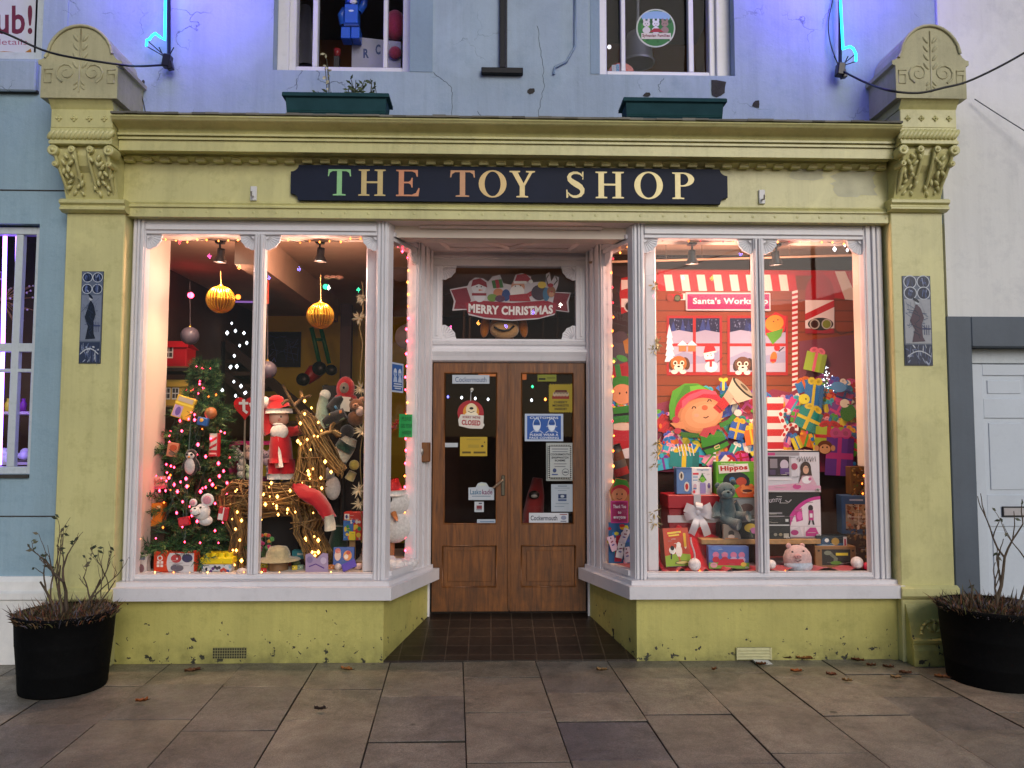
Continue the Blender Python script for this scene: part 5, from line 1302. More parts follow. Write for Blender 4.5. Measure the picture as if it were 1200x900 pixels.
# ---------------------------------------------------------------- Christmas tree
TY = .64; tc = P(229, 520, TY); tx = tc.x; zap = P(238, 420, TY).z
tree = thing('christmas_tree', 'bushy dark green Christmas tree dressed with pink lights and soft toys in the left window', 'Christmas tree', (tx, TY, ZP))
mb = M(); mb.tube([(tx, TY, ZP), (tx+.02, TY, ZP+.5), (tx+.055, TY, zap-.05)], [.03, .022, .006], '#3a2a1c', 8); mb.build('trunk', tree, 'twig')
rr = random.Random(33); mb = M(); Ht = zap-ZP
def needle_branch(p0, p1, n, ln, cols):
    d = p1-p0; L = d.length; dn = d.normalized()
    for k in range(n):
        t = (k+rr.random())/n; p = p0+d*t+Vector((0, 0, -.06*L*t*t)); a = rr.uniform(0, 6.28)
        o = dn.orthogonal().normalized(); o = Matrix.Rotation(a, 3, dn) @ o
        q = (o*.8+dn*rr.uniform(.4, 1.0)).normalized()*ln*rr.uniform(.7, 1.15); w = q.cross(dn).normalized()*.0026
        mb.add([p-w, p+w, p+q+w*.4, p+q-w*.4], [(0, 1, 2, 3)], jit(rr.choice(cols), .25))
cols = ['#21482a', '#2f5a30', '#44703a', '#183a24', '#6a8446']
for i in range(430):
    t = rr.random()**1.35*.93; z = ZP+.06+Ht*t; rad = (.43*(1-t)**.9+.035)*(1+.13*math.sin(9*t*6.28*.5))
    a = rr.uniform(0, 6.28); dirr = Vector((math.cos(a), math.sin(a)*.92, 0)); ctr = Vector((tx+.055*t, TY, z))
    tip = ctr+dirr*rad*rr.choice([rr.uniform(.6, .95), rr.uniform(.85, 1.25)])+Vector((0, 0, rr.uniform(-.03, .07)))
    base = ctr+dirr*rad*.1
    needle_branch(base, tip, 46, .048, cols)
    for s in range(2):
        m_ = base.lerp(tip, rr.uniform(.45, .8)); sd = Vector((-dirr.y, dirr.x, rr.uniform(-.2, .4)))*rr.choice([-1, 1])
        needle_branch(m_, m_+(sd*.6+dirr*.6)*rad*.32, 20, .042, cols)
for k in range(10): needle_branch(Vector((tx+.05, TY, zap-.16)), Vector((tx+.055+rr.uniform(-.05, .05), TY+rr.uniform(-.05, .05), zap+rr.uniform(-.02, .0))), 30, .04, cols)
# garland skirt round the foot
for i in range(60):
    a = rr.uniform(0, 6.28); r_ = rr.uniform(.30, .44); p = Vector((tx+.01+r_*1.0*math.cos(a), TY-.03+r_*.9*math.sin(a), ZP+rr.uniform(.10, .26)))
    needle_branch(p, p+Vector((rr.uniform(-1, 1), rr.uniform(-.5, .3), rr.uniform(-.4, .4))).normalized()*.13, 34, .045, cols[:4])
mb.build('crown', tree, 'leaf')
tl_px = [(237, 432), (234, 450), (238, 455), (211, 493), (221, 491), (228, 486), (228, 492), (213, 505), (232, 521), (216, 544), (256, 543), (218, 561), (219, 570), (187, 575), (194, 575), (246, 563), (249, 568), (266, 566), (266, 580), (207, 601), (241, 571), (235, 576), (257, 558), (204, 568), (208, 576), (252, 590), (214, 588), (231, 611), (198, 560), (262, 552), (241, 535), (205, 530), (247, 514), (225, 604)]
wires = []; bulbs = []
for px, py in tl_px:
    t = max(0, min(1, (P(px, py, TY).z-ZP)/Ht)); rad = .425*(1-t)**.85+.03; dx = P(px, py, TY).x-tx
    dy = math.sqrt(max(.0, rad*rad-dx*dx))*.93+.012; bulbs.append((P(px, py, TY-dy), 'pink', rr.uniform(1.0, 1.55)))
for i in range(64):
    t = rr.random()**1.1*.97; a = rr.uniform(3.3, 6.1); rad = .425*(1-t)**.85+.03; bulbs.append((Vector((tx+.055*t+rad*.93*math.cos(a), TY+rad*.9*math.sin(a), ZP+.1+(Ht-.1)*t)), rr.choice(['pink', 'pink', 'pink', 'amber']), rr.uniform(.6, 1.1)))
order = [b[0] for b in bulbs]
wires = [wavy([order[i], order[i+1]], 4, .01, rr) for i in range(0, len(order)-1)]
fairy('pink fairy lights wound through the Christmas tree', [[o for o in order]], bulbs, '#10281a', r=.0075)
def ty(px, py, extra=.02):
    t = max(0, min(1, (P(px, py, TY).z-ZP)/Ht)); rad = .425*(1-t)**.85+.03; dx = P(px, py, TY).x-tx; return TY-math.sqrt(max(0, rad*rad-dx*dx))*.95-extra
# toys on the tree
mb = M(); Y = ty(216, 478); c = P(216, 478, Y); mt = rotm(0, 18, 0); s = sc(Y)
mb.obox(c, (11*s, .02, 13*s), mt, '#d9b23a', .004); mb.frame(c+mt @ Vector((-11*s, -.021, 13*s)), mt @ Vector((22*s, 0, 0)), mt @ Vector((0, 0, -26*s)), (0, -1, 0)); mb.r(.05, .45, .5, .95, '#b89ac9'); mb.r(.0, .30, 1, .38, '#f0d64a'); mb.e(.3, .7, .14, .2, '#6a55a0'); mb.r(.1, .05, .9, .25, '#b9ac98')
tag(mb.build('toy_packet', None, 'toy'), 'tilted yellow packet with a mauve picture near the top left of the tree', 'packet')
mb = M(); Y = ty(247, 484); mb.ell(P(247, 484, Y), 7*sc(Y), '#a5653a', nu=16); 
tag(mb.build('tree_bauble', None, 'plastic'), 'copper brown ball near the top right of the tree', 'bauble')
mb = M(); Y = ty(238, 494); c = P(238, 494, Y); mb.obox(c, (.038, .02, .03), rotm(0, 10, 0), '#235a9a', .006); mb.ell(c+Vector((-.005, -.02, .01)), (.014, .008, .014), '#e0a63a'); tag(mb.build('star_toy', None, 'toy'), 'blue toy with a yellow centre below the copper ball on the tree', 'toy')
def candy(m):
    m.r(.08, .0, .92, .72, '#c9d4c0'); m.g([(.1, .3), (.9, .12), (.9, .24), (.1, .42)], '#c0323a'); m.g([(.1, .58), (.9, .40), (.9, .52), (.1, .70)], '#c0323a'); m.r(0, .75, 1, 1, '#b02a30'); m.r(.1, .84, .9, .9, '#e6c9b8')
Y = ty(250, 520, .04); carton('candy_box', 'red and white striped candy box hanging on the right side of the tree', 'box', 244, 508, 256, 535, Y+.04, .04, '#b5222c', candy, rot=-12)
def penguin(Y, px, py, label):
    c = P(px, py, Y); s = sc(Y); root = thing('penguin_toy', label, 'soft toy', c-Vector((0, 0, 14*s)))
    m = M(); m.ell(c+Vector((0, 0, -2*s)), (8*s, 6*s, 12*s), '#1d1a1c'); m.ell(c+Vector((0, 0, 10*s)), (6.5*s, 6*s, 6.5*s), '#1d1a1c')
    for sx in (-1, 1): m.ell(c+Vector((sx*8*s, 0, -2*s)), (2*s, 3*s, 7*s), '#1d1a1c', rotm(0, sx*-18, 0), 8, 6)
    m.build('body', root, 'plush'); m = M(); m.ell(c+Vector((0, -3.2*s, -3*s)), (6*s, 4*s, 9.5*s), '#cfc8c4'); m.ell(c+Vector((0, -3.5*s, 9*s)), (5*s, 3.4*s, 4.4*s), '#d8d2cd'); m.build('belly', root, 'plush')
    m = M()
    for sx in (-1, 1): m.ell(c+Vector((sx*2.6*s, -6.3*s, 10.5*s)), 1.5*s, '#0a0a0a', nu=8, nv=6)
    m.ell(c+Vector((0, -7*s, 7.5*s)), (1.6*s, 2*s, 1.2*s), '#d8812a', nu=8, nv=6); m.build('face', root, 'plastic')
penguin(ty(224, 542), 224, 543, 'small black and white penguin soft toy in the middle of the tree')
# white mouse plush
Y = ty(237, 596, .05); s = sc(Y); c = P(236, 598, Y); root = thing('mouse_plush', 'white plush mouse with pink ears clipped low on the front of the tree', 'soft toy', c)
m = M(); m.ell(c+Vector((1*s, 0, -2*s)), (9*s, 8*s, 10*s), '#e9e3df'); m.ell(c+Vector((-4*s, -6*s, -1*s)), (6.5*s, 7*s, 5.5*s), '#ece7e2', rotm(0, 25, 0)); m.ell(c+Vector((4*s, 3*s, -12*s)), (8*s, 6*s, 6*s), '#e5dfdb'); m.build('body', root, 'plush')
for dx, dz, r_ in ((-9, 9, 4.5), (7, 12, 7.5)):
    m = M(); m.ell(c+Vector((dx*s, -1*s, dz*s)), (r_*s, 2.2*s, r_*s), '#e9e3df'); m.ell(c+Vector((dx*s, -2.6*s, dz*s)), (r_*.68*s, 1.4*s, r_*.68*s), '#e39aa6'); m.build('ear', root, 'plush')
m = M(); m.ell(c+Vector((-3.5*s, -10.5*s, 3*s)), 1.3*s, '#0a0a0a'); m.ell(c+Vector((2.5*s, -9.5*s, 4*s)), 1.2*s, '#0a0a0a'); m.ell(c+Vector((-7*s, -12*s, 0)), 1.3*s, '#d77a86'); m.tube([c+Vector((-6*s, -11*s, -4*s)), c+Vector((-2*s, -12*s, -5*s)), c+Vector((2*s, -9*s, -3*s))], .5*s, '#241a18', 4); m.build('face', root, 'plastic')
for i, (px, py, w, h, col, lab, rt) in enumerate(((262, 602, 11, 15, '#b7252d', 'red and white wrapped gift low on the right of the tree', 8), (216, 611, 12, 10, '#b01c28', 'small red bow parcel low in the middle of the tree', -10), (203, 527, 12, 16, '#c27a58', 'tan toy pack with a rust picture on the left side of the tree', 8), (184, 566, 22, 14, '#d39a8c', 'clear pink toy pack sticking out at the left edge of the tree', -6))):
    Y = ty(px, py, .03); mb = M(); c = P(px, py, Y); s = sc(Y); mt = rotm(0, rt, 8); mb.obox(c, (w/2*s, .02, h/2*s), mt, col, .003)
    mb.frame(c+mt @ Vector((-w/2*s, -.0205, h/2*s)), mt @ Vector((w*s, 0, 0)), mt @ Vector((0, 0, -h*s)), mt @ Vector((0, -1, 0)))
    if i == 0: mb.r(.05, .5, .5, .95, '#e3d8d0'); mb.r(.45, 0, .55, 1, '#e9e0d8')
    if i == 1: mb.e(.3, .5, .25, .35, '#d8303c'); mb.e(.7, .5, .25, .35, '#d8303c')
    if i == 2: mb.e(.55, .35, .35, .22, '#b3481e'); mb.e(.5, .75, .3, .15, '#7a5a48'); mb.l([(.2, .5), (.8, .75)], .06, '#3a2a24')
    if i == 3: mb.e(.35, .4, .18, .28, '#b86a5e'); mb.e(.7, .4, .16, .26, '#c2706a'); mb.r(0, .75, 1, .95, '#b05070'); mb.r(0, 0, .08, 1, '#b02f74')
    tag(mb.build('tree_gift', None, 'toy'), lab, 'gift')

# ---------------------------------------------------------------- floor of the left display
orange_art = lambda m: (m.e(.48, .62, .16, .16, '#efe6dc'), m.e(.4, .5, .07, .09, '#2a1c16'), m.e(.58, .5, .07, .09, '#2a1c16'), m.r(.8, .1, .93, .25, '#f6c28a'))
carton('toy_carton', 'plain orange carton with a small animal picture at the left foot of the tree', 'box', 159, 590, 190, 617, .42, .10, '#e07a1c', orange_art, rot=4)
st2 = M(); a, b = P(157, 617, .41), P(192, 617, .41); st2.box(a.x, b.x, .42, .54, ZP, a.z-.001, '#3a2a1e'); tag(st2.build('display_block', None, 'dark'), 'dark block under the plain orange carton', 'block')
def vac(m):
    m.r(.38, .04, .98, .94, '#d8d2d2'); m.e(.42, .5, .10, .46, '#d8d2d2'); m.e(.55, .30, .13, .20, '#c0484a'); m.e(.82, .28, .13, .2, '#4a4768'); m.e(.58, .74, .16, .17, '#6a6672'); m.e(.16, .28, .07, .13, '#f0e4dc'); m.e(.16, .28, .04, .08, '#d8431f')
    for i in range(2):
        for j in range(2): m.r(.09+.09*i, .42+.16*j, .155+.09*i, .54+.16*j, '#f0e0d6')
    m.r(.56, .26, .60, .34, '#e8dcdc'); m.l([(.46, .6), (.56, .52), (.72, .5)], .02, '#8a8690')
carton('toy_carton', 'red and pale grey carton picturing small toys in front of the tree', 'box', 179, 647, 229, 672, .24, .09, '#d8431f', vac, rot=-3)
mb = M(); a, b = P(158, 674, .25), P(173, 650, .25); w = b.x-a.x
mb.prism([(a.x, .25, ZP), (b.x, .25, ZP), (b.x-w*.08, .25, ZP+(b.z-a.z)*.4), (b.x+w*.02, .25, b.z), (a.x+.01, .25, b.z-.01)], (0, .06, 0), '#d9d0cc'); mb.plane(.249); mb.e(165, 666, 4, 5, '#8f6a72'); mb.r(160, 652, 170, 656, '#7a86a8'); tag(mb.build('shaped_pack', None, 'toy'), 'white waisted toy pack standing in the lower left corner of the left window', 'packet')
root = thing('brick_case', 'bright yellow toy brick case with studs on its lid in front of the tree', 'toy case', (P(252, 672, .3).x, .3, ZP))
a, b = P(234, 672, .28), P(273, 648, .28); mb = M(); zm = a.z+(b.z-a.z)*.45
mb.box(a.x+.01, b.x-.01, .28, .42, ZP, zm, '#c9cfd6', .006); mb.plane(.2795)
for i in range(14): mb.e(237+i*2.5, 667+rr.uniform(-3, 3), 1.8, 2, rr.choice(['#6a3a80', '#30589a', '#3a3a4a', '#8ab0c8', '#c84a3a', '#e6e6e6']), 0, 8)
mb.build('base', root, 'plastic'); mb = M(); mb.box(a.x, b.x, .27, .43, zm, b.z-.03, '#ead01c', .008)
for i in range(4):
    for j in range(2): mb.lathe((a.x+.035+i*(b.x-a.x-.07)/3, .315+j*.07, b.z-.031), [(.024, 0), (.024, .028), (0, .028)], '#ead01c', 14, smooth=False)
mb.build('lid', root, 'plastic')
mb = M()
for (px, py, rx, rz) in ((178, 674, 16, 4), (232, 673, 10, 3), (214, 674, 14, 3), (284, 671, 7, 5)): mb.ell(P(px, py, .215)+Vector((0, 0, .002)), (rx*.006, .03, rz*.006), '#e2dad6', None, 12, 6)
o = mb.build('fake_snow', None, 'plush'); tag(o, 'white fluffy fake snow along the sill under the tree', 'fake snow')
# rack of plush behind mullion
root = thing('plush_rack', 'pink edged display rack of small plush toys between the tree and the mullion', 'rack', P(286, 560, 1.15))
mb = M(); a, b = P(268, 560, 1.15), P(320, 517, 1.15); mb.box(a.x, b.x, 1.15, 1.4, b.z-.03, b.z, '#d23a7a'); mb.box(a.x, b.x, 1.15, 1.4, a.z-.03, a.z, '#7a2a50'); mb.box(a.x, a.x+.02, 1.15, 1.4, ZP, b.z, '#d23a7a'); mb.box(b.x-.02, b.x, 1.15, 1.4, ZP, b.z, '#d23a7a'); mb.build('frame', root, 'plastic')
for i, (px, py, col) in enumerate(((276, 535, '#e3d3c2'), (284, 541, '#e8dcd2'), (291, 533, '#d8b0a0'), (282, 556, '#e6e0d8'), (292, 557, '#cfe0b0'), (312, 540, '#d8c2d0'), (316, 556, '#e8e0dc'))):
    q = P(px, py, 1.13); mb = M(); mb.ell(q, (.03, .03, .04), col); mb.ell(q+Vector((0, -.005, .05)), .03, col)
    for sx in (-1, 1): mb.ell(q+Vector((sx*.022, 0, .08)), .012, col, nu=8, nv=5); mb.ell(q+Vector((sx*.011, -.033, .055)), .005, '#1a1210', nu=6, nv=4)
    tag(mb.build('small_plush', None, 'plush'), ['cream plush toy highest on the left of the pink rack', 'pale plush toy in the centre of the pink rack', 'pinkish plush toy by the mullion on the upper rack', 'white plush toy at the bottom of the pink rack', 'pale green plush toy low beside the mullion', 'lilac plush toy right of the mullion on the pink rack', 'white plush toy low right of the mullion'][i], 'soft toy', 'plush toys in the pink rack')
# heart tag sign
mb = M(); Y = 1.0; c = P(287, 477, Y); s = sc(Y); h = []
for i in range(30):
    t = 2*math.pi*i/30; h.append((c.x+.82*s*16*math.sin(t)**3, Y, c.z+.95*s*(13*math.cos(t)-5*math.cos(2*t)-2*math.cos(3*t)-math.cos(4*t))))
mb.prism(h, (0, .02, 0), '#c8141e'); mb.plane(Y-.001, .001); mb.l([(285.5, 468), (286, 481), (290, 484)], 3.4, '#f2ece6'); mb.r(280, 471, 291, 474, '#f2ece6'); mb.l([(293, 472), (296, 480)], 2.8, '#f2ece6'); mb.l([(300, 472), (294, 488)], 2.8, '#f2ece6')
mb.tube([(c.x, Y+.01, c.z-.09), (c.x, Y+.01, ZP)], .008, '#c9b8a0', 6)
tag(mb.build('heart_sign', None, 'plastic'), 'red heart shaped sign with white lettering on a stick right of the tree', 'sign')

# ---------------------------------------------------------------- wicker reindeer
WY = .46
rd = thing('wicker_reindeer', 'woven willow reindeer with antlers wound with golden lights in the left window', 'reindeer', (P(330, 660, WY).x, WY, ZP))
rr = random.Random(8); wc = ['#94723e', '#b08a4e', '#6d5230', '#c29c60', '#7a5c34', '#5c4426']
def wicker(mb, path, n, loose=.16, flat=.75, tr=.0042, tw=1.0):
    pts = [P(x, y, WY)+Vector((0, dy, 0)) for x, y, dy, r in path]; rad = [r*sc(WY) for *_, r in path]
    k = len(pts)
    for i in range(n):
        a = rr.uniform(0, 6.28); da = rr.uniform(-1, 1)*tw; q = []; depth = math.sqrt(rr.uniform(.45, 1))
        for j in range(k):
            d = (pts[min(j+1, k-1)]-pts[max(j-1, 0)]).normalized(); s1 = d.cross(Vector((0, 1, 0))).normalized(); s2 = Vector((0, 1, 0))
            aa = a+da*j/(k-1)+rr.uniform(-loose, loose); rj = rad[j]*depth*(1+rr.uniform(-loose, loose)*.6); q.append(pts[j]+s1*rj*math.cos(aa)+s2*rj*flat*math.sin(aa))
        qq = []
        for j in range(k-1):
            for u in (0, .33, .66): qq.append(q[j].lerp(q[j+1], u)+Vector((rr.uniform(-1, 1), rr.uniform(-1, 1), rr.uniform(-1, 1)))*.005)
        qq.append(q[-1]); mb.tube(qq, tr*rr.uniform(.7, 1.25), jit(rr.choice(wc), .2), 5)
    for i in range(max(2, n//14)):           # binding coils
        j = rr.randrange(k-1); t = rr.random(); c = pts[j].lerp(pts[j+1], t); d = (pts[j+1]-pts[j]).normalized(); s1 = d.cross(Vector((0, 1, 0))).normalized(); r_ = (rad[j]*(1-t)+rad[j+1]*t)*1.04; sk = rr.uniform(-.8, .8)
        mb.tube([c+s1*r_*math.cos(u)+Vector((0, 1, 0))*r_*flat*math.sin(u)+d*r_*sk*math.cos(u) for u in [6.283*w/14 for w in range(15)]], tr*.9, jit('#8f7044', .2), 5)
mb = M(); wicker(mb, [(262, 592, 0, 14), (276, 584, 0, 22), (300, 586, 0, 21), (325, 585, 0, 18.5), (345, 584, 0, 20), (358, 582, 0, 20)], 105, .13); mb.build('torso', rd, 'twig')
mb = M(); wicker(mb, [(359, 592, 0, 22), (362, 572, 0, 20), (365, 550, 0, 16), (365, 527, 0, 15), (362, 510, 0, 13)], 84, .22, tw=2.2); mb.build('neck', rd, 'twig')
mb = M(); wicker(mb, [(352, 484, 0, 7), (360, 494, 0, 11), (371, 511, 0, 13), (384, 530, 0, 11), (396, 547, 0, 8), (402, 553, 0, 6)], 64, .22, tw=1.8); mb.build('head', rd, 'twig')
for dy in (-.07, .09):
    o = 0 if dy < 0 else 5
    mb = M(); wicker(mb, [(356+o, 588, dy*.5, 20), (361+o, 606, dy*.8, 16), (357+o, 622, dy, 11), (366+o, 640, dy, 10), (372+o, 655, dy, 11), (373+o, 668, dy, 11)], 48, .12); mb.build('leg', rd, 'twig')
    mb = M(); wicker(mb, [(276-o, 580, dy*.5, 19), (275-o, 604, dy*.8, 13), (283-o, 624, dy, 9), (280-o, 645, dy, 8), (283-o, 668, dy, 9)], 44, .12); mb.build('leg', rd, 'twig')
for br in (([(352, 486), (345, 475), (338, 464), (331, 451)], [(341, 469), (335, 470), (330, 474)], [(345, 475), (352, 468), (364, 463)], [(355, 466), (352, 458)]), ([(376, 510), (384, 507), (392, 504), (400, 508)], [(386, 506), (389, 499), (392, 495)], [(389, 505), (396, 511), (399, 511)])):
    mb = M()
    for pp in br:
        for k in range(4): mb.tube([P(x+rr.uniform(-1, 1), y+rr.uniform(-1, 1), WY-.05+.02*k) for x, y in pp], [.011, .010, .008, .006][:len(pp)], jit(rr.choice(wc), .2), 5)
    mb.build('antler', rd, 'twig')
gl = [(306, 567), (309, 579), (325, 582), (311, 591), (324, 593), (337, 597), (326, 603), (306, 609), (318, 566), (357, 485), (352, 496), (349, 517), (352, 520), (360, 515), (364, 527), (381, 541), (361, 552), (362, 556), (376, 560), (377, 572), (373, 495), (365, 478), (358, 631), (373, 633), (366, 647), (373, 647), (369, 651), (278, 600), (283, 610), (276, 620), (281, 633), (277, 645), (283, 657), (275, 662), (346, 600), (340, 575), (357, 470), (388, 553)]
bl = [(P(x, y, WY-(.10 if 290 < x < 350 else .09)-.02), 'gold', rr.uniform(.9, 1.7)) for x, y in gl]
w1 = [b[0] for b in bl]
for k in range(26):
    x, y = rr.choice([(rr.uniform(298, 350), rr.uniform(568, 606)), (rr.uniform(352, 378), rr.uniform(500, 600)), (rr.uniform(354, 378), rr.uniform(600, 664)), (rr.uniform(268, 288), rr.uniform(570, 665)), (rr.uniform(352, 392), rr.uniform(482, 545))]); bl.append((P(x, y, WY-.115), 'gold', rr.uniform(.5, 1.0)))
fairy('golden fairy lights wound round the wicker reindeer', [w1[:9], w1[9:22], w1[22:27], w1[27:34]], bl, '#5c4426', r=.0075)
root = thing('christmas_hat', 'long red felt hat with a white cuff draped over the reindeer shoulder', 'hat', P(385, 622, WY-.16))
mb = M(); mb.tube([P(349, 569, WY-.10), P(354, 574, WY-.13), P(361, 579, WY-.16), P(368, 583, WY-.17), P(374, 588, WY-.165), P(380, 596, WY-.175), P(384, 603, WY-.165), P(386, 607, WY-.17)], [.050, .070, .088, .092, .076, .082, .066, .074], '#a80e1a', 18, flat=.42)
r3 = random.Random(5); mb.v = [(x+r3.uniform(-.008, .008), y+r3.uniform(-.008, .008), z+r3.uniform(-.009, .009)) for x, y, z in mb.v]; mb.build('crown', root, 'cloth')
mb = M(); mb.tube([P(385, 604, WY-.17), P(386.5, 612, WY-.17), P(387, 621, WY-.17)], [.070, .076, .080], '#e2d7bc', 16, flat=.45); mb.build('cuff', root, 'plush')

# ---------------------------------------------------------------- red-suited bearded figure
SY = .74; s = sc(SY); q = lambda x, y, dy=0: P(x, y, SY)+Vector((0, dy, 0))
fg = thing('bearded_figure', 'bearded figure in a red suit waving one raised arm behind the wicker reindeer', 'figurine', q(329, 574))
mb = M(); mb.tube([q(329, 548), q(329, 540), q(329, 525), q(329, 508), q(328, 498)], [10*s, 12*s, 13*s, 11*s, 5*s], '#e3b59a', 12, flat=.7); mb.ell(q(327, 490), (11.5*s, 11*s, 11.5*s), '#e6b49a'); mb.ell(q(330, 492, -10*s), (1.8*s, 2*s, 1.8*s), '#d98f7c')
for sx in (-1, 1): mb.ell(q(327+sx*3.6+1, 488.5, -9.2*s), (1.2*s, .8*s, 1.4*s), '#1a1210', nu=8, nv=5)
mb.build('body', fg, 'plastic')
mb = M(); mb.tube([q(329.5, 542), q(329.5, 535), q(329, 522), q(328.5, 508), (q(328, 500))], [18*s, 17.6*s, 17*s, 14.5*s, 8*s], '#c01420', 16, flat=.72)
mb.tube([q(318, 508), q(313, 496), (q(311, 479))], [8*s, 7.4*s, 6.2*s], '#c01420', 10); mb.tube([q(338, 506), q(347, 505), q(357, 502.5, -.03)], [6.5*s, 5.8*s, 5.5*s], '#c01420', 10); mb.build('coat', fg, 'cloth')
for x in (323, 337): mb = M(); mb.tube([q(x, 538), q(x, 557)], [9.2*s, 8.6*s], '#c01420', 12); mb.build('trouser_leg', fg, 'cloth')
mb = M(); mb.ell(q(310.5, 471.5), (6*s, 4.5*s, 7*s), '#eee6d8'); mb.build('glove', fg, 'plastic')
mb = M(); mb.ell(q(359, 501.5, -.03), (4.5*s, 4*s, 4.2*s), '#eee6d8'); mb.build('glove', fg, 'plastic')
mb = M(); mb.tube([q(327, 480, 0), q(325, 474, 0), q(324, 467, 0)], [13.5*s, 12.6*s, 6*s], '#c8141e', 14); mb.ell(q(324, 469, 0), (9*s, 9*s, 6*s), '#c8141e'); mb.build('hat', fg, 'cloth')
mb = M(); mb.tube([q(327, 484.5), q(327, 479)], [15.6*s, 15*s], '#efe7da', 16); mb.build('hat_trim', fg, 'plush')
mb = M(); mb.ell(q(330, 506, -10*s), (10.5*s, 6*s, 9.5*s), '#f0e9de', rotm(0, -14, 0)); mb.ell(q(329, 497.5, -11*s), (6.5*s, 3*s, 1.8*s), '#f3ece2'); mb.build('beard', fg, 'plush')
for x in (322.5, 337): mb = M(); mb.tube([q(x, 555), q(x, 561.5)], 9.4*s, '#efe7da', 12); mb.build('cuff', fg, 'plush'); mb = M(); mb.ell(q(x+1, 567, -3*s), (8.5*s, 10*s, 5.5*s), '#120f0f'); mb.build('boot', fg, 'plastic')
mb = M(); mb.tube([q(330, 513, -12.5*s), q(331.5, 530, -15*s), q(334, 547, -16*s)], 2.6*s, '#efe7da', 6); mb.build('coat_trim', fg, 'plush')
mb = M(); a = q(329, 572.5); mb.box(a.x-.17, a.x+.17, SY-.10, SY+.14, ZP, a.z, '#141110', .006); tag(mb.build('display_block', None, 'dark'), 'black block behind the reindeer that the red-suited figure stands on', 'block')

# ---------------------------------------------------------------- hats and soft toys by the inner post
HY = .72
root = thing('hat_stand', 'dark hat stand crowded with knitted hats behind the reindeer head', 'hat stand', (P(400, 660, HY+.1).x, HY+.1, ZP))
mb = M(); c0 = P(402, 560, HY+.12); mb.tube([(c0.x, c0.y, ZP), (c0.x, c0.y, P(400, 470, HY).z)], .02, '#17130f', 8); mb.box(c0.x-.16, c0.x+.12, c0.y-.08, c0.y+.10, ZP, ZP+.02, '#17130f'); mb.build('pole', root, 'dark')
mb = M(); mb.box(P(376, 600, HY+.25).x, P(424, 600, HY+.25).x, HY+.22, HY+.26, ZP+.02, P(400, 452, HY+.25).z, '#191413'); mb.build('back_board', root, 'dark')
s = sc(HY); q = lambda x, y, dy=0: P(x, y, HY)+Vector((0, dy, 0))
def knit(label, parts, pom=None):
    mb = M()
    for pth, rad, col in parts: mb.tube([q(*p) for p in pth], [r*s for r in rad], col, 14, flat=.8)
    o = mb.build('knitted_hat', None, 'plush'); tag(o, label, 'hat', 'knitted hats on the dark hat stand')
    if pom: mb = M(); mb.ell(q(*pom[0]), pom[1]*s, pom[2]); mb.build('pompom', o, 'plush')
knit('tall mint and cream knitted hat left of the hat stand', [([(378, 502), (377, 490), (378, 475), (380, 464)], [7, 9, 8, 6], '#a9b89a'), ([(376, 498), (379, 486)], [7.5, 8.6], '#c9cfae')], ((381, 463), 6.5, '#e0dcc4'))
knit('dark striped knitted hat in the middle of the hat stand', [([(381, 496, -.02), (392, 490, -.02), (405, 484, -.02)], [7, 10, 8], '#1f1c1e'), ([(383, 492, -.05), (404, 484, -.05)], [2.2, 2.2], '#c79a90'), ([(384, 498, -.05), (405, 490, -.05)], [1.6, 1.6], '#8aa070')])
knit('black knitted hat with blue and orange flecks above the striped hat', [([(388, 480), (396, 470), (402, 466)], [9, 8, 4], '#191719'), ([(394, 478, -.04), (396, 477, -.04)], [3, 3], '#5a9ac0'), ([(400, 484, -.05), (403, 483, -.05)], [4, 3.5], '#d87a3a'), ([(388, 487, -.05), (391, 486, -.05)], [3, 2.4], '#c9b83a')])
knit('cream and dark green bobble hat low on the hat stand', [([(397, 540), (402, 530), (407, 521), (411, 513)], [11, 13, 13, 10], '#cfc8ae'), ([(403, 527, -.02), (408, 519, -.02)], [13.4, 13.6], '#123a2a'), ([(395, 546), (398, 539)], [10, 11.2], '#15182a')], ((407, 506), 8.5, '#12131c'))
knit('small cream child hat with a yellow bobble under the green banded hat', [([(409, 562), (414, 553)], [7, 6], '#c9b878')], ((415, 545), 6, '#d8bf5a'))
root = thing('plush_bird', 'red plush bird with a grey round face over the hat stand', 'soft toy', q(402, 470, .1))
mb = M(); mb.ell(q(402, 455, .1), (11*s, 9*s, 15*s), '#c01a22'); mb.ell(q(402, 467, .1), (14*s, 9*s, 8*s), '#b81820'); mb.build('body', root, 'plush'); mb = M(); mb.ell(q(402, 454, .1-8*s), (5.5*s, 3*s, 6.5*s), '#8d7c68'); mb.ell(q(402, 454, .1-11*s), (1.6*s, 1*s, 1.6*s), '#1a1512'); mb.build('face', root, 'plush')
sheet('price_card', 'blank cream card leaning in front of the red plush bird', 399, 465, 410.5, 482, HY-.02, '#e6d8bf', None, 'card', 4)
root = thing('plush_bear', 'brown and pink plush bear beside the inner post of the left window', 'soft toy', q(417, 496))
mb = M(); mb.ell(q(417, 490), (10*s, 8*s, 9*s), '#6f4526'); mb.ell(q(418, 475), (9*s, 8*s, 8*s), '#7d5030'); mb.ell(q(411, 469), 3.4*s, '#7d5030'); mb.ell(q(424, 468), 3.4*s, '#c08a70'); mb.ell(q(423, 482, -6*s), (5*s, 4*s, 6*s), '#d9bfae'); mb.ell(q(418, 476, -7*s), (4*s, 3*s, 3.4*s), '#b98562'); mb.ell(q(418, 475, -10*s), 1*s, '#120d0a'); mb.build('body', root, 'plush')
root = thing('cat_plush', 'white plush cat face peeping out behind the reindeer neck', 'soft toy', q(391, 586))
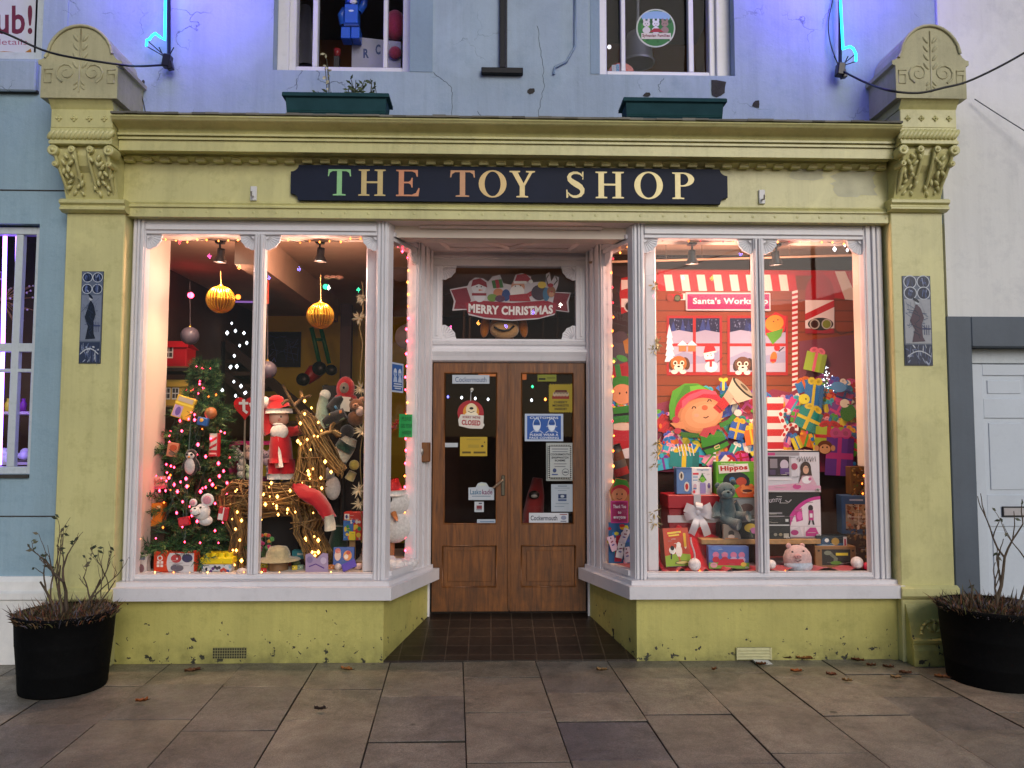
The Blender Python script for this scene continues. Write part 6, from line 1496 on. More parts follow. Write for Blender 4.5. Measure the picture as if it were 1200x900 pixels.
mb = M(); mb.ell(q(390, 572), (9*s, 7*s, 14*s), '#cfc9c2'); mb.ell(q(386, 556), (6*s, 5*s, 9*s), '#bdb6ae'); mb.build('body', root, 'plush')
def gamebox(m):
    r2 = random.Random(4); m.r(.0, .3, .55, 1, '#3a6aa8')
    for i in range(22): m.e(r2.uniform(.1, .9), r2.uniform(.2, .95), r2.uniform(.05, .14), r2.uniform(.04, .1), r2.choice(['#d8b83a', '#3a8a4a', '#e07a2a', '#2a5aa8', '#c83a3a', '#d8cfc2']), 0, 9)
    m.r(.08, .06, .35, .26, '#d8cfc2'); m.e(.2, .16, .07, .07, '#3a3a6a'); m.r(.35, .68, .7, 1, '#d8c22a')
carton('game_box', 'red picture game box standing beside the inner post of the left window', 'box', 402, 600, 424, 633, .5, .06, '#c83a2e', gamebox, rot=-5)
mb = M(); a = P(413, 633, .53); mb.box(a.x-.02, a.x+.02, .52, .56, ZP, a.z, '#b08a5a'); mb.box(a.x-.07, a.x+.06, .50, .60, ZP, ZP+.015, '#b08a5a'); tag(mb.build('box_stand', None, 'twig'), 'small pale wooden stand under the red picture game box', 'stand')
bluegame = lambda m: (m.e(.22, .42, .15, .28, '#d8b8a8'), m.e(.22, .2, .13, .13, '#c86a5a'), m.e(.68, .45, .2, .26, '#d88a3a'), m.e(.62, .5, .1, .12, '#e8d8c8'), m.e(.72, .3, .1, .1, '#b8402a'))
carton('game_box', 'blue picture game box tipped back in the lower right corner of the left window', 'box', 390, 641, 415, 664, .38, .05, '#2d4f96', bluegame, rot=6, lean=-14)
mb = M(); c = P(409, 667, .26); mb.obox(c+Vector((0, 0, .025)), (.05, .004, .028), rotm(-30, -24, 0), '#5a4aa8'); tag(mb.build('booklet', None, 'paper'), 'violet booklet lying tilted in front of the blue picture game box', 'booklet')
root = thing('felt_hat', 'olive felt hat lying on the floor of the left window by the mullion', 'hat', (P(326, 660, .36).x, .36, ZP))
mb = M(); cx_ = P(326, 650, .36).x; zq = P(326, 655, .36).z; mb.lathe((cx_, .36, zq), [(.155, -.006), (.15, .0), (.085, .012), (.08, .05), (.06, .085), (.0, .095)], '#a9a07c', 24); mb.build('crown', root, 'plush')
mb = M(); mb.lathe((cx_, .36, ZP), [(.07, 0), (.07, zq-ZP)], '#8a6a4a', 16); mb.build('stand', root, 'toy')
carton('book', 'teal book lying behind the reindeer foot', 'book', 342, 645, 363, 655, .55, .06, '#3a8a94', lambda m: m.r(.3, .3, .7, .55, '#d8d8c8'))
mb = M(); mb.box(P(342, 655, .55).x, P(363, 655, .55).x, .55, .62, ZP, P(352, 655, .55).z-.001, '#2a2220'); tag(mb.build('display_block', None, 'dark'), 'low dark block under the teal book', 'block')
mb = M(); mb.plane(.27); pts = [(358, 673), (358, 650), (364, 648), (371, 655), (378, 648), (384, 649), (384.5, 673)]
mb.prism([P(x, y, .27) for x, y in pts], (0, .015, 0), '#a893b4'); mb.e(363, 656, 3.5, 4, '#8a78a0'); mb.e(379, 657, 3.5, 4, '#c8b8d0'); mb.l([(362, 664), (370, 661), (380, 666)], 1.4, '#5a3a8a'); tag(mb.build('shaped_card', None, 'toy'), 'mauve butterfly shaped toy card in front of the reindeer foot', 'card')
rr = random.Random(77)
small = [(310, 665, '#d8d03a', 'yellow smiling toy block at the mullion foot'), (318, 668, '#c8a89a', 'pinkish toy packet right of the yellow block'), (326, 661, '#c08a8a', 'dusty pink carton under the felt hat'), (331, 668, '#d8c8a8', 'cream carton in front of the felt hat'), (338, 660, '#b8603a', 'rust orange carton beside the felt hat'), (347, 661, '#7a8a5a', 'olive toy egg right of the felt hat'), (345, 668, '#d8c03a', 'small mustard yellow toy near the sill'), (352, 667, '#8aa08a', 'sage green toy packet left of the mauve card'), (388, 667, '#c87a3a', 'small orange toy right of the mauve card'), (396, 669, '#d8c8c0', 'crumpled white tissue in the lower right corner'), (309, 673, '#c02a2a', 'red strip packet on the sill at the mullion'), (420, 668, '#e0c0b8', 'pink tissue paper at the inner post')]
for px, py, col, lab in small:
    mb = M(); c = P(px, 672, .24+.02*(674-py)); w = rr.uniform(.018, .03)
    if 'egg' in lab or 'tissue' in lab: mb.ell((c.x, c.y, ZP+.022), (w*1.3, .02, .024), col, rotm(0, rr.uniform(-20, 20), 0))
    else:
        h = P(px, py-5, c.y).z-ZP; h = max(.03, h); mb.obox((c.x, c.y, ZP+h/2), (w, .015, h/2), rotm(0, 0, rr.uniform(-25, 25)), col, .003); mb.frame((c.x-w*.7, c.y-.021, ZP+h*.9), (w*1.4, 0, 0), (0, 0, -h*.8), (0, -1, 0)); mb.e(.3, .4, .12, .14, '#3a2a22'); mb.e(.7, .4, .12, .14, '#e8dcc8')
    tag(mb.build('small_toy', None, 'toy'), lab, 'toy', 'small toys on the floor of the left window')
root = thing('flower_bunch', 'pink and orange artificial flowers beside the mullion under the reindeer', 'flowers', (P(312, 660, .5).x, .5, ZP))
mb = M()
for i in range(16): 
    t_ = P(310+rr.uniform(-6, 9), rr.uniform(626, 645), .5); mb.tube([(P(312, 660, .5).x, .5, ZP), t_], .003, '#4a6a2a', 4); mb.ell(t_, (.018, .018, .014), rr.choice(['#d83a8a', '#e0503a', '#d8a03a', '#c82a6a', '#5a9a4a']), None, 8, 5)
mb.build('stems', root, 'plush')
root = thing('green_basket', 'dark green fabric bag behind the white hat cuff', 'bag', P(394, 640, .72)); mb = M(); mb.tube([P(396, 668, .72), P(396, 640, .72), P(398, 616, .72)], [.10, .11, .07], '#1c3a28', 12, flat=.7); mb.build('bag', root, 'cloth')

# ---------------------------------------------------------------- straw garlands on the inner posts
def garland(label, px, spots, Y, col):
    root = thing('straw_garland', label, 'garland', P(px, 620, Y)); mb = M(); r2 = random.Random(px)
    mb.tube([P(px+r2.uniform(-3, 3), y, Y) for y in range(330, 640, 18)], .003, '#8a7a4a', 4)
    for y in spots:
        c = P(px+r2.uniform(-4, 2), y, Y)
        for k in range(26): d = Vector((r2.gauss(-.25, 1), r2.gauss(-.3, .5), r2.gauss(-.2, 1))).normalized()*r2.uniform(.03, .07); w = d.cross(Vector((0, 1, .2))).normalized()*.005; mb.add([c, c+d*.5+w, c+d, c+d*.5-w], [(0, 1, 2, 3)], jit(col, .2))
    mb.build('sprigs', root, 'leaf')
garland('pale straw garland along the inner post of the left window', 424, (350, 372, 455, 505, 574, 590), .34, '#d2bf98')
garland('pale straw garland along the inner post of the right window', 769, (335, 402, 410, 520, 532, 546, 600, 612), .25, '#b9a878')

# ---------------------------------------------------------------- snowman in the left side window
NY = .50; s = sc(NY); q = lambda x, y, dy=0: P(x, y, NY)+Vector((0, dy, 0))
root = thing('snowman_plush', 'white snowman plush in a sparkly red hat in the left side window', 'soft toy', q(458, 668))
mb = M(); mb.ell(q(460, 588), (20*s, 15*s, 18*s), '#e9e4df'); mb.ell(q(463, 617), (18*s, 14*s, 19*s), '#e9e4df'); mb.build('body', root, 'plush')
mb = M(); mb.ell(q(459, 584, -14.5*s), (2.6*s, 1.4*s, 3.2*s), '#0f0c0c'); mb.build('eye', root, 'plastic')
mb = M(); mb.tube([q(463, 600, -14*s), q(467, 606, -20*s), q(469, 608, -24*s)], [3.6*s, 2.4*s, .5*s], '#c87a44', 8); mb.build('nose', root, 'cloth')
mb = M(); mb.tube([q(460, 576), q(461, 570), q(464, 564), q(466, 560)], [18*s, 14*s, 7*s, 1.5*s], '#c01a1a', 16, flat=.8); mb.build('hat', root, MT['sparkle'])
mb = M(); mb.tube([q(460, 580), q(460, 574)], [20.5*s, 19.5*s], '#ece6e0', 18, flat=.8); mb.build('hat_trim', root, 'plush')
mb = M(); mb.tube([(q(457, 640).x, NY+.02, ZP), (q(457, 640).x, NY+.02, q(457, 632).z)], .032, '#a8704a', 10); mb.build('post', root, 'twig')
mb = M(); r2 = random.Random(2)
for i in range(16): mb.ell((P(468, 665, .42).x+r2.uniform(-.12, .09), .42+r2.uniform(-.04, .1), ZP+r2.uniform(0, .05)), (r2.uniform(.03, .06), .04, r2.uniform(.02, .045)), '#e8e2e2', None, 9, 6)
tag(mb.build('fake_snow', None, 'plush'), 'heap of white fluffy fake snow below the snowman plush', 'fake snow')
mb = M(); r2 = random.Random(6); pth = bez(P(452, 508, .75), P(463, 500, .72), P(474, 486, .68), P(486, 470, .66), 14)
for p in pth:
    for k in range(16): d = Vector((r2.gauss(0, 1), r2.gauss(0, .5), r2.gauss(0, 1))).normalized()*.035; w = d.orthogonal().normalized()*.003; mb.add([p-w, p+w, p+d], [(0, 1, 2)], jit('#a01a1e', .3))
tag(mb.build('tinsel', None, 'plastic'), 'red tinsel strand slanting across the left side window', 'tinsel')
mb = M(); c = P(449, 390, 1.0)
for (px, py, r_, col) in ((470, 315, 16, '#6d625f'), (478, 395, 15, '#6f6a6a')): mb.lathe(P(px, py, 1.6), [(0, 0), (r_*sc(1.6), 0), (r_*sc(1.6), .02), (0, .02)], col, 24, axis=Matrix.Rotation(R(90), 3, 'X'))
tag(mb.build('paper_discs', None, 'paper'), 'two dull grey paper discs hanging in the gloom behind the left side window', 'decoration')

# ---------------------------------------------------------------- string lights of the left bay
rr = random.Random(40)
def mixcol(r2, w): return r2.choices(list(w), list(w.values()))[0]
def run(label, pxpts, Y, n, w, r=.006, amp=.006, wc_='#2a1a14'):
    pts = [P(x, y, Y if len(p_) < 3 else p_[2]) for p_ in pxpts for x, y in [p_[:2]]]
    wr = wavy(pts, max(8, n*2), amp, rr); b = [(p, mixcol(rr, w), rr.uniform(.8, 1.35)) for p in along(wr, n, .006, rr)]
    fairy(label, [wr], b, wc_, r)
run('warm string lights draped along the head of the left window', [(186, 279), (215, 283), (245, 281), (290, 283), (320, 279), (350, 283), (400, 283), (432, 279)], .17, 20, {'warm': 3, 'amber': 2})
run('warm string lights down the left jamb of the left window', [(169, 300), (168, 350), (167, 420), (166, 500), (165, 580), (163, 640), (164, 675)], .165, 15, {'warm': 3, 'amber': 2, 'pink': 1})
run('warm string lights lying along the floor of the left window', [(166, 673), (193, 670), (240, 672), (290, 671), (330, 672), (370, 671), (400, 672), (425, 671)], .18, 12, {'gold': 3, 'warm': 2})
q_ = lambda t, z: None
A, B = SA[-1], SB[-1]
def spl(sd, t, py, off=-.06):
    A, B = SA[sd], SB[sd]; d = B-A; n_ = Vector((d.y, -d.x)).normalized()*(1 if sd < 0 else -1); p = A+d*t+n_*off; z = P(470, py, p.y).z; return Vector((p.x, p.y, z))
def run3(label, pts, n, w):
    wr = wavy(pts, n*2, .006, rr); fairy(label, [wr], [(p, mixcol(rr, w), rr.uniform(.85, 1.4)) for p in along(wr, n, .006, rr)], '#2a1a14', .0072)
run3('pink and warm string lights round the left side window', [spl(-1, .12, 281), spl(-1, .3, 287), spl(-1, .5, 295), spl(-1, .60, 302), spl(-1, .595, 360), spl(-1, .595, 420), spl(-1, .59, 480), spl(-1, .59, 540), spl(-1, .59, 600), spl(-1, .58, 655)], 28, {'warm': 2, 'pink': 4, 'amber': 1})
EM['dim'] = mat_emit('dim_bulb', (.9, .9, 1.0), .9)
MT['satin'] = mat_attr('satin_ribbon', .3, .1, 20, spec=.8)
# ================================================================== right display window
BY = .86
bd = thing('printed_backdrop', 'printed backdrop of a log workshop wall with an elf shouting into a megaphone over presents', 'backdrop', P(886, 553, BY))
mb = M(); a, b = P(766, 553, BY), P(1001, 317, BY); mb.box(a.x, b.x, BY, BY+.02, a.z, b.z, '#74341a')
mb.plane(BY, .00003); rr = random.Random(90)
for i in range(17):
    y = 340+i*12.5; mb.r(767, y, 1000, y+11.6, jit('#8a3d1c', .10)); mb.l([(767, y+11.6), (1000, y+11.6)], .8, '#5a2a12')
    for k in range(5): x = rr.uniform(770, 990); mb.l([(x, y+rr.uniform(2, 9)), (x+rr.uniform(10, 40), y+rr.uniform(2, 9))], .5, '#7a3c1a')
mb.r(771, 317, 1000, 323, '#a01a22')
for i in range(24):
    x = 768+9.6*i
    if x < 930: mb.g([(x, 322), (x+9.7, 322), (x+12.6, 341), (x+2.9, 341)], '#efe2d8' if i % 2 else '#b8202a')
mb.g([(964, 318), (1000, 318), (1000, 352), (976, 349)], '#b8202a'); mb.g([(978, 318), (990, 318), (1000, 340), (1000, 352), (990, 351)], '#e9dcd2')
# striped pole
for i in range(22):
    y = 340+i*6; mb.g([(928, y+1.6), (934.5, y), (934.5, y+3), (928, y+4.6)], '#efe6e2'); mb.g([(928, y+4.6), (934.5, y+3), (934.5, y+6), (928, y+7.6)], '#b8202a')
def pane(x0, y0, x1, y1, r2):
    mb.r(x0, y0, x1, y1, '#101a44')
    for i in range(22): mb.e(r2.uniform(x0+1, x1-1), r2.uniform(y0+1, y0+(y1-y0)*.6), .45, .45, '#aab4e0', 0, 6)
    for i in range(4):
        x = r2.uniform(x0+3, x1-3); h_ = r2.uniform(8, 15); yb = y0+(y1-y0)*.5; mb.g([(x-3, yb), (x, yb-h_), (x+3, yb)], r2.choice(['#2b3f86', '#223068']))
    mb.g([(x0, y1), (x0, y0+(y1-y0)*.55), (x0+(x1-x0)*.4, y0+(y1-y0)*.46), (x1, y0+(y1-y0)*.56), (x1, y1)], '#a9a6c0')
for (x0, x1) in ((781, 846), (852, 923)):
    mb.r(x0, 370, x1, 440, '#a81f22'); w = (x1-x0-9)/2
    pane(x0+3, 373, x0+3+w, 403, rr); pane(x0+6+w, 373, x1-3, 403, rr); 
    mb.r(x0+3, 406, x1-3, 436, '#b4aec6'); mb.g([(x0+3, 419), (x0+20, 412), (x0+40, 418), (x1-3, 411), (x1-3, 425), (x0+3, 428)], '#9a9abc'); mb.r(x0+w+2.7, 373, x0+w+6.2, 436, '#a81f22'); mb.r(x0+3, 402.5, x1-3, 406, '#b5262a')
for k in range(5): mb.g([(784-3-k*.6, 396+k*7), (784, 380+k*7), (784+4+k*.8, 396+k*7)], '#e6e8f2')
for x in (795, 806): mb.r(x, 404, x+9, 412, '#c87a4a'); mb.g([(x-2, 405), (x+4.5, 399), (x+11, 405)], '#eceaf4')
def pup(cx, cy, col, ear):
    mb.e(cx-7.5, cy+1, 4, 7, ear, 12); mb.e(cx+8.5, cy, 4.5, 7.5, ear, -12); mb.e(cx, cy, 9.5, 9, col); mb.e(cx, cy+5, 5.5, 4, '#efe0d0')
    for sx in (-1, 1): mb.e(cx+sx*4, cy-.5, 2.6, 2.8, '#f2ecd8'); mb.e(cx+sx*4, cy-.3, 1.5, 1.7, '#3a2a10')
    mb.e(cx, cy+3.6, 1.7, 1.1, '#120c08')
    for sx in (-1, 1): mb.e(cx+sx*5, cy+10, 3.8, 2.4, '#f2e8dc')
pup(795, 426, '#b0662c', '#5a3420'); pup(870, 427, '#6a4434', '#3e2a26')
mb.e(833, 430, 7.5, 6.5, '#f2eef0'); mb.e(830.5, 417, 6, 6, '#f2eef0'); mb.g([(824, 414), (826, 405), (836, 405), (839, 412), (832, 415)], '#b8202a'); mb.l([(824, 415), (839, 412)], 2, '#efe2e2'); mb.l([(826, 423), (837, 422)], 2.4, '#b8202a'); mb.r(831, 423, 834, 430, '#b8202a'); mb.e(829, 417, .8, .8, '#111', 0, 6); mb.e(833, 416.5, .8, .8, '#111', 0, 6); mb.l([(840, 425), (847, 419)], .7, '#3a2a20')
# scarf toy bear and the small reindeer at the window
mb.g([(893, 378), (908, 366), (921, 371), (919, 388), (905, 400), (895, 391)], '#c8242a'); mb.e(907, 379, 11, 9.5, '#e0902e', -20); mb.g([(897, 391), (917, 385), (915, 394), (905, 404)], '#5a9a2a'); mb.e(911, 375, .9, .9, '#2a1608', 0, 6); mb.e(906, 377, .9, .9, '#2a1608', 0, 6)
mb.e(906, 419, 4, 7, '#c8722a', 10); mb.e(910, 408, 3.6, 3.6, '#b8202a'); mb.l([(912, 412), (918, 407)], 1.2, '#2a2a2a'); mb.r(902, 421, 909, 424, '#b8202a')
# red dome and goggle print
mb.g([(943, 352)]+[(960+17*math.cos(R(t)), 346-25*math.sin(R(t))) for t in range(170, -1, -17)]+[(977, 352)], '#9a1420')
mb.r(943, 352, 977, 387, '#e9e0dc'); mb.g([(943, 368), (977, 352), (977, 360), (943, 376)], '#b8202a'); mb.r(943, 385, 977, 391, '#9a1a2a')
mb.e(961, 380, 15, 7.5, '#15130f'); mb.e(954, 380, 6, 6, '#b8b4a8'); mb.e(954, 380, 4.6, 4.6, '#3a1f1c'); mb.e(968, 380, 6, 6, '#b8b4a8'); mb.e(968, 380, 4.8, 4.8, '#7a8a1a')
mb.e(802, 348, 8, 4, '#efe4dc', -6); mb.r(782, 345, 800, 351, '#b8202a'); mb.e(785, 349.5, 4, 4, '#8a3a2a'); mb.e(793.5, 349.5, 4.2, 4.2, '#2a2a22'); mb.e(793.5, 349.5, 3, 3, '#5a6a4a')
# string garland
mb.l([(976, 385), (984, 392), (1000, 388)], .9, '#3a2422'); mb.l([(960, 400), (975, 418), (990, 425)], .9, '#4a2e2a'); mb.e(984, 421, 2, 2.6, '#5a2a24', 0, 8); mb.e(988, 429, 2.5, 3, '#4a2420', 0, 8)
mb.g([(936, 400), (1003, 392), (1003, 553), (936, 553)], '#7a3a4c')
# heaped presents
PC = ['#c8202c', '#d83a8a', '#f0b020', '#2a7ac0', '#2a9a8a', '#7a3a9a', '#5aa832', '#e0702a', '#e8d23a', '#b0182a', '#3ab0c8', '#f2a0b8', '#f2e6d8', '#4a58b8']
mb.g([(767, 553), (767, 474), (790, 468), (840, 472), (880, 470), (905, 456), (925, 460), (945, 450), (1000, 456), (1000, 553)], '#8a2a4a')
def gift(cx, cy, w, h, rot, c1, c2):
    ca, sa = math.cos(R(rot)), math.sin(R(rot)); f = lambda x, y: (cx+x*ca-y*sa, cy+x*sa+y*ca)
    mb.g([f(-w, -h), f(w, -h), f(w, h), f(-w, h)], c1); mb.g([f(w*.55, -h), f(w, -h), f(w, h), f(w*.55, h)], tuple(x*.72 for x in C(c1))); mb.g([f(-w*.18, -h), f(w*.12, -h), f(w*.12, h), f(-w*.18, h)], c2); mb.g([f(-w, -h*.2), f(w, -h*.2), f(w, h*.12), f(-w, h*.12)], c2) if rr.random() < .4 else None
    for sx in (-1, 1): q = f(sx*w*.38, -h-h*.25); mb.e(q[0], q[1], w*.42, h*.3, c2, rot+sx*24, 9); q = f(sx*w*.36, -h-h*.24); mb.e(q[0], q[1], w*.2, h*.13, tuple(x*.7 for x in C(c2)), rot+sx*24, 8)
    q = f(0, -h-h*.12); mb.e(q[0], q[1], w*.14, h*.16, c2, 0, 8)
for i in range(165):
    x = rr.uniform(770, 997); y = 466+(i/165)*82+rr.uniform(-5, 5)+(-20 if x > 925 else 0)
    c1, c2 = rr.sample(PC, 2); gift(x, max(452, y), rr.uniform(5, 11), rr.uniform(4.5, 9.5), rr.uniform(-40, 40), c1, c2)
for i in range(60): x, y = rr.uniform(772, 998), rr.uniform(478, 550); mb.e(x, y, rr.uniform(1.2, 3), rr.uniform(1.2, 3), rr.choice(PC), 0, 8)
gift(950, 466, 11, 15, 6, '#2f74b8', '#d8c63a'); gift(952, 425, 12, 11, 12, '#9ab83a', '#d86a80'); gift(944, 492, 14, 12, 24, '#1f8f88', '#e0c83a'); gift(968, 512, 16, 12, 3, '#a8c23a', '#c2243a'); gift(878, 512, 8, 9, -10, '#e06a20', '#f2c22a'); gift(800, 538, 17, 9, 2, '#2a8a88', '#e8c62a'); gift(940, 545, 12, 10, -12, '#d87a1e', '#c82a2a'); gift(980, 535, 16, 22, 3, '#6a3a9a', '#c03a8a'); gift(912, 532, 12, 9, 5, '#e8a81e', '#d84a8a'); gift(861, 505, 9, 10, 14, '#2a5ab0', '#e8b02a')
mb.e(939, 468, 6.5, 6, '#e0d83a'); mb.e(941, 468, 1, 1.2, '#111', 0, 6); mb.e(979, 454, 9, 6, '#5a9ad8', 10); mb.l([(985, 454), (990, 449), (988, 446)], 2, '#5a9ad8'); mb.e(990, 484, 9, 10, '#2f7a2a', 20); mb.e(986, 473, 5.5, 5, '#efe6d2'); mb.e(990, 474.5, 1, 1, '#111', 0, 6)
mb.e(963, 524, 9, 8, '#6b3a20'); mb.e(963, 526, 6.5, 5.5, '#d8a070'); mb.e(953.5, 525, 2.6, 3.4, '#d8a070'); mb.e(972.5, 525, 2.6, 3.4, '#d8a070'); mb.e(960.5, 524, 1, 1.2, '#111', 0, 6); mb.e(965.5, 524, 1, 1.2, '#111', 0, 6)
for i in range(5): mb.r(896, 466+15*i, 915, 473+15*i, '#efe2dc'); mb.r(896, 473+15*i, 915, 481+15*i, '#c2202a')
def cane(cx, cy, s, rot):
    ca, sa = math.cos(R(rot)), math.sin(R(rot)); pts = [(0, 16), (0, 0)]+[(5-5*math.cos(R(t)), -5*math.sin(R(t))) for t in range(0, 200, 25)]
    pts = [(cx+s*(x*ca-y*sa), cy+s*(x*sa+y*ca)) for x, y in pts]; mb.l(pts, 4.4*s, '#f2ebe6'); p2 = along([(x, y, 0) for x, y in pts], 9)
    for i, p in enumerate(p2):
        if i % 2: mb.e(p.x, p.y, 1.9*s, 2.3*s, '#c2202a', rot, 8)
cane(912, 489, 1.15, -24); cane(921, 500, 1.0, 30)
for i in range(9): mb.r(833.5, 525+4.5*i, 836.5, 527.2+4.5*i, '#f2e6e6')
for i in range(5): mb.l([(792+4*i, 520), (795+4*i, 534)], 1, '#f0f0f2')
# the elf with the megaphone
mb.g([(783, 492), (782, 476), (786, 459), (800, 450), (815, 450), (828, 456), (834, 466), (810, 470), (792, 486), (788, 493)], '#4f9a26'); mb.g([(800, 452), (815, 451), (805, 460), (793, 480), (788, 488), (790, 470)], '#3f8420'); mb.g([(806, 453), (818, 452), (830, 459), (832, 463), (820, 460), (808, 466)], '#68b436')
mb.e(817, 481, 29, 24, '#b81f3c', -22, 24); mb.e(818, 487, 26.5, 20, '#c07a50', -16, 26); mb.e(820, 486, 25, 18.6, '#d08a5e', -16, 26); mb.e(822, 486, 22, 15.5, '#d8966a', -16, 24); mb.e(824, 485, 16, 11, '#dea077', -16, 22); mb.g([(797, 470), (806, 463), (822, 457), (836, 459), (838, 463), (822, 462), (806, 470), (797, 480)], '#d8506a')
mb.g([(783, 496), (798, 494), (802, 503), (790, 502)], '#d58a5e'); mb.e(790, 492, 4.5, 4, '#b3304a'); mb.e(792, 505, 4.2, 3.6, '#b3304a')
[mb.l([(cx-2.4, cy+1.4), (cx-1, cy-1.2), (cx+1.2, cy-1), (cx+2.2, cy+1)], 1.3, '#1f120c') for cx, cy in ((811, 478), (829, 470))]; mb.e(823.5, 478, 3.6, 3, '#c8603c'); mb.l([(822, 489), (824.5, 490), (828, 488)], 1.3, '#5a2414'); mb.e(814, 487, 3, 2, '#e4a088')
mb.g([(795, 506), (816, 508), (818, 513), (797, 513)], '#2f6a26'); mb.g([(818, 508), (826, 512), (836, 505), (843, 506), (849, 516), (852, 521), (840, 528), (826, 533), (820, 524)], '#3a8a2a'); mb.g([(817, 510), (826, 513), (829, 507), (834, 510), (838, 502), (843, 505), (840, 498), (822, 502)], '#b83a4a'); mb.l([(821, 526), (836, 522), (850, 515)], 3, '#15130f'); mb.l([(834.5, 523.5), (840, 521), (841, 524), (836, 526), (834.5, 523.5)], 1.2, '#d8c48a')
mb.l([(841, 499), (852, 494), (858, 487)], 5.5, '#2f7a2a'); mb.e(862, 484, 4.5, 4, '#dcd2c8')
mb.g([(833, 478), (846, 464), (854, 472), (841, 485)], '#b8202a'); mb.l([(837, 475), (844, 482)], 1.2, '#7a1218'); mb.g([(845, 465), (850, 457), (856, 443), (868, 452), (880, 467), (868, 471), (853, 475)], '#c9b8a0'); mb.g([(845, 465), (850, 457), (858, 466), (853, 475)], '#b5a48c'); mb.e(868, 455, 16.5, 4.2, '#17140f', 45, 18); mb.e(868.8, 454.4, 14.5, 3, '#a8977e', 45, 18); mb.e(869.2, 454.2, 6, 1.4, '#5a4a3a', 45, 12); mb.l([(856, 467), (864, 476)], 1, '#8f1a1e')
mb.e(845, 452, 4, 5, '#2f62b0'); mb.r(843.6, 447, 846.5, 458, '#d8c63a'); mb.e(842.5, 445.5, 3, 2.2, '#d8c63a', 20, 8); mb.e(847.5, 445.5, 3, 2.2, '#d8c63a', -20, 8); mb.g([(836, 455), (840, 452), (841, 459)], '#3a6ab8')
mb.build('print', bd, 'paper')
# sign on the backdrop
sg = M(); Y = BY-.02; a, b = P(804, 364, Y), P(903, 343, Y); sg.box(a.x, b.x, Y, Y+.018, a.z, b.z, '#d8d0d4', .004); sg.plane(Y); sg.r(805.5, 344.6, 901.5, 362.4, '#a01f66'); sg.t("Santa's Workshop", 856, 353.6, 88, 9.6, '#f4eef2', .035)
sg.build('sign_plate', bd, 'paper')
# dark panel, rail and floor fittings
mb = M(); a, b = P(690, 318, 1.02), P(1003, 278, 1.02); mb.box(P(694, 318, 1.02).x, b.x, 1.02, 1.04, a.z-.6, ZCEIL-.002, '#241b15'); tag(mb.build('backing_board', None, 'dark'), 'dark brown board closing off the top of the right window behind the backdrop', 'board')
mb = M(); p0, p1 = P(690, 307.5, .62), P(1004, 299, .62); mb.tube([p0, p1], .009, '#a88c70', 8)
for px in (780, 822, 870, 925): 
    t = (px-690)/314; q = p0.lerp(p1, t); mb.tube([q, (q.x, q.y, ZCEIL-.002)], .0025, '#6a5a48', 4)
tag(mb.build('curtain_rail', None, 'plastic'), 'thin cream rail hanging across the top of the right window', 'rail')
mb = M(); a, b = P(944, 632, .80), P(1003, 545, .80); mb.box(P(700, 632, .9).x, b.x, .90, .92, ZP, a.z+.62, '#4a3023'); tag(mb.build('brown_panel', None, 'dark'), 'plain brown panel under the backdrop behind the toy boxes', 'panel')
# splay-side print
SYY = .98; mb = M(); a, b = P(699, 660, SYY), P(770, 312, SYY); mb.box(a.x, b.x, SYY, SYY+.015, ZP, b.z, '#2a1c20'); mb.plane(SYY); rr = random.Random(14)
mb.g([(707, 430)]+[(727+22*math.cos(R(t)), 430-42*math.sin(R(t))) for t in range(170, 5, -15)]+[(746, 430)], '#4a3a44')
mb.g([(726, 345), (728, 326), (748, 322), (750, 360), (728, 368)], '#b01a24'); mb.r(728, 328, 750, 342, '#e3d8d4'); mb.g([(728, 340), (750, 334), (750, 346), (728, 352)], '#b01a24'); mb.r(728, 350, 750, 360, '#e3d8d4'); mb.e(738, 359, 7, 7, '#c9c0bc'); mb.e(738, 359, 5.4, 5.4, '#141014')
mb.g([(730, 400), (743, 392), (748, 404), (745, 416), (733, 414)], '#b0702a'); mb.g([(735, 392), (745, 384), (749, 392), (740, 398)], '#8aa02a'); mb.g([(738, 394), (741, 393), (742, 415), (739, 415)], '#d8a060')
mb.g([(709, 432), (735, 424), (741, 446), (713, 454)], '#a01c2c'); mb.g([(720, 428), (726, 426), (730, 450), (724, 452)], '#2f7a3a'); mb.e(717, 423, 6, 3.5, '#3f8f3a', -20); mb.e(729, 420, 7, 3.5, '#3f8f3a', 20)
for i in range(46):
    x, y = rr.uniform(707, 745), rr.uniform(462, 500); c1, c2 = rr.sample(PC, 2); mb.g([(x-4, y-4), (x+4, y-3), (x+4, y+4), (x-4, y+4)], c1); mb.l([(x-4, y-3), (x+4, y+4)], 1.2, c2)
mb.e(728, 452, 14, 9, '#b01f36', -10); mb.e(726, 449, 15, 8, '#2f7a2c', -12); mb.e(729, 462, 13, 12, '#d98e66'); mb.g([(712, 462), (720, 463), (718, 469)], '#d98e66'); mb.g([(716, 478), (743, 474), (746, 494), (718, 496)], '#2f7a2c'); mb.l([(717, 487), (745, 484)], 3, '#111'); mb.e(726, 461, .9, 1.4, '#1a0f0a', 0, 6); mb.e(734, 460, .9, 1.4, '#1a0f0a', 0, 6)
mb.r(716, 500, 747, 556, '#b01824'); mb.g([(716, 530), (747, 522), (747, 536), (716, 545)], '#e0d0d4'); mb.e(731, 500, 17, 4.5, '#d8b8a8')
tag(mb.build('side_backdrop', None, 'paper'), 'dim printed board with an elf and a red sack seen through the right side window', 'backdrop')
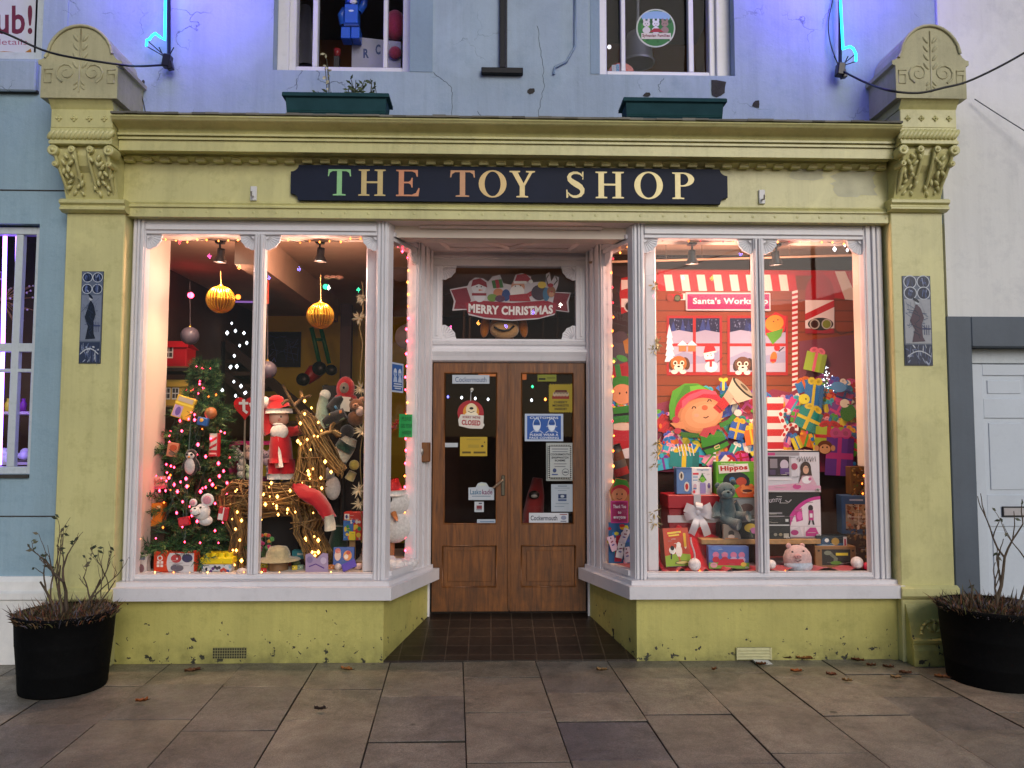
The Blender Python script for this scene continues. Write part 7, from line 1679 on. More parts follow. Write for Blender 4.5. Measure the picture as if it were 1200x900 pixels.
# rolled tube leaning in the side window
mb = M(); p0, p1 = P(743, 600, .62), P(718, 522, .62); d = p1-p0; seg = ['#4a8a3a', '#b0a89a', '#c87a2a', '#7a6a5a', '#3a3430', '#a02a28', '#5a5450', '#6a3a24', '#2f2a28']
for i, c_ in enumerate(seg):
    mb.tube([p0+d*(i/9), p0+d*((i+1)/9)], .058, c_, 16, cap=(i in (0, 8)), smooth=True)
tag(mb.build('poster_tube', None, 'paper'), 'tall banded cardboard tube leaning in the right side window', 'tube')
TYY = .40
root = thing('thank_you_elf', 'small elf board holding a pink Thank You sign in the right side window', 'cut-out', P(727, 665, TYY))
mb = M(); out = [(718, 590), (714, 575), (722, 560), (734, 562), (740, 575), (737, 590), (737, 660), (712, 660)]; mb.prism([P(x, y, TYY+.001) for x, y in out], (0, .01, 0), '#b0703a'); mb.plane(TYY, .0001)
mb.g([(716, 578), (722, 561), (735, 563), (739, 576)], '#3a8a2a'); mb.e(727, 576, 11, 8, '#b81f34', -6); mb.e(726, 580, 9, 8, '#d8885c'); mb.e(723, 579, .9, 1.3, '#1a0f0a', 0, 6); mb.e(729, 579, .9, 1.3, '#1a0f0a', 0, 6); mb.l([(723, 584), (726, 585.5), (729, 584)], .7, '#5a2010')
mb.r(713, 612, 738, 660, '#2a5a8a')
for i in range(26): mb.e(rr.uniform(714, 737), rr.uniform(616, 658), rr.uniform(1.5, 3.5), rr.uniform(1.5, 3.5), rr.choice(PC), 0, 7)
mb.g([(722, 628), (730, 626), (728, 658), (720, 658)], '#b81f34'); mb.build('figure', root, 'paper')
mb = M(); mb.plane(TYY-.006, .0001); a, b = P(716, 613, TYY-.006), P(736, 587, TYY-.006); mb.box(a.x, b.x, TYY-.005, TYY, a.z, b.z, '#c83a8a'); mb.r(717, 588.5, 735, 611.5, '#a01f5a'); mb.t('Thank You', 726, 593.5, 15, 4, '#f2e6ec', .03); mb.t('to', 726, 600.5, 4, 3, '#f2e6ec', .03); mb.t('everyone', 726, 607, 14, 4, '#f2e6ec', .03); mb.build('sign', root, 'paper')
for i, (px, py, rot, col) in enumerate(((732, 628, 24, '#e0cfd0'), (718, 637, -20, '#e3b8c4'), (727, 645, 12, '#efe0dc'), (735, 650, -8, '#d8c2c8'))):
    sheet('gift_tag', ['pink-white gift tag highest under the Thank You sign', 'pink gift tag at the left under the Thank You sign', 'white gift tag in the middle under the Thank You sign', 'dusky gift tag lowest at the right under the Thank You sign'][i], px-4, py-9, px+4, py+9, .37, col, lambda m: (m.l([(.3, .4), (.7, .35)], .08, '#8a2a4a'), m.e(.5, .13, .1, .05, '#5a2a2a'), m.l([(.3, .6), (.7, .58)], .08, '#4a3a8a')), 'tag', rot, 'gift tags under the Thank You sign')

# ---------------------------------------------------------------- shelf and the boxed toys
SHY = .34; zsh = PZ(632, SHY, 890)
root = thing('plank_shelf', 'pale pine plank shelf on blocks carrying the boxed toys in the right window', 'shelf', (P(890, 640, .5).x, .5, ZP))
mb = M(); mb.box(P(822, 632, SHY).x, P(962, 632, SHY).x, SHY, .78, zsh-.035, zsh, '#b98f5e', .003); mb.build('plank', root, 'twig')
for px in (842, 889, 952): mb = M(); x = P(px, 640, .5).x; mb.box(x-.035, x+.035, .42, .62, ZP, zsh-.035, '#8a6238', .004); mb.build('block', root, 'twig')
def hip(m):
    m.r(.03, .03, .97, .97, '#7ac232'); m.r(.05, .28, .95, .95, '#5fae2a'); m.e(.5, .55, .33, .27, '#16202a'); m.e(.62, .55, .13, .12, '#b0402a'); m.e(.40, .50, .07, .08, '#3a78b0'); m.e(.50, .70, .09, .07, '#5a9a2a'); m.g([(.45, .78), (.6, .66), (.98, .66), (.98, .98), (.55, .98)], '#c8501e'); m.e(.76, .78, .17, .10, '#e07a3a'); m.e(.76, .80, .12, .04, '#4a140c'); m.e(.66, .68, .05, .05, '#e07a3a'); m.e(.85, .66, .05, .05, '#e07a3a')
    m.g([(.06, .10), (.78, .05), (.82, .27), (.08, .33)], '#f2ece6'); m.t('Hippos', .44, .19, .66, .17, '#c41a22', .05, -4); m.t('Hungry', .32, .06, .36, .05, '#e8f2d8', .03)
hip2 = lambda m: hip(m)
carton('game_box', 'lime green Hippos game box standing above the teddy', 'box', 839, 541, 886.5, 583.5, .60, .07, '#4f9a26', hip2)
mb = M(); zt = P(860, 584, .58).z; mb.box(P(838, 584, .58).x, P(889, 584, .58).x, .585, .70, zsh, zt-.001, '#6f757c'); mb.plane(.585); mb.r(839, 585.5, 888, 606, '#7d858c'); mb.e(875, 595, 8, 5, '#5a4a4a'); tag(mb.build('toy_carton', None, 'toy'), 'plain grey carton behind the teddy, under the lime green game box', 'box')
def craftL(m): m.e(.32, .32, .16, .17, '#d8cfc2'); m.e(.32, .32, .07, .11, '#4a3424'); m.e(.66, .72, .17, .19, '#d8cfc2'); m.e(.66, .72, .10, .12, '#b81f24'); m.r(0, 0, 1, .07, '#3d5f96')
carton('craft_box', 'blue craft box with two oval pictures on the red gift box', 'box', 793, 548, 810.5, 579, .53, .08, '#5a7db2', craftL)
def craftR(m):
    m.r(.25, .05, .85, .10, '#a8b4c8'); m.r(.05, .19, .34, .26, '#d8384a'); m.r(.05, .32, .30, .37, '#8aa8c8'); m.r(.05, .44, .28, .48, '#8aa8c8'); m.g([(.32, .47), (.52, .2), (.74, .47)], '#2f7a2a'); m.e(.53, .44, .13, .10, '#7ac23a'); m.r(.40, .56, .68, .95, '#9a8ac0'); m.e(.15, .68, .08, .09, '#c8a8b8'); m.e(.84, .66, .07, .10, '#6a5a9a'); m.e(.10, .88, .06, .06, '#d8384a'); m.r(.06, .74, .22, .79, '#5a78a8')
carton('craft_box', 'white craft box with a small green elf picture on the red gift box', 'box', 811, 548, 834, 580, .53, .08, '#e9e4e6', craftR)
# gift box with silver bow
GY = .50; root = thing('gift_box', 'large dark red gift box tied with a wide silver ribbon and bow', 'gift box', P(812, 622, GY))
a, b = P(783, 634, GY), P(844, 580, GY); mb = M(); mb.box(a.x+.008, b.x-.008, GY+.004, GY+.26, ZP, b.z-.10, '#8e0f1f', .005); mb.build('box', root, 'toy'); mb = M(); mb.box(a.x, b.x, GY-.004, GY+.27, b.z-.10, b.z, '#9c1224', .006); mb.build('lid', root, 'toy')
mb = M(); z_ = P(800, 608, GY).z; mb.box(a.x-.003, b.x+.003, GY-.012, GY-.005, z_-.026, z_+.026, '#b7b2b8'); x_ = P(817, 600, GY).x; mb.box(x_-.026, x_+.026, GY-.010, GY-.005, a.z, b.z+.003, '#b7b2b8'); mb.build('ribbon', root, MT['satin'])
mb = M()
c = P(817, 600, GY-.03)
for ang_, ln, wd in ((200, .10, .030), (158, .10, .034), (22, .11, .034), (-14, .13, .028), (80, .07, .026), (-108, .17, .026), (-68, .18, .028)):
    d = Vector((math.cos(R(ang_)), -.15, math.sin(R(ang_)))); w = Vector((-math.sin(R(ang_)), 0, math.cos(R(ang_))))
    pts = [c+d*ln*t+Vector((0, -.035*math.sin(math.pi*t), 0)) for t in (0, .25, .5, .75, 1)]; vs = []
    for i, p in enumerate(pts): k = wd*(.35+.65*min(1, i/2)); vs += [p-w*k, p+w*k]
    mb.add(vs, [(2*i, 2*i+1, 2*i+3, 2*i+2) for i in range(4)], '#c2bcc2', True)
mb.ell(c+Vector((0, -.012, 0)), (.024, .018, .026), '#c2bcc2', nu=10, nv=7); mb.build('bow', root, MT['satin'])
# red cloth drape
mb = M(); rr = random.Random(31); gx, gy = 26, 14; vs = []
x0, x1 = P(768, 650, .4).x, P(846, 650, .4).x
for j in range(gy+1):
    for i in range(gx+1):
        u, v = i/gx, j/gy; y = .47-.30*v; top = P(800, 622, .47).z-.05*abs(u-.4)
        z = ZP+.012+(top-ZP)*max(0, 1-v*1.25)**1.4+.022*math.sin(u*19+v*3)*(1-.4*v)+.012*math.sin(u*37-v*9)
        vs.append((x0+(x1-x0)*u+.01*math.sin(v*9), y-.02*math.sin(u*15), max(ZP+.004, z)))
mb.add(vs, [(j*(gx+1)+i, j*(gx+1)+i+1, (j+1)*(gx+1)+i+1, (j+1)*(gx+1)+i) for j in range(gy) for i in range(gx)], '#b80f22', True)
tag(mb.build('red_cloth', None, 'cloth'), 'rumpled bright red cloth spilling down in front of the silver ribbon gift box', 'cloth')
mb = M(); vs = []
for j in range(9):
    for i in range(31):
        u, v = i/30, j/8; vs.append((P(843, 670, .3).x+(P(1024, 670, .3).x-P(843, 670, .3).x)*u, .19+.34*v, ZP+.006+.014*(1+math.sin(u*31+v*4))*(1-.4*v)))
mb.add(vs, [(j*31+i, j*31+i+1, (j+1)*31+i+1, (j+1)*31+i) for j in range(8) for i in range(30)], '#a80d1e', True); tag(mb.build('red_cloth', None, 'cloth'), 'flat red cloth covering the floor under the plank shelf and pig plush', 'cloth')
# teddy
TDY = .44; s = sc(TDY); q = lambda x, y, dy=0: P(x, y, TDY)+Vector((0, dy, 0)); root = thing('teddy', 'grey-blue teddy with long limbs sitting on a black box edge in the right window', 'soft toy', q(853, 614))
mb = M(); mb.tube([q(853, 606), q(852, 596), q(851, 585), q(850, 580)], [12*s, 12*s, 9.5*s, 6*s], '#4f666c', 14, flat=.8); mb.ell(q(850, 575, -2*s), (11*s, 10*s, 10*s), '#546c72'); mb.ell(q(849, 578.5, -10*s), (6.5*s, 5*s, 5*s), '#5f777c')
mb.tube([q(844, 590), q(839, 598), q(839, 606, -3*s)], [5.5*s, 5*s, 5.5*s], '#4f666c', 10); mb.tube([q(859, 589), q(865, 597), q(866, 604, -3*s)], [5.5*s, 5*s, 5.5*s], '#4f666c', 10)
mb.tube([q(848, 605), q(852, 611, -12*s), q(860, 613, -20*s)], [6.5*s, 6*s, 6.5*s], '#536a70', 10); mb.tube([q(858, 604), q(866, 605, -12*s), q(871, 603, -18*s)], [6.5*s, 6*s, 6.5*s], '#536a70', 10); mb.build('body', root, 'plush')
for x, y in ((841, 569), (859, 565)): mb = M(); mb.ell(q(x, y), (3.6*s, 2.4*s, 3.6*s), '#4a6066', nu=10, nv=7); mb.build('ear', root, 'plush')
mb = M(); mb.ell(q(849, 575.5, -15*s), (1.6*s, 1*s, 1.1*s), '#121416', nu=8, nv=5)
for x in (845.5, 853.5): mb.ell(q(x, 572.5, -11.5*s), .9*s, '#0c0c0e', nu=6, nv=5)
mb.build('face', root, 'plastic')
mb = M(); mb.box(P(843, 634, .42).x, P(868, 634, .42).x, .40, .58, zsh, P(850, 611, .42).z-.008, '#121112', .004); tag(mb.build('toy_carton', None, 'toy'), 'plain black carton that the grey-blue teddy sits on', 'box')
def blk(m): m.e(.22, .5, .13, .2, '#c8a83a'); m.e(.28, .62, .08, .14, '#b86a9a'); m.l([(.2, .6), (.25, .92)], .03, '#4a5a3a'); m.r(.12, .1, .42, .16, '#8a8a8a'); m.r(.55, .35, .98, .4, '#c9c9c9'); m.e(.70, .8, .035, .07, '#8a8678'); m.e(.8, .8, .035, .07, '#9a8a6a'); m.r(.9, .1, .96, .22, '#c9c9c9'); m.r(.86, .75, .96, .95, '#b8b0a0')
carton('toy_carton', 'long black toy carton with a yellow flower picture behind the right-hand mullion', 'box', 867, 607, 926, 633, SHY+.02, .10, '#121214', blk, floor=zsh)
mb = M(); Y = SHY+.0; c = P(848, 634, Y); pts = [(c.x, Y, zsh)]+[(c.x+.125*math.cos(R(t)), Y, zsh+.105*math.sin(R(t))) for t in range(0, 91, 10)]; mb.prism(pts, (0, .03, 0), '#8a7a6c'); mb.plane(Y); mb.e(857, 625, 3.5, 3.5, '#2a1c18'); mb.e(857, 629, 4, 2.5, '#d8b8a0'); mb.l([(850, 631), (865, 631)], 1, '#c87a3a'); tag(mb.build('quarter_round_tin', None, 'toy'), 'quarter round brown toy pack on the front edge of the plank shelf', 'packet')
# sewing box and scooter box
def sew(m):
    m.r(.0, .0, 1, .035, '#1a1418'); m.r(.0, .04, .62, .12, '#9a9298'); m.r(0, .05, .16, .12, '#c23a7a'); m.r(.0, .14, .44, .62, '#2a1c26'); m.r(.06, .2, .2, .42, '#8a8088'); m.e(.33, .34, .08, .12, '#c8b8c8'); m.r(.25, .42, .42, .58, '#5a3a78'); m.r(.05, .46, .16, .58, '#4a3858'); m.r(.42, .14, .46, .62, '#b8b0b6'); m.e(.52, .38, .06, .08, '#a83a5a'); m.r(.0, .66, .46, .71, '#e6dfe4')
    m.e(.73, .42, .10, .16, '#3a241c'); m.g([(.64, .5), (.66, .36), (.82, .36), (.86, .74), (.6, .74)], '#3a241c'); m.e(.73, .46, .055, .10, '#d8a488'); m.g([(.58, .82), (.66, .6), (.84, .6), (.93, .82)], '#d8a8b8'); m.e(.74, .7, .09, .09, '#efe9ec'); m.e(.80, .68, .03, .04, '#c85a8a'); m.g([(0, .84), (.55, .78), (1, .84), (1, .96), (0, .96)], '#d8a0b8'); m.e(.55, .86, .08, .06, '#c84a8a'); m.r(0, .95, 1, 1, '#c8c0c4')
    for k in range(7): m.l([(.56+.05*k, .22+.05*(k % 2)), (.60+.05*k, .14), (.61+.05*k, .26)], .012, '#1a1418')
carton('craft_machine_box', 'white and pink carton picturing a girl, on the black and pink carton', 'box', 899, 528, 960, 577, SHY+.06, .2, '#d9d2d8', sew)
def scoot(m):
    m.r(0, 0, 1, 1, '#141014'); pass
    pts = [(1, .07)]+[(1-.66*math.cos(R(t)), 1-.93*math.sin(R(t))) for t in range(88, -1, -8)]+[(1, 1)]; m.g(pts, '#c8348c'); pts = [(1, .14)]+[(1-.58*math.cos(R(t)), 1-.86*math.sin(R(t))) for t in range(88, -1, -8)]+[(1, 1)]; m.g(pts, '#e6d8dc')
    m.g([(.53, .4), (.66, .33), (.68, .6), (.56, .64)], '#c22f82'); m.e(.62, .5, .05, .1, '#e05aa8'); m.e(.82, .33, .045, .07, '#2a1a20'); m.r(.78, .38, .87, .60, '#b8307c'); m.r(.80, .45, .85, .54, '#e8dcdf'); m.l([(.80, .60), (.78, .70)], .03, '#241820'); m.l([(.85, .60), (.87, .70)], .03, '#241820'); m.g([(.42, .82), (.62, .74), (.66, .95), (.44, .96)], '#cfc2c8'); m.e(.52, .87, .07, .06, '#a82a70'); m.g([(.72, .86), (.80, .76), (.90, .76), (.97, .95), (.72, .95)], '#b82f7e'); m.r(.42, .725, 1, .735, '#bfb4b8'); m.r(.685, .74, .695, 1, '#bfb4b8')
    m.t('Bunny', .15, .16, .3, .15, '#c9bfc6', .0, -8); m.r(.04, .42, .3, .46, '#8a8488'); m.r(.04, .5, .34, .56, '#b8b0b4'); m.l([(.36, .16), (.42, .2), (.47, .14)], .02, '#b8b0b4'); m.r(0, .96, 1, 1, '#8a7a80')
carton('scooter_box', 'large black and pink carton picturing a pink ride-on toy on the plank shelf', 'box', 897, 579, 961, 632, SHY+.05, .25, '#1a1418', scoot, floor=zsh)
# red storybook box leaning
def red_game(m):
    m.r(0, 0, 1, 1, '#b8442a'); m.g([(.1, .08), (.75, .04), (.78, .22), (.12, .26)], '#c83a22'); m.g([(.16, .11), (.7, .08), (.71, .13), (.17, .16)], '#e8c84a'); m.g([(.2, .18), (.62, .16), (.63, .2), (.21, .22)], '#e8c84a'); m.r(.78, .14, .88, .5, '#e0b02a'); m.g([(.78, .5), (.88, .5), (.83, .56)], '#efe0c0'); m.g([(0, .72), (.5, .66), (1, .7), (1, 1), (0, 1)], '#8aa82a'); m.e(.3, .58, .13, .1, '#efe8e0'); m.e(.3, .52, .08, .06, '#1a1614'); m.e(.55, .6, .13, .16, '#e6d8cc'); m.e(.56, .44, .09, .07, '#efe6dc'); m.l([(.25, .66), (.22, .8)], .05, '#2a2420'); m.l([(.52, .74), (.56, .86)], .05, '#c8503a'); m.e(.64, .9, .28, .05, '#2a2a1c'); m.e(.64, .9, .25, .035, '#c8b86a')
carton('game_box', 'red and green picture game box leaning on the rumpled red cloth', 'box', 779, 619, 811, 664, .24, .07, '#7a3a1c', red_game, rot=14, lean=-10, floor=ZP+.035)
def peep(m):
    m.r(0, 0, 1, .62, '#5a76b8')
    for x in (.18, .4, .62, .82): m.e(x, .38, .08, .14, '#d87a9a'); m.e(x, .6, .09, .14, '#c22a3a' if x < .5 else '#c8a8c8')
    m.e(.2, .08, .14, .1, '#6a8ac8'); m.r(0, .72, 1, 1, '#7aa83a'); m.g([(.2, .85), (.28, .56), (.85, .56), (.92, .85)], '#c8243a'); m.e(.12, .84, .09, .12, '#d8a0a8'); m.e(.86, .8, .07, .1, '#e8c04a')
carton('play_set', 'open fronted blue toy pack with a red slide picture under the plank shelf', 'box', 831, 645, 877, 671, .24, .07, '#4a66a8', peep, rot=-3, floor=ZP+.02)
mb = M(); c = P(814, 664, .20); mb.ell((c.x, c.y, ZP+.055), .044, '#efe6e6'); mb.tube(bez((c.x, c.y, ZP+.09), (c.x+.01, c.y, ZP+.16), (c.x-.03, c.y, ZP+.18), (c.x-.02, c.y+.02, ZP+.24), 8), .007, '#d8b8b8', 6); tag(mb.build('snowball_ornament', None, 'plush'), 'fluffy white ball with a pale cord in front of the red picture game box', 'ornament', 'fluffy white balls')
for px, py, r_, lab in ((1004.5, 663, .042, 'fluffy white ball in the lower right corner of the right window'), (904, 667, .032, 'fluffy white ball half hidden by the right-hand mullion')):
    mb = M(); c = P(px, py, .22); mb.ell((c.x, c.y, ZP+r_+.02), r_, '#efe6e6'); tag(mb.build('snowball_ornament', None, 'plush'), lab, 'ornament', 'fluffy white balls')
mb = M(); c = P(1016, 668, .2); mb.ell((c.x, c.y, ZP+.04), .028, '#d81848'); tag(mb.build('red_bauble', None, 'plastic'), 'small shiny red ball at the far right of the right window floor', 'bauble')
# pig plush
PY = .27; s = sc(PY); q = lambda x, y, dy=0: P(x, y, PY)+Vector((0, dy, 0)); root = thing('pig_plush', 'round pink and pale blue pig plush sitting under the plank shelf', 'soft toy', q(934, 671))
mb = M(); mb.ell(q(934.5, 655), (16.5*s, 13*s, 16.5*s), '#d8b6b4'); mb.ell(q(935, 662, -1.0*s), (16.6*s, 13*s, 10*s), '#c3cedd'); mb.build('body', root, 'plush')
for x in (924, 940): mb = M(); mb.ell(q(x, 639.5), (3.2*s, 2*s, 3.2*s), '#d9a8a4', nu=10, nv=6); mb.build('ear', root, 'plush')
mb = M(); mb.ell(q(930, 650, -13*s), (4.6*s, 2.6*s, 3*s), '#d39c9a'); 
for dx in (-1.6, 1.6): mb.ell(q(930+dx, 650, -15.6*s), (.7*s, .5*s, .9*s), '#8a4a4a', nu=6, nv=4)
mb.build('snout', root, 'plush'); mb = M()
for x, y in ((924, 645), (937, 644)): mb.ell(q(x, y, -11.6*s), (1.4*s, .8*s, 1*s), '#1d1517', nu=8, nv=5)
mb.tube([q(926, 654, -13*s), q(930, 656, -13.4*s), q(934, 654, -13*s)], .45*s, '#8a5a5a', 4); mb.build('face', root, 'plastic')
# crate with dinosaur, toy cars pack, patterned boxes
def dino(m): m.r(.16, .14, .86, .86, '#17130f'); m.l([(.25, .3), (.34, .25), (.4, .4), (.5, .55), (.48, .75)], .1, '#6a6f5c'); m.e(.3, .3, .09, .1, '#7a7f6a'); m.r(.5, .3, .8, .42, '#d8c22a'); m.e(.5, .75, .14, .08, '#5a8a2a'); m.e(.08, .2, .03, .05, '#3a2414'); m.e(.92, .2, .03, .05, '#3a2414')
carton('dinosaur_crate', 'brown crate style box with a dinosaur in its dark window', 'box', 956, 645, 1003, 671, .32, .14, '#8a6238', dino, floor=ZP+.006)
def cars(m): m.r(0, .5, 1, 1, '#22557a'); m.e(.3, .4, .14, .3, '#2f4a6a'); m.e(.34, .3, .07, .14, '#e6e2da'); m.e(.62, .38, .13, .26, '#b08a3a'); m.r(.88, .05, 1, .95, '#d8d4d0'); m.r(.91, .2, .97, .8, '#b83a4a'); m.r(.1, .62, .6, .8, '#8ab0c8')
carton('toy_car_pack', 'flat dark blue pack of little vehicles lying on the dinosaur crate', 'box', 957, 628, 992, 645, .36, .08, '#16242e', cars)
def wreath(seed, base):
    def f(m):
        r2 = random.Random(seed)
        for i in range(90): m.e(r2.random(), r2.random(), r2.uniform(.03, .08), r2.uniform(.02, .05), r2.choice(base), r2.uniform(0, 180), 7)
    return f
br_ = ['#5a3a1c', '#8a5a22', '#3a2414', '#b0762a', '#6a4a2a', '#4a1c14', '#9a7a4a']
carton('puzzle_box', 'brown patterned box under the slate blue box by the right jamb', 'box', 992, 627, 1026, 671, .46, .16, '#4a2f18', wreath(3, br_), rot=-10, floor=ZP+.006)
def bluep(m):
    m.r(.12, .22, .82, .86, '#b89a78'); r2 = random.Random(8)
    for i in range(60): m.e(r2.uniform(.14, .80), r2.uniform(.24, .84), r2.uniform(.03, .08), r2.uniform(.02, .05), r2.choice(['#8a5a3a', '#d8b890', '#5a3a28', '#c87a4a', '#e3d0b8', '#7a2f24']), r2.uniform(0, 180), 7)
    m.r(.12, .53, .82, .55, '#e0d2c0'); m.r(.45, .22, .47, .86, '#e0d2c0'); m.r(.2, .08, .6, .12, '#a8bcd8'); m.r(.85, .3, 1, .8, '#d86a1e')
carton('puzzle_box', 'slate blue box with a four part picture stacked by the right jamb', 'box', 988, 581, 1024, 626, .46, .14, '#3d5f8a', bluep, rot=-10)
carton('puzzle_box', 'brown and green patterned box on top of the slate blue box', 'box', 998, 547, 1022, 580, .50, .12, '#6a4a24', wreath(5, br_+['#4a6a2a', '#c8a04a']), rot=-8)
# sparkling little tree of lights
root_pts = [P(967+rr.gauss(0, 1)*(1+5*t), 428+30*t, BY-.03) for t in [rr.random()**.6 for _ in range(44)]]
mb = M(); a = P(967, 427, BY-.025); b = P(967, 462, BY-.025)
mb.tube([a, b], .004, '#5a5a62', 5); 
for k in range(10): z = a.lerp(b, k/10); mb.tube([z, z+Vector((.05*k/10, 0, -.01))], .002, '#6a6a72', 4); mb.tube([z, z+Vector((-.05*k/10, 0, -.01))], .002, '#6a6a72', 4)
o = thing('light_tree', 'tiny cone of cool white sparkling lights hung in front of the backdrop', 'light tree', a); mb.build('stem', o, 'plastic')
for p in root_pts: bb = bpy.data.objects.new('bulb', bulb_mesh('white', .0034)); COL.objects.link(bb); bb.parent = o; bb.location = p-a
# string lights of the right bay
run('red and warm string lights draped along the head of the right window', [(772, 283), (786, 279), (815, 282), (850, 283), (884, 280), (915, 284), (950, 281), (985, 286), (1010, 281)], .17, 18, {'warm': 3, 'red': 2, 'amber': 2})
run('warm string lights down the right jamb of the right window', [(1012, 300), (1014, 350), (1015, 420), (1016, 480), (1016, 545), (1017, 600), (1019, 640), (1020, 672)], .168, 18, {'amber': 4, 'warm': 2, 'pink': 1})
run('warm string lights lying along the floor of the right window', [(775, 672), (815, 670), (850, 671), (895, 671), (918, 669), (955, 671), (990, 669), (1015, 671)], .19, 9, {'warm': 2, 'amber': 2})
run('orange string lights among the patterned boxes by the right jamb', [(1014, 548), (1010, 575, .38), (1018, 590), (1016, 612), (1020, 626), (1019, 655)], .30, 9, {'amber': 5, 'red': 1})
run3('warm string lights round the right side window', [spl(1, .12, 283), spl(1, .3, 289), spl(1, .5, 297), spl(1, .60, 303), spl(1, .595, 360), spl(1, .595, 430), spl(1, .59, 480), spl(1, .59, 540), spl(1, .59, 600), spl(1, .58, 650)], 22, {'warm': 3, 'amber': 3, 'red': 1})
pts = [P(974, 283, .30), P(978, 292, .30), P(990, 287, .30), P(993, 293, .30)]
fairy('cluster of four bright white lights in the top right corner of the right window', [pts], [(p, 'white', 1.6+.5*(i == 1)) for i, p in enumerate(pts)], '#2a1a14', .007)

# ================================================================== doors: notices, transom
ND = YD+.012
cmk = lambda m: (m.t('Cockermouth', .5, .52, .84, .58, '#2c4a78', .0),)
sheet('town_notice', 'white Cockermouth strip at the top of the left door pane', 530, 439.5, 573.5, 449.5, ND, '#b9c2cc', cmk)
sheet('town_notice', 'white Cockermouth strip at the bottom of the right door pane', 620, 601, 666, 612.5, ND, '#c9ccd2', lambda m: (m.t('Cockermouth', .38, .52, .68, .5, '#33344a', .02), m.r(.78, .12, .97, .2, '#8a2a3a'), m.e(.88, .5, .07, .22, '#8a90a8'), m.r(.80, .82, .95, .9, '#5a5a70')))
sheet('orange_sticker', 'orange sticker in the top right corner of the left door pane', 560.5, 437, 582, 441, ND+.001, '#c8763a'); sheet('orange_sticker', 'orange sticker in the top left corner of the right door pane', 610, 437.5, 617, 445, ND, '#c0682a')
root = thing('closed_sign', 'round red Sorry we are closed sign hanging from a sucker on the left door pane', 'door sign', P(551, 503, ND-.003))
mb = M(); Yc = ND-.003
mb.prism([P(551.5+15.5*math.cos(R(t)), 484+15*math.sin(R(t)), Yc) for t in range(0, 360, 18)], (0, .003, 0), '#a51c26'); mb.plane(Yc); mb.e(552, 483, 9.5, 10, '#d8902e'); mb.e(552.5, 480, 6.5, 7.5, '#e8d8b0'); mb.e(552.5, 487, 8, 5, '#efe4c8'); mb.e(552.5, 478.5, 2.4, 1.5, '#15100c'); mb.l([(548.5, 482), (552, 483.5), (556, 482)], .8, '#2a1a14'); mb.build('disc', root, 'plastic')
mb = M(); pts = [(537, 492), (540, 485.5), (567, 487), (566.5, 496), (568, 498), (565, 502.5), (550, 502), (538, 499)]; mb.prism([P(x, y, Yc-.003) for x, y in pts], (0, .002, 0), '#d8d2c8'); mb.plane(Yc-.0035); mb.t("SORRY WE'RE", 552.5, 489, 21, 2.8, '#8a1a2a', .03, 2); mb.t('CLOSED', 552, 495.3, 22, 6.2, '#a8162a', .04, 3); mb.build('banner', root, 'paper')
mb = M(); mb.tube([P(551.5, 470, Yc), P(551.8, 458, Yc)], .0035, '#b8b8b8', 5); mb.ell(P(553, 456.5, Yc), .014, '#d8d4c8', nu=10, nv=6); mb.build('sucker', root, 'plastic')
sheet('yellow_card', 'yellow card with faded lettering in the middle of the left door pane', 539, 512, 571, 534.5, ND, '#b89a2a', lambda m: (m.r(.08, .76, .40, .86, '#5a4a10'), m.r(.5, .76, .94, .86, '#5a4a10'), m.e(.82, .48, .05, .06, '#3a3010'), m.e(.9, .28, .02, .04, '#3a3010'), m.r(.25, .1, .75, .16, '#a8902e'), m.r(.3, .4, .7, .56, '#a8902e')), 'card')
sheet('white_slip', 'small blank white slip at the left edge of the left door pane', 520.5, 519, 536.5, 524, ND, '#b9c0c6')
mb = M(); Yl = ND-.001; mb.prism([P(x, y, Yl) for x, y in [(549, 586), (549, 571.5), (557.5, 571), (560, 566.5), (564, 565), (570, 566), (573, 571), (579, 571.5), (579, 586)]], (0, .002, 0), '#b4bcc4'); mb.plane(Yl); mb.t('Lasko', 557.5, 576.5, 13, 6, '#3a6a8a', .02); mb.t('kade', 571, 576.5, 12, 6, '#7a4a6a', .02); mb.r(553, 581, 575, 582, '#7a8a9a'); mb.e(565, 569, 5, 2.6, '#c0c8b8', 0, 12, 180, 360)
tag(mb.build('arched_notice', None, 'paper'), 'white arch topped notice near the handle of the left door', 'notice')
sheet('small_card', 'little white card with a dark red print under the arch topped notice', 556, 588, 567, 600, ND, '#b9bec4', lambda m: (m.r(.22, .36, .8, .7, '#7a2f3a'), m.r(.45, .1, .8, .22, '#4a4a5a'), m.r(.2, .75, .8, .82, '#4a4a5a'))); sheet('bottom_strip', 'pale grey strip in the bottom right corner of the left door pane', 559, 608.5, 581.5, 614, ND, '#a9b4c0', lambda m: m.r(.15, .4, .9, .65, '#6a7f9a'))
sheet('green_sticker', 'olive yellow sticker at the top of the right door pane', 630, 439, 652, 447, ND, '#7f8426', lambda m: (m.r(.06, .5, .42, .78, '#2a2c10'), m.r(.5, .35, .95, .6, '#6a6f1e')))
mb = M(); Yp = ND; pts = []
x0, y0, x1, y1 = 642.5, 449.5, 672, 484
for i in range(10): x = x0+(x1-x0)*i/10; pts += [(x, y0), (x+(x1-x0)/20, y0+1.6)]
for i in range(11): y = y0+(y1-y0)*i/11; pts += [(x1, y), (x1-1.6, y+(y1-y0)/22)]
for i in range(10): x = x1-(x1-x0)*i/10; pts += [(x, y1), (x-(x1-x0)/20, y1-1.6)]
for i in range(11): y = y1-(y1-y0)*i/11; pts += [(x0, y), (x0+1.6, y-(y1-y0)/22)]
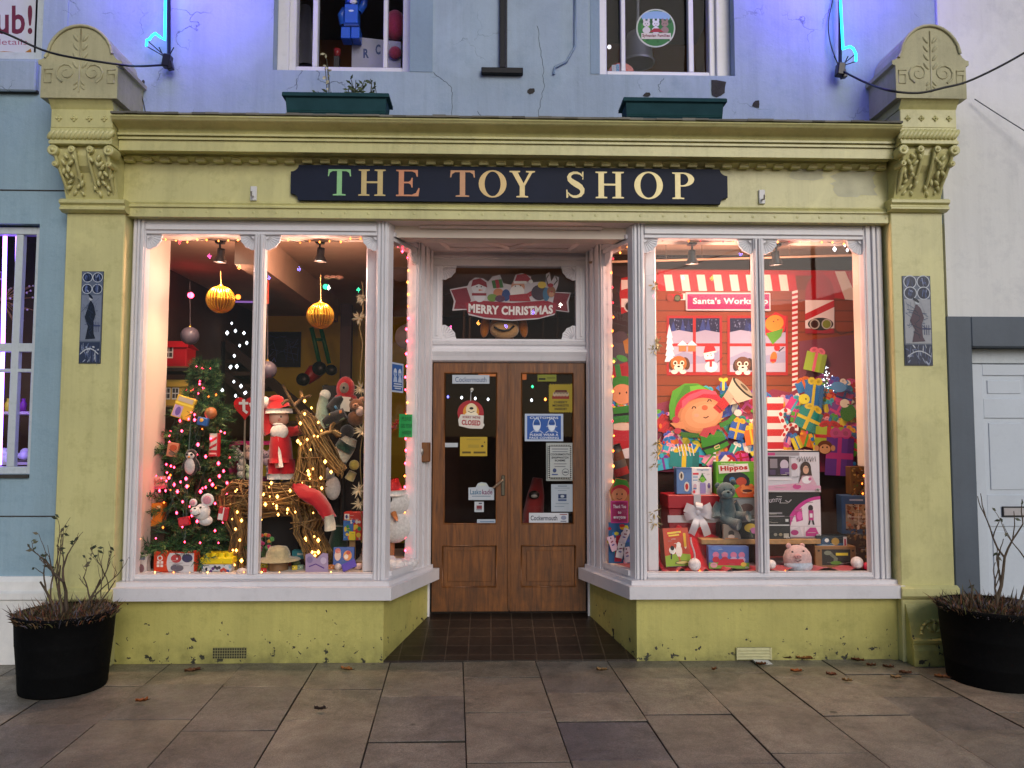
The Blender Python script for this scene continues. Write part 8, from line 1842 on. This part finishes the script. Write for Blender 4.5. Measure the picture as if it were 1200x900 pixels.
mb.prism([P(x, y, Yp) for x, y in pts], (0, .001, 0), '#a08c1c'); mb.plane(Yp); mb.g([(647, 467), (651, 457), (664, 457), (667, 467)], '#5a2a1c'); mb.r(647, 464, 667, 467.5, '#8a2a1e')
for i in range(5): mb.e(650+3.6*i, 462, 2.1, 2.6, '#b09a80'); mb.e(650+3.6*i, 460.6, 1.1, .8, '#2a1c14', 0, 6)
mb.t('CHEEKY', 657, 471.3, 16, 2.8, '#2a2410', .03); mb.t('MONKEYS', 657, 475.2, 19, 2.8, '#2a2410', .03); mb.t('INSIDE!', 657, 479.2, 14, 2.8, '#2a2410', .03)
tag(mb.build('jagged_poster', None, 'paper'), 'yellow stamp edged Cheeky Monkeys poster at the upper right of the right door pane', 'poster')
def mask(m):
    m.r(.06, .07, .94, .93, '#2a5aa8')
    for cx in (.31, .70):
        m.e(cx, .40, .105, .24, '#c9d6ea'); m.e(cx, .40, .085, .21, '#2a5aa8'); m.g([(cx-.095, .42), (cx+.095, .42), (cx+.06, .58), (cx, .62), (cx-.06, .58)], '#dfe8f4'); m.l([(cx-.08, .34), (cx+.08, .34)], .03, '#17386e'); m.l([(cx-.16, .70), (cx-.08, .62), (cx, .66), (cx+.08, .62), (cx+.16, .70)], .022, '#c9d6ea')
    m.l([(.56, .48), (.64, .40)], .02, '#c9d6ea'); m.l([(.84, .48), (.76, .40)], .02, '#c9d6ea')
    m.t('CUSTOMERS', .5, .145, .74, .085, '#d8e2f0', .02); m.t('PLEASE WEAR A', .5, .765, .74, .085, '#dfe8f4', .02); m.t('FACE COVERING', .5, .875, .76, .075, '#dfe8f4', .02)
sheet('face_covering_notice', 'blue and white face covering notice on the right door pane', 615, 485, 660, 517, ND, '#b9c6da', mask)
def cert(m):
    m.r(.06, .045, .94, .955, '#23242c'); n = 14
    for i in range(n):
        u = .06+.88*(i+.5)/n
        for y in (.045, .955): m.g([(u-.03, y), (u+.03, y), (u, y+(.05 if y < .5 else -.05))], '#b9bcb6')
    for i in range(18):
        v = .045+.91*(i+.5)/18
        for x in (.06, .94): m.g([(x, v-.025), (x, v+.025), (x+(.07 if x < .5 else -.07), v)], '#b9bcb6')
    m.r(.13, .095, .87, .905, '#b3b8b6'); m.r(.2, .15, .8, .17, '#4a4e5a'); m.r(.22, .22, .78, .24, '#6a6e7a'); m.t('COCKERMOUTH', .5, .30, .70, .055, '#1f2230', .03); m.t('SHOPWATCH', .5, .385, .62, .055, '#1f2230', .03); m.t('SCHEME', .5, .46, .38, .05, '#1f2230', .03); m.r(.28, .54, .74, .556, '#5a5e6a'); m.r(.3, .61, .7, .626, '#5a5e6a'); m.e(.3, .72, .07, .055, '#3a4670'); m.r(.2, .81, .42, .84, '#4a5a8a'); m.e(.70, .76, .13, .09, '#5a5e6a'); m.e(.70, .76, .11, .075, '#b3b8b6'); m.r(.62, .75, .78, .78, '#3a3e4a')
sheet('certificate', 'certificate with a black zigzag border on the right door pane', 640, 519, 671.5, 563.5, ND, '#a9aeaa', cert, 'certificate')
sheet('white_poster', 'white poster with a small dark blue emblem below the certificate', 646, 567.5, 671.5, 599.5, ND, '#aab4be', lambda m: (m.r(.3, .05, .72, .08, '#5a6a7a'), m.r(.15, .13, .85, .15, '#7a8894'), m.r(.3, .22, .7, .24, '#7a8894'), m.r(.32, .36, .7, .52, '#23365e'), m.e(.51, .44, .09, .05, '#aab4be'), m.r(.32, .55, .7, .61, '#2f4a78'), m.r(.2, .7, .8, .72, '#7a8894'), m.r(.15, .8, .6, .82, '#7a8894')), 'poster')
# red figure standing behind the right door
root = thing('red_toy_figure', 'red toy figure with a dark grinning face standing behind the right door pane', 'toy', P(627, 640, 1.15))
mb = M(); mb.tube([P(624, 640, 1.15), P(625, 600, 1.15), P(628, 580, 1.15), P(630, 560, 1.15)], [.09, .085, .07, .04], '#8a1f1c', 12); mb.build('body', root, 'cloth'); mb = M(); mb.ell(P(626, 580, 1.08), (.045, .03, .035), '#15130f'); mb.ell(P(626, 581.5, 1.06), (.028, .02, .016), '#9a958c'); mb.build('face', root, 'plastic')
# posters on splay glass
def maskv(m):
    m.r(.08, .06, .92, .94, '#2f62ae')
    for cx in (.33, .68): m.e(cx, .34, .13, .15, '#d6e0f0'); m.g([(cx-.12, .34), (cx+.12, .34), (cx, .5)], '#8aa6d4'); m.g([(cx-.16, .66), (cx-.1, .48), (cx+.1, .48), (cx+.16, .66)], '#c0d0ea')
    for y, w in ((.72, .6), (.80, .68), (.87, .5)): m.r(.5-w/2, y-.02, .5+w/2, y+.02, '#d6e0f0')
def splay_sheet(name, label, sd, t0, t1, py0, py1, col, art, cat='notice'):
    p0, p1 = spl(sd, t0, py1, -.022), spl(sd, t1, py1, -.022); z1 = spl(sd, t0, py0, -.022).z; h = z1-p0.z; u = Vector((p1.x-p0.x, p1.y-p0.y, 0)); n_ = Vector((u.y, -u.x, 0)).normalized()*(1 if sd < 0 else -1)
    mb = M(); o = Vector((p0.x, p0.y, p0.z)); mb.prism([o, o+u, o+u+Vector((0, 0, h)), o+Vector((0, 0, h))], n_*-.002, col); mb.frame(o+Vector((0, 0, h))+n_*.0005, u, (0, 0, -h), n_, .0006); art(mb)
    return tag(mb.build(name, None, 'paper'), label, cat)
splay_sheet('face_covering_notice', 'small upright blue face covering notice on the left side window', -1, .135, .41, 424, 459, '#c6d2e4', maskv)
def hand(m): 
    for i, (tx_, w) in enumerate((('PLEASE', .66), ('BE PATIENT', .78), ('THANKS', .62))):
        m.t(['PLEASE', 'GEL YOUR', 'HANDS'][i], .5, .2+.3*i, w, .17, '#0f5a30', .0)
splay_sheet('green_note', 'bright green handwritten note on the edge of the left side window', -1, .33, .66, 485, 512.5, '#2fae5a', hand)
# transom banner
MYY = YD+.075; root = thing('christmas_banner', 'crimson Merry Christmas ribbon sign with little festive figures in the window over the doors', 'banner', P(599, 372, MYY))
mb = M(); mb.plane(MYY, .0002)
ol = [(527, 339), (548, 335), (550, 330), (557, 325), (566, 326), (572, 330), (577, 324), (586, 322), (590, 332), (600, 334), (604, 322), (612, 320), (622, 324), (623, 331), (633, 330), (639, 332), (640, 321), (644, 319), (646, 330), (650, 323), (655, 325), (654, 334), (651, 342), (669, 343), (666, 354), (667, 366), (651, 364), (650, 369), (630, 374), (600, 376), (570, 374), (549, 369), (547, 363), (530, 364), (532, 353)]
mb.prism([P(x, y, MYY+.001) for x, y in ol], (0, .008, 0), '#c9bfc2')
mb.g([(528.5, 340), (547, 337), (552, 352), (547, 362), (532, 362), (534, 353)], '#7a1426'); mb.g([(668, 344), (650, 343), (648, 354), (651, 363), (665.5, 365), (664, 354)], '#7a1426')
mb.g([(545, 355), (560, 352), (600, 355), (640, 352), (652, 356), (651, 367), (632, 372.5), (600, 374.5), (568, 372), (548, 367)], '#96162c')
mb.t('MERRY CHRISTMAS', 598.5, 361.5, 99, 10.5, '#efe8e4', .05, 1.0, arc=2.5)
mb.e(561, 337, 8.5, 8, '#d8d6da'); mb.g([(552, 336), (554, 328), (563, 326), (570, 331), (571, 337), (561, 333)], '#8a1626'); mb.e(562, 347, 7, 7, '#d6d2d6'); mb.l([(553, 345), (570, 345)], 3, '#8a1626'); mb.e(559, 336, .8, .9, '#111', 0, 6); mb.e(564, 336, .8, .9, '#111', 0, 6); mb.g([(561, 339), (567, 340), (561, 341)], '#c8682a')
mb.g([(576, 329), (588, 327), (590, 337), (578, 338)], '#3a6a2a'); mb.g([(580, 328), (584, 327.5), (586, 337), (582, 338)], '#a01f2a'); mb.e(584, 343, 6, 5, '#c07a52'); mb.e(577, 349, 6, 4.5, '#6f8f3a'); mb.e(593, 346, 5, 7, '#27407a'); mb.e(586, 350, 6, 4, '#5a2f4a')
mb.e(607, 336, 8, 8, '#c98e70'); mb.e(606, 342, 8.5, 8, '#e6e0da'); mb.g([(603, 330), (606, 322), (616, 321), (623, 328), (616, 331)], '#a01a28'); mb.e(622, 330, 2.4, 2.4, '#e6e0da'); mb.l([(602, 331), (617, 331)], 3, '#e6e0da'); mb.g([(597, 346), (618, 344), (622, 353), (597, 353)], '#a01a28'); mb.l([(619, 346), (626, 342)], 5, '#a01a28'); mb.e(604, 335.5, .8, .8, '#111', 0, 6); mb.e(610, 335, .8, .8, '#111', 0, 6)
mb.e(632, 343, 9.5, 9, '#3a2432'); mb.e(635, 334, 5, 4, '#d8b83a'); mb.e(640, 345, 4, 8, '#37698a'); mb.e(646, 342, 5, 6.5, '#8f5a38'); mb.e(646, 345, 3, 3, '#c08a68'); mb.e(645, 334.5, 3.5, 2.4, '#a01a28'); mb.l([(642, 334), (640, 327), (643, 322)], 1.2, '#3a2418'); mb.l([(649, 334), (653, 329), (651, 324)], 1.2, '#3a2418'); mb.e(646.5, 342, 1.2, 1, '#a01a28', 0, 8)
mb.build('ribbon', root, 'paper')
# orange dog and stair rails behind the transom
DYY = 1.0; s = sc(DYY); q = lambda x, y, dy=0: P(x, y, DYY)+Vector((0, dy, 0)); root = thing('dog_plush', 'grinning orange and tan dog plush hanging just below the Merry Christmas sign', 'soft toy', q(591, 420))
mb = M(); mb.ell(q(591, 383), (18*s, 12*s, 14*s), '#b0743e'); mb.ell(q(591, 388, -8*s), (17*s, 8*s, 11*s), '#c9955e'); mb.ell(q(591, 410), (15*s, 10*s, 20*s), '#a8601e'); mb.build('body', root, 'plush')
for x, rt in ((568.5, 8), (613, -8)): mb = M(); mb.ell(q(x, 383), (5.5*s, 4*s, 13*s), '#c06a14', rotm(0, rt, 0)); mb.build('ear', root, 'plush')
mb = M(); mb.ell(q(590, 376, -15*s), (6*s, 3*s, 2.6*s), '#120e0c'); mb.tube([q(579, 385, -15.5*s), q(585, 389, -17*s), q(591, 390, -17.5*s), q(597, 388.5, -17*s), q(602, 384, -15.5*s)], 1.3*s, '#1d100a', 6); mb.build('face', root, 'plastic')
mb = M()
for x in (545, 552, 638, 655): mb.tube([P(x, 345, 1.5), P(x-2, 420, 1.5)], .012, '#5a4636', 6)
mb.tube([P(505, 345, 1.5), P(700, 345, 1.5)], .012, '#4a3a2e', 6); tag(mb.build('display_stand', None, 'dark'), 'dim brown hanging stand behind the dog plush over the doors', 'stand')

# ---------------------------------------------------------------- upstairs window contents
UY = .42
root = thing('blue_toy_figure', 'blue blocky toy figure hanging in the left upstairs window', 'toy', P(412, 50, UY)); B_ = lambda m, x0, y0, x1, y1, d0, d1, c, b=.004: m.box(P(x0, y1, UY).x, P(x1, y0, UY).x, UY+d0, UY+d1, P(x0, y1, UY).z, P(x1, y0, UY).z, c, b)
mb = M(); B_(mb, 405, 9, 421, 31, -.05, .05, '#1f57c0'); B_(mb, 404, 31.5, 422, 35, -.05, .05, '#153f94'); mb.plane(UY-.0515); mb.e(411.5, 12.5, 3, 1.2, '#c8d4ec'); mb.r(405, 29.6, 421, 30.8, '#0f2a66'); mb.build('torso', root, 'plastic')
for x0, x1 in ((401, 412), (412.8, 423)): mb = M(); B_(mb, x0, 36, x1, 49, -.055, .05, '#1f57c0'); mb.build('leg', root, 'plastic')
mb = M(); mb.tube([P(404, 11, UY), P(400, 18, UY), P(402, 30, UY)], [.026, .028, .024], '#1b4cab', 8); mb.build('arm', root, 'plastic'); mb = M(); mb.tube([P(421, 14, UY), P(426, 6, UY), P(428, -4, UY)], [.026, .028, .024], '#1b4cab', 8); mb.build('arm', root, 'plastic')
mb = M(); mb.lathe(P(413, 7, UY), [(0, 0), (.05, 0), (.055, .01), (.055, .075), (.04, .09), (0, .09)], '#1f57c0', 16); mb.ell(P(414, 2, UY-.05), (.03, .012, .02), '#c8ccd4', nu=8, nv=6); mb.build('head', root, 'plastic')
zfl = ZU0l-.02
mb = M(); a, b = P(412, 79, .48), P(470, 46, .48); mb.prism([(a.x, .48, zfl), (b.x, .48, zfl), (b.x, .48, P(470, 49, .48).z), (P(425, 44, .48).x, .48, P(425, 44, .48).z), (a.x, .48, P(412, 50, .48).z)], (0, .3, 0), '#8f8fa0'); mb.plane(.4795); mb.t('R', 429, 62.5, 6.5, 11, '#2a3a66', .04); mb.t('C', 443, 58, 6, 12, '#2a3a66', .04); tag(mb.build('lettered_crate', None, 'toy'), 'pale crate with dark letters inside the left upstairs window', 'crate')
mb = M(); mb.ell(P(463, 30, .55), (.085, .07, .12), '#a02a48'); mb.ell(P(463, 62, .46), (.05, .03, .05), '#8f2a44'); tag(mb.build('pink_toy', None, 'plush'), 'dark pink soft toy at the right edge of the left upstairs window', 'soft toy')
mb = M(); c = P(395, 68, .44); mb.lathe((c.x, c.y, P(395, 67, .44).z), [(0, 0), (.022, 0), (.026, .06), (0, .06)], '#7a1a1c', 14); mb.ell((c.x-.06, .47, zfl+.06), (.08, .05, .09), '#231d1c'); mb.box(c.x-.02, c.x+.02, .42, .46, zfl, P(395, 67, .44).z, '#241c18'); tag(mb.build('red_cup', None, 'plastic'), 'small red cup on a dark heap in the left upstairs window', 'cup')
mb = M(); mb.tube([P(358, 8, .55), P(356, 40, .55), P(358, 78, .55)], [.04, .06, .065], '#2f2c38', 10); tag(mb.build('dark_curtain', None, 'cloth'), 'dark grey curtain in the left strip of the left upstairs window', 'curtain')
root = thing('pendant_lamp', 'large grey metal pendant lamp shade in the right upstairs window', 'lamp', P(748, 40, .75)); mb = M(); c = P(748, 74, .75); mb.lathe(c, [(.125, 0), (.115, .02), (.105, .16), (.085, .24), (.02, .27), (.012, .4), (.012, .9)], '#6d707a', 24); mb.lathe(c, [(.128, -.006), (.128, .012)], '#8c8f98', 24); mb.build('shade', root, 'iron')
mb = M(); mb.ell(P(714, 55, .6), .016, '#fff'); tag(mb.build('small_lamp', None, EM['dim']), 'small bright white lamp at the left of the right upstairs window', 'lamp')
mb = M(); Yv = .44; cpt = P(728, 86, Yv); mb.prism([(cpt.x+.105*math.cos(R(t)), Yv, zfl+.0+.095*math.sin(R(t))+.0) for t in range(0, 181, 12)], (0, .02, 0), '#c9c4c8'); mb.plane(Yv); mb.e(728, 85, 15, 11.5, '#a8262f', 0, 18, 180, 360); mb.r(717, 76, 722, 84, '#c9d0d8'); mb.r(722, 75, 726, 84, '#4a86b8'); tag(mb.build('oval_plaque', None, 'plastic'), 'red oval plaque with white and blue bars at the foot of the right upstairs window', 'plaque')
Yg = YU+.06
mb = M(); mb.prism([P(768.5+23*math.cos(R(t)), 33+22.6*math.sin(R(t)), Yg) for t in range(0, 360, 10)], (0, .002, 0), '#c9cfc2'); mb.plane(Yg); mb.e(768.5, 33, 21.3, 21, '#2f7a3a', 0, 30); mb.e(768.5, 20, 17, 7, '#8fb4dc'); mb.e(768.5, 25.5, 19, 3.6, '#1f5a2e')
for i in range(22): mb.e(768.5+random.uniform(-16, 16), 30+random.uniform(0, 20), random.uniform(1, 3), random.uniform(.6, 1.4), random.choice(['#4a9a3a', '#1f6a2e', '#7ab83a']), random.uniform(0, 180), 7)
for cx, col in ((757.5, '#d9d4d2'), (768.5, '#e2e2e8'), (779, '#9a7f78')):
    mb.e(cx, 35.5, 4.6, 4, col); mb.e(cx, 28, 4.2, 3.6, col); mb.e(cx-2.6, 24, 1.4, 2.2, col); mb.e(cx+2.6, 24, 1.4, 2.2, col); mb.e(cx-1.3, 28, .5, .6, '#222', 0, 6); mb.e(cx+1.3, 28, .5, .6, '#222', 0, 6); mb.e(cx, 30, .9, .6, '#b87a80', 0, 6)
mb.g([(761, 38), (766, 33.5), (772, 33.5), (778, 38)], '#a8283a'); mb.r(751.5, 39, 786, 46, '#d8d2c6'); mb.t('Sylvanian Families', 768.7, 42.4, 32, 4.6, '#7a2230', .03)
tag(mb.build('round_sticker', None, 'paper'), 'round green sticker with three animals on the right upstairs window', 'sticker')

# faint lights deep in the dark shop, seen through the doors
pts = [P(525, 465, 3.2), P(541, 466, 3.0), P(553, 457, 3.1), P(557, 467, 3.3), P(572, 468, 3.2), P(623, 469, 3.1), P(639, 468, 3.2), P(624, 453, 3.0)]
fairy('few scattered coloured lights strung deep in the dark shop behind the doors', [pts], [(p, k, 2.2) for p, k in zip(pts, ('blue', 'white', 'white', 'white', 'white', 'white', 'warm', 'green'))], '#1a1614', .0065)

# Christmas lamps strung over the far pavement, mirrored as coloured dots in the panes
root = thing('street_lights', 'string of coloured lamps across the street, mirrored as small dots in the shop glass', 'string lights', (-7, -11, 0))
mb = M()
for x in (-7, 7): mb.tube([(x, -11, 0), (x, -11, 6.2)], .05, '#3a3c40', 8)
mb.build('pole', root, 'iron'); mb = M(); mb.tube([(-7+14*i/20, -11, 6.1-1.6*math.sin(math.pi*i/20)) for i in range(21)], .012, '#15161a', 5); mb.build('wire', root, 'iron')
for k in ('red', 'green', 'blue', 'white', 'amber', 'pink'): EM['st'+k] = mat_emit('street_lamp_'+k, {'red': (1, .06, .1), 'green': (.05, 1, .4), 'blue': (.25, .2, 1), 'white': (1, .95, .9), 'amber': (1, .4, .08), 'pink': (1, .1, .4)}[k], 70)
for i in range(22):
    t = (i+.5)/22; k = ('red', 'green', 'white', 'blue', 'amber', 'pink')[(i*5+i//4) % 6]; b = bpy.data.objects.new('bulb', bulb_mesh('st'+k, .05)); COL.objects.link(b); b.parent = root; b.location = Vector((-7+14*t, -11, 6.02-1.6*math.sin(math.pi*t)-random.uniform(0, .5)))-Vector((-7, -11, 0))
# ================================================================== light and air
w = bpy.data.worlds.new('World'); scene.world = w; w.use_nodes = True
nt = w.node_tree; nt.nodes.clear()
sky = nt.nodes.new('ShaderNodeTexSky'); sky.sky_type = 'NISHITA'; sky.sun_disc = False
SUN_EL, SUN_AZ = R(24), R(160)           # compass azimuth: 180 = straight out from the shop front
sky.sun_elevation = SUN_EL; sky.sun_rotation = SUN_AZ; sky.air_density = 1.0; sky.dust_density = 1.0; sky.ozone_density = 3.0
bg = nt.nodes.new('ShaderNodeBackground'); bg.inputs['Strength'].default_value = SKY_S
ow = nt.nodes.new('ShaderNodeOutputWorld'); nt.links.new(sky.outputs[0], bg.inputs[0]); nt.links.new(bg.outputs[0], ow.inputs[0])
ld = bpy.data.lights.new('dusk_sun', 'SUN'); ld.energy = SUN_S; ld.angle = R(30); ld.color = (1.0, .93, .84)
so = bpy.data.objects.new('dusk_sun', ld); COL.objects.link(so)
d = Vector((math.sin(SUN_AZ)*math.cos(SUN_EL), math.cos(SUN_AZ)*math.cos(SUN_EL), math.sin(SUN_EL)))
so.rotation_euler = d.to_track_quat('Z', 'Y').to_euler(); so.location = (4, -6, 8)
vs_ = scene.view_settings
scene.display_settings.display_device = 'sRGB'
vs_.view_transform = 'Standard'; vs_.look = 'None'; vs_.exposure = EXPO; vs_.gamma = 1.0; vs_.use_curve_mapping = False
scene.render.engine = 'CYCLES'
cy = scene.cycles
cy.use_denoising = True
try: cy.denoiser = 'OPENIMAGEDENOISE'
except Exception: pass
cy.sample_clamp_indirect = 2.0; cy.sample_clamp_direct = 0
cy.max_bounces = 6; cy.diffuse_bounces = 3; cy.glossy_bounces = 3; cy.transmission_bounces = 4; cy.transparent_max_bounces = 12
cy.caustics_reflective = False; cy.caustics_refractive = False
cy.use_adaptive_sampling = True; cy.adaptive_threshold = .02
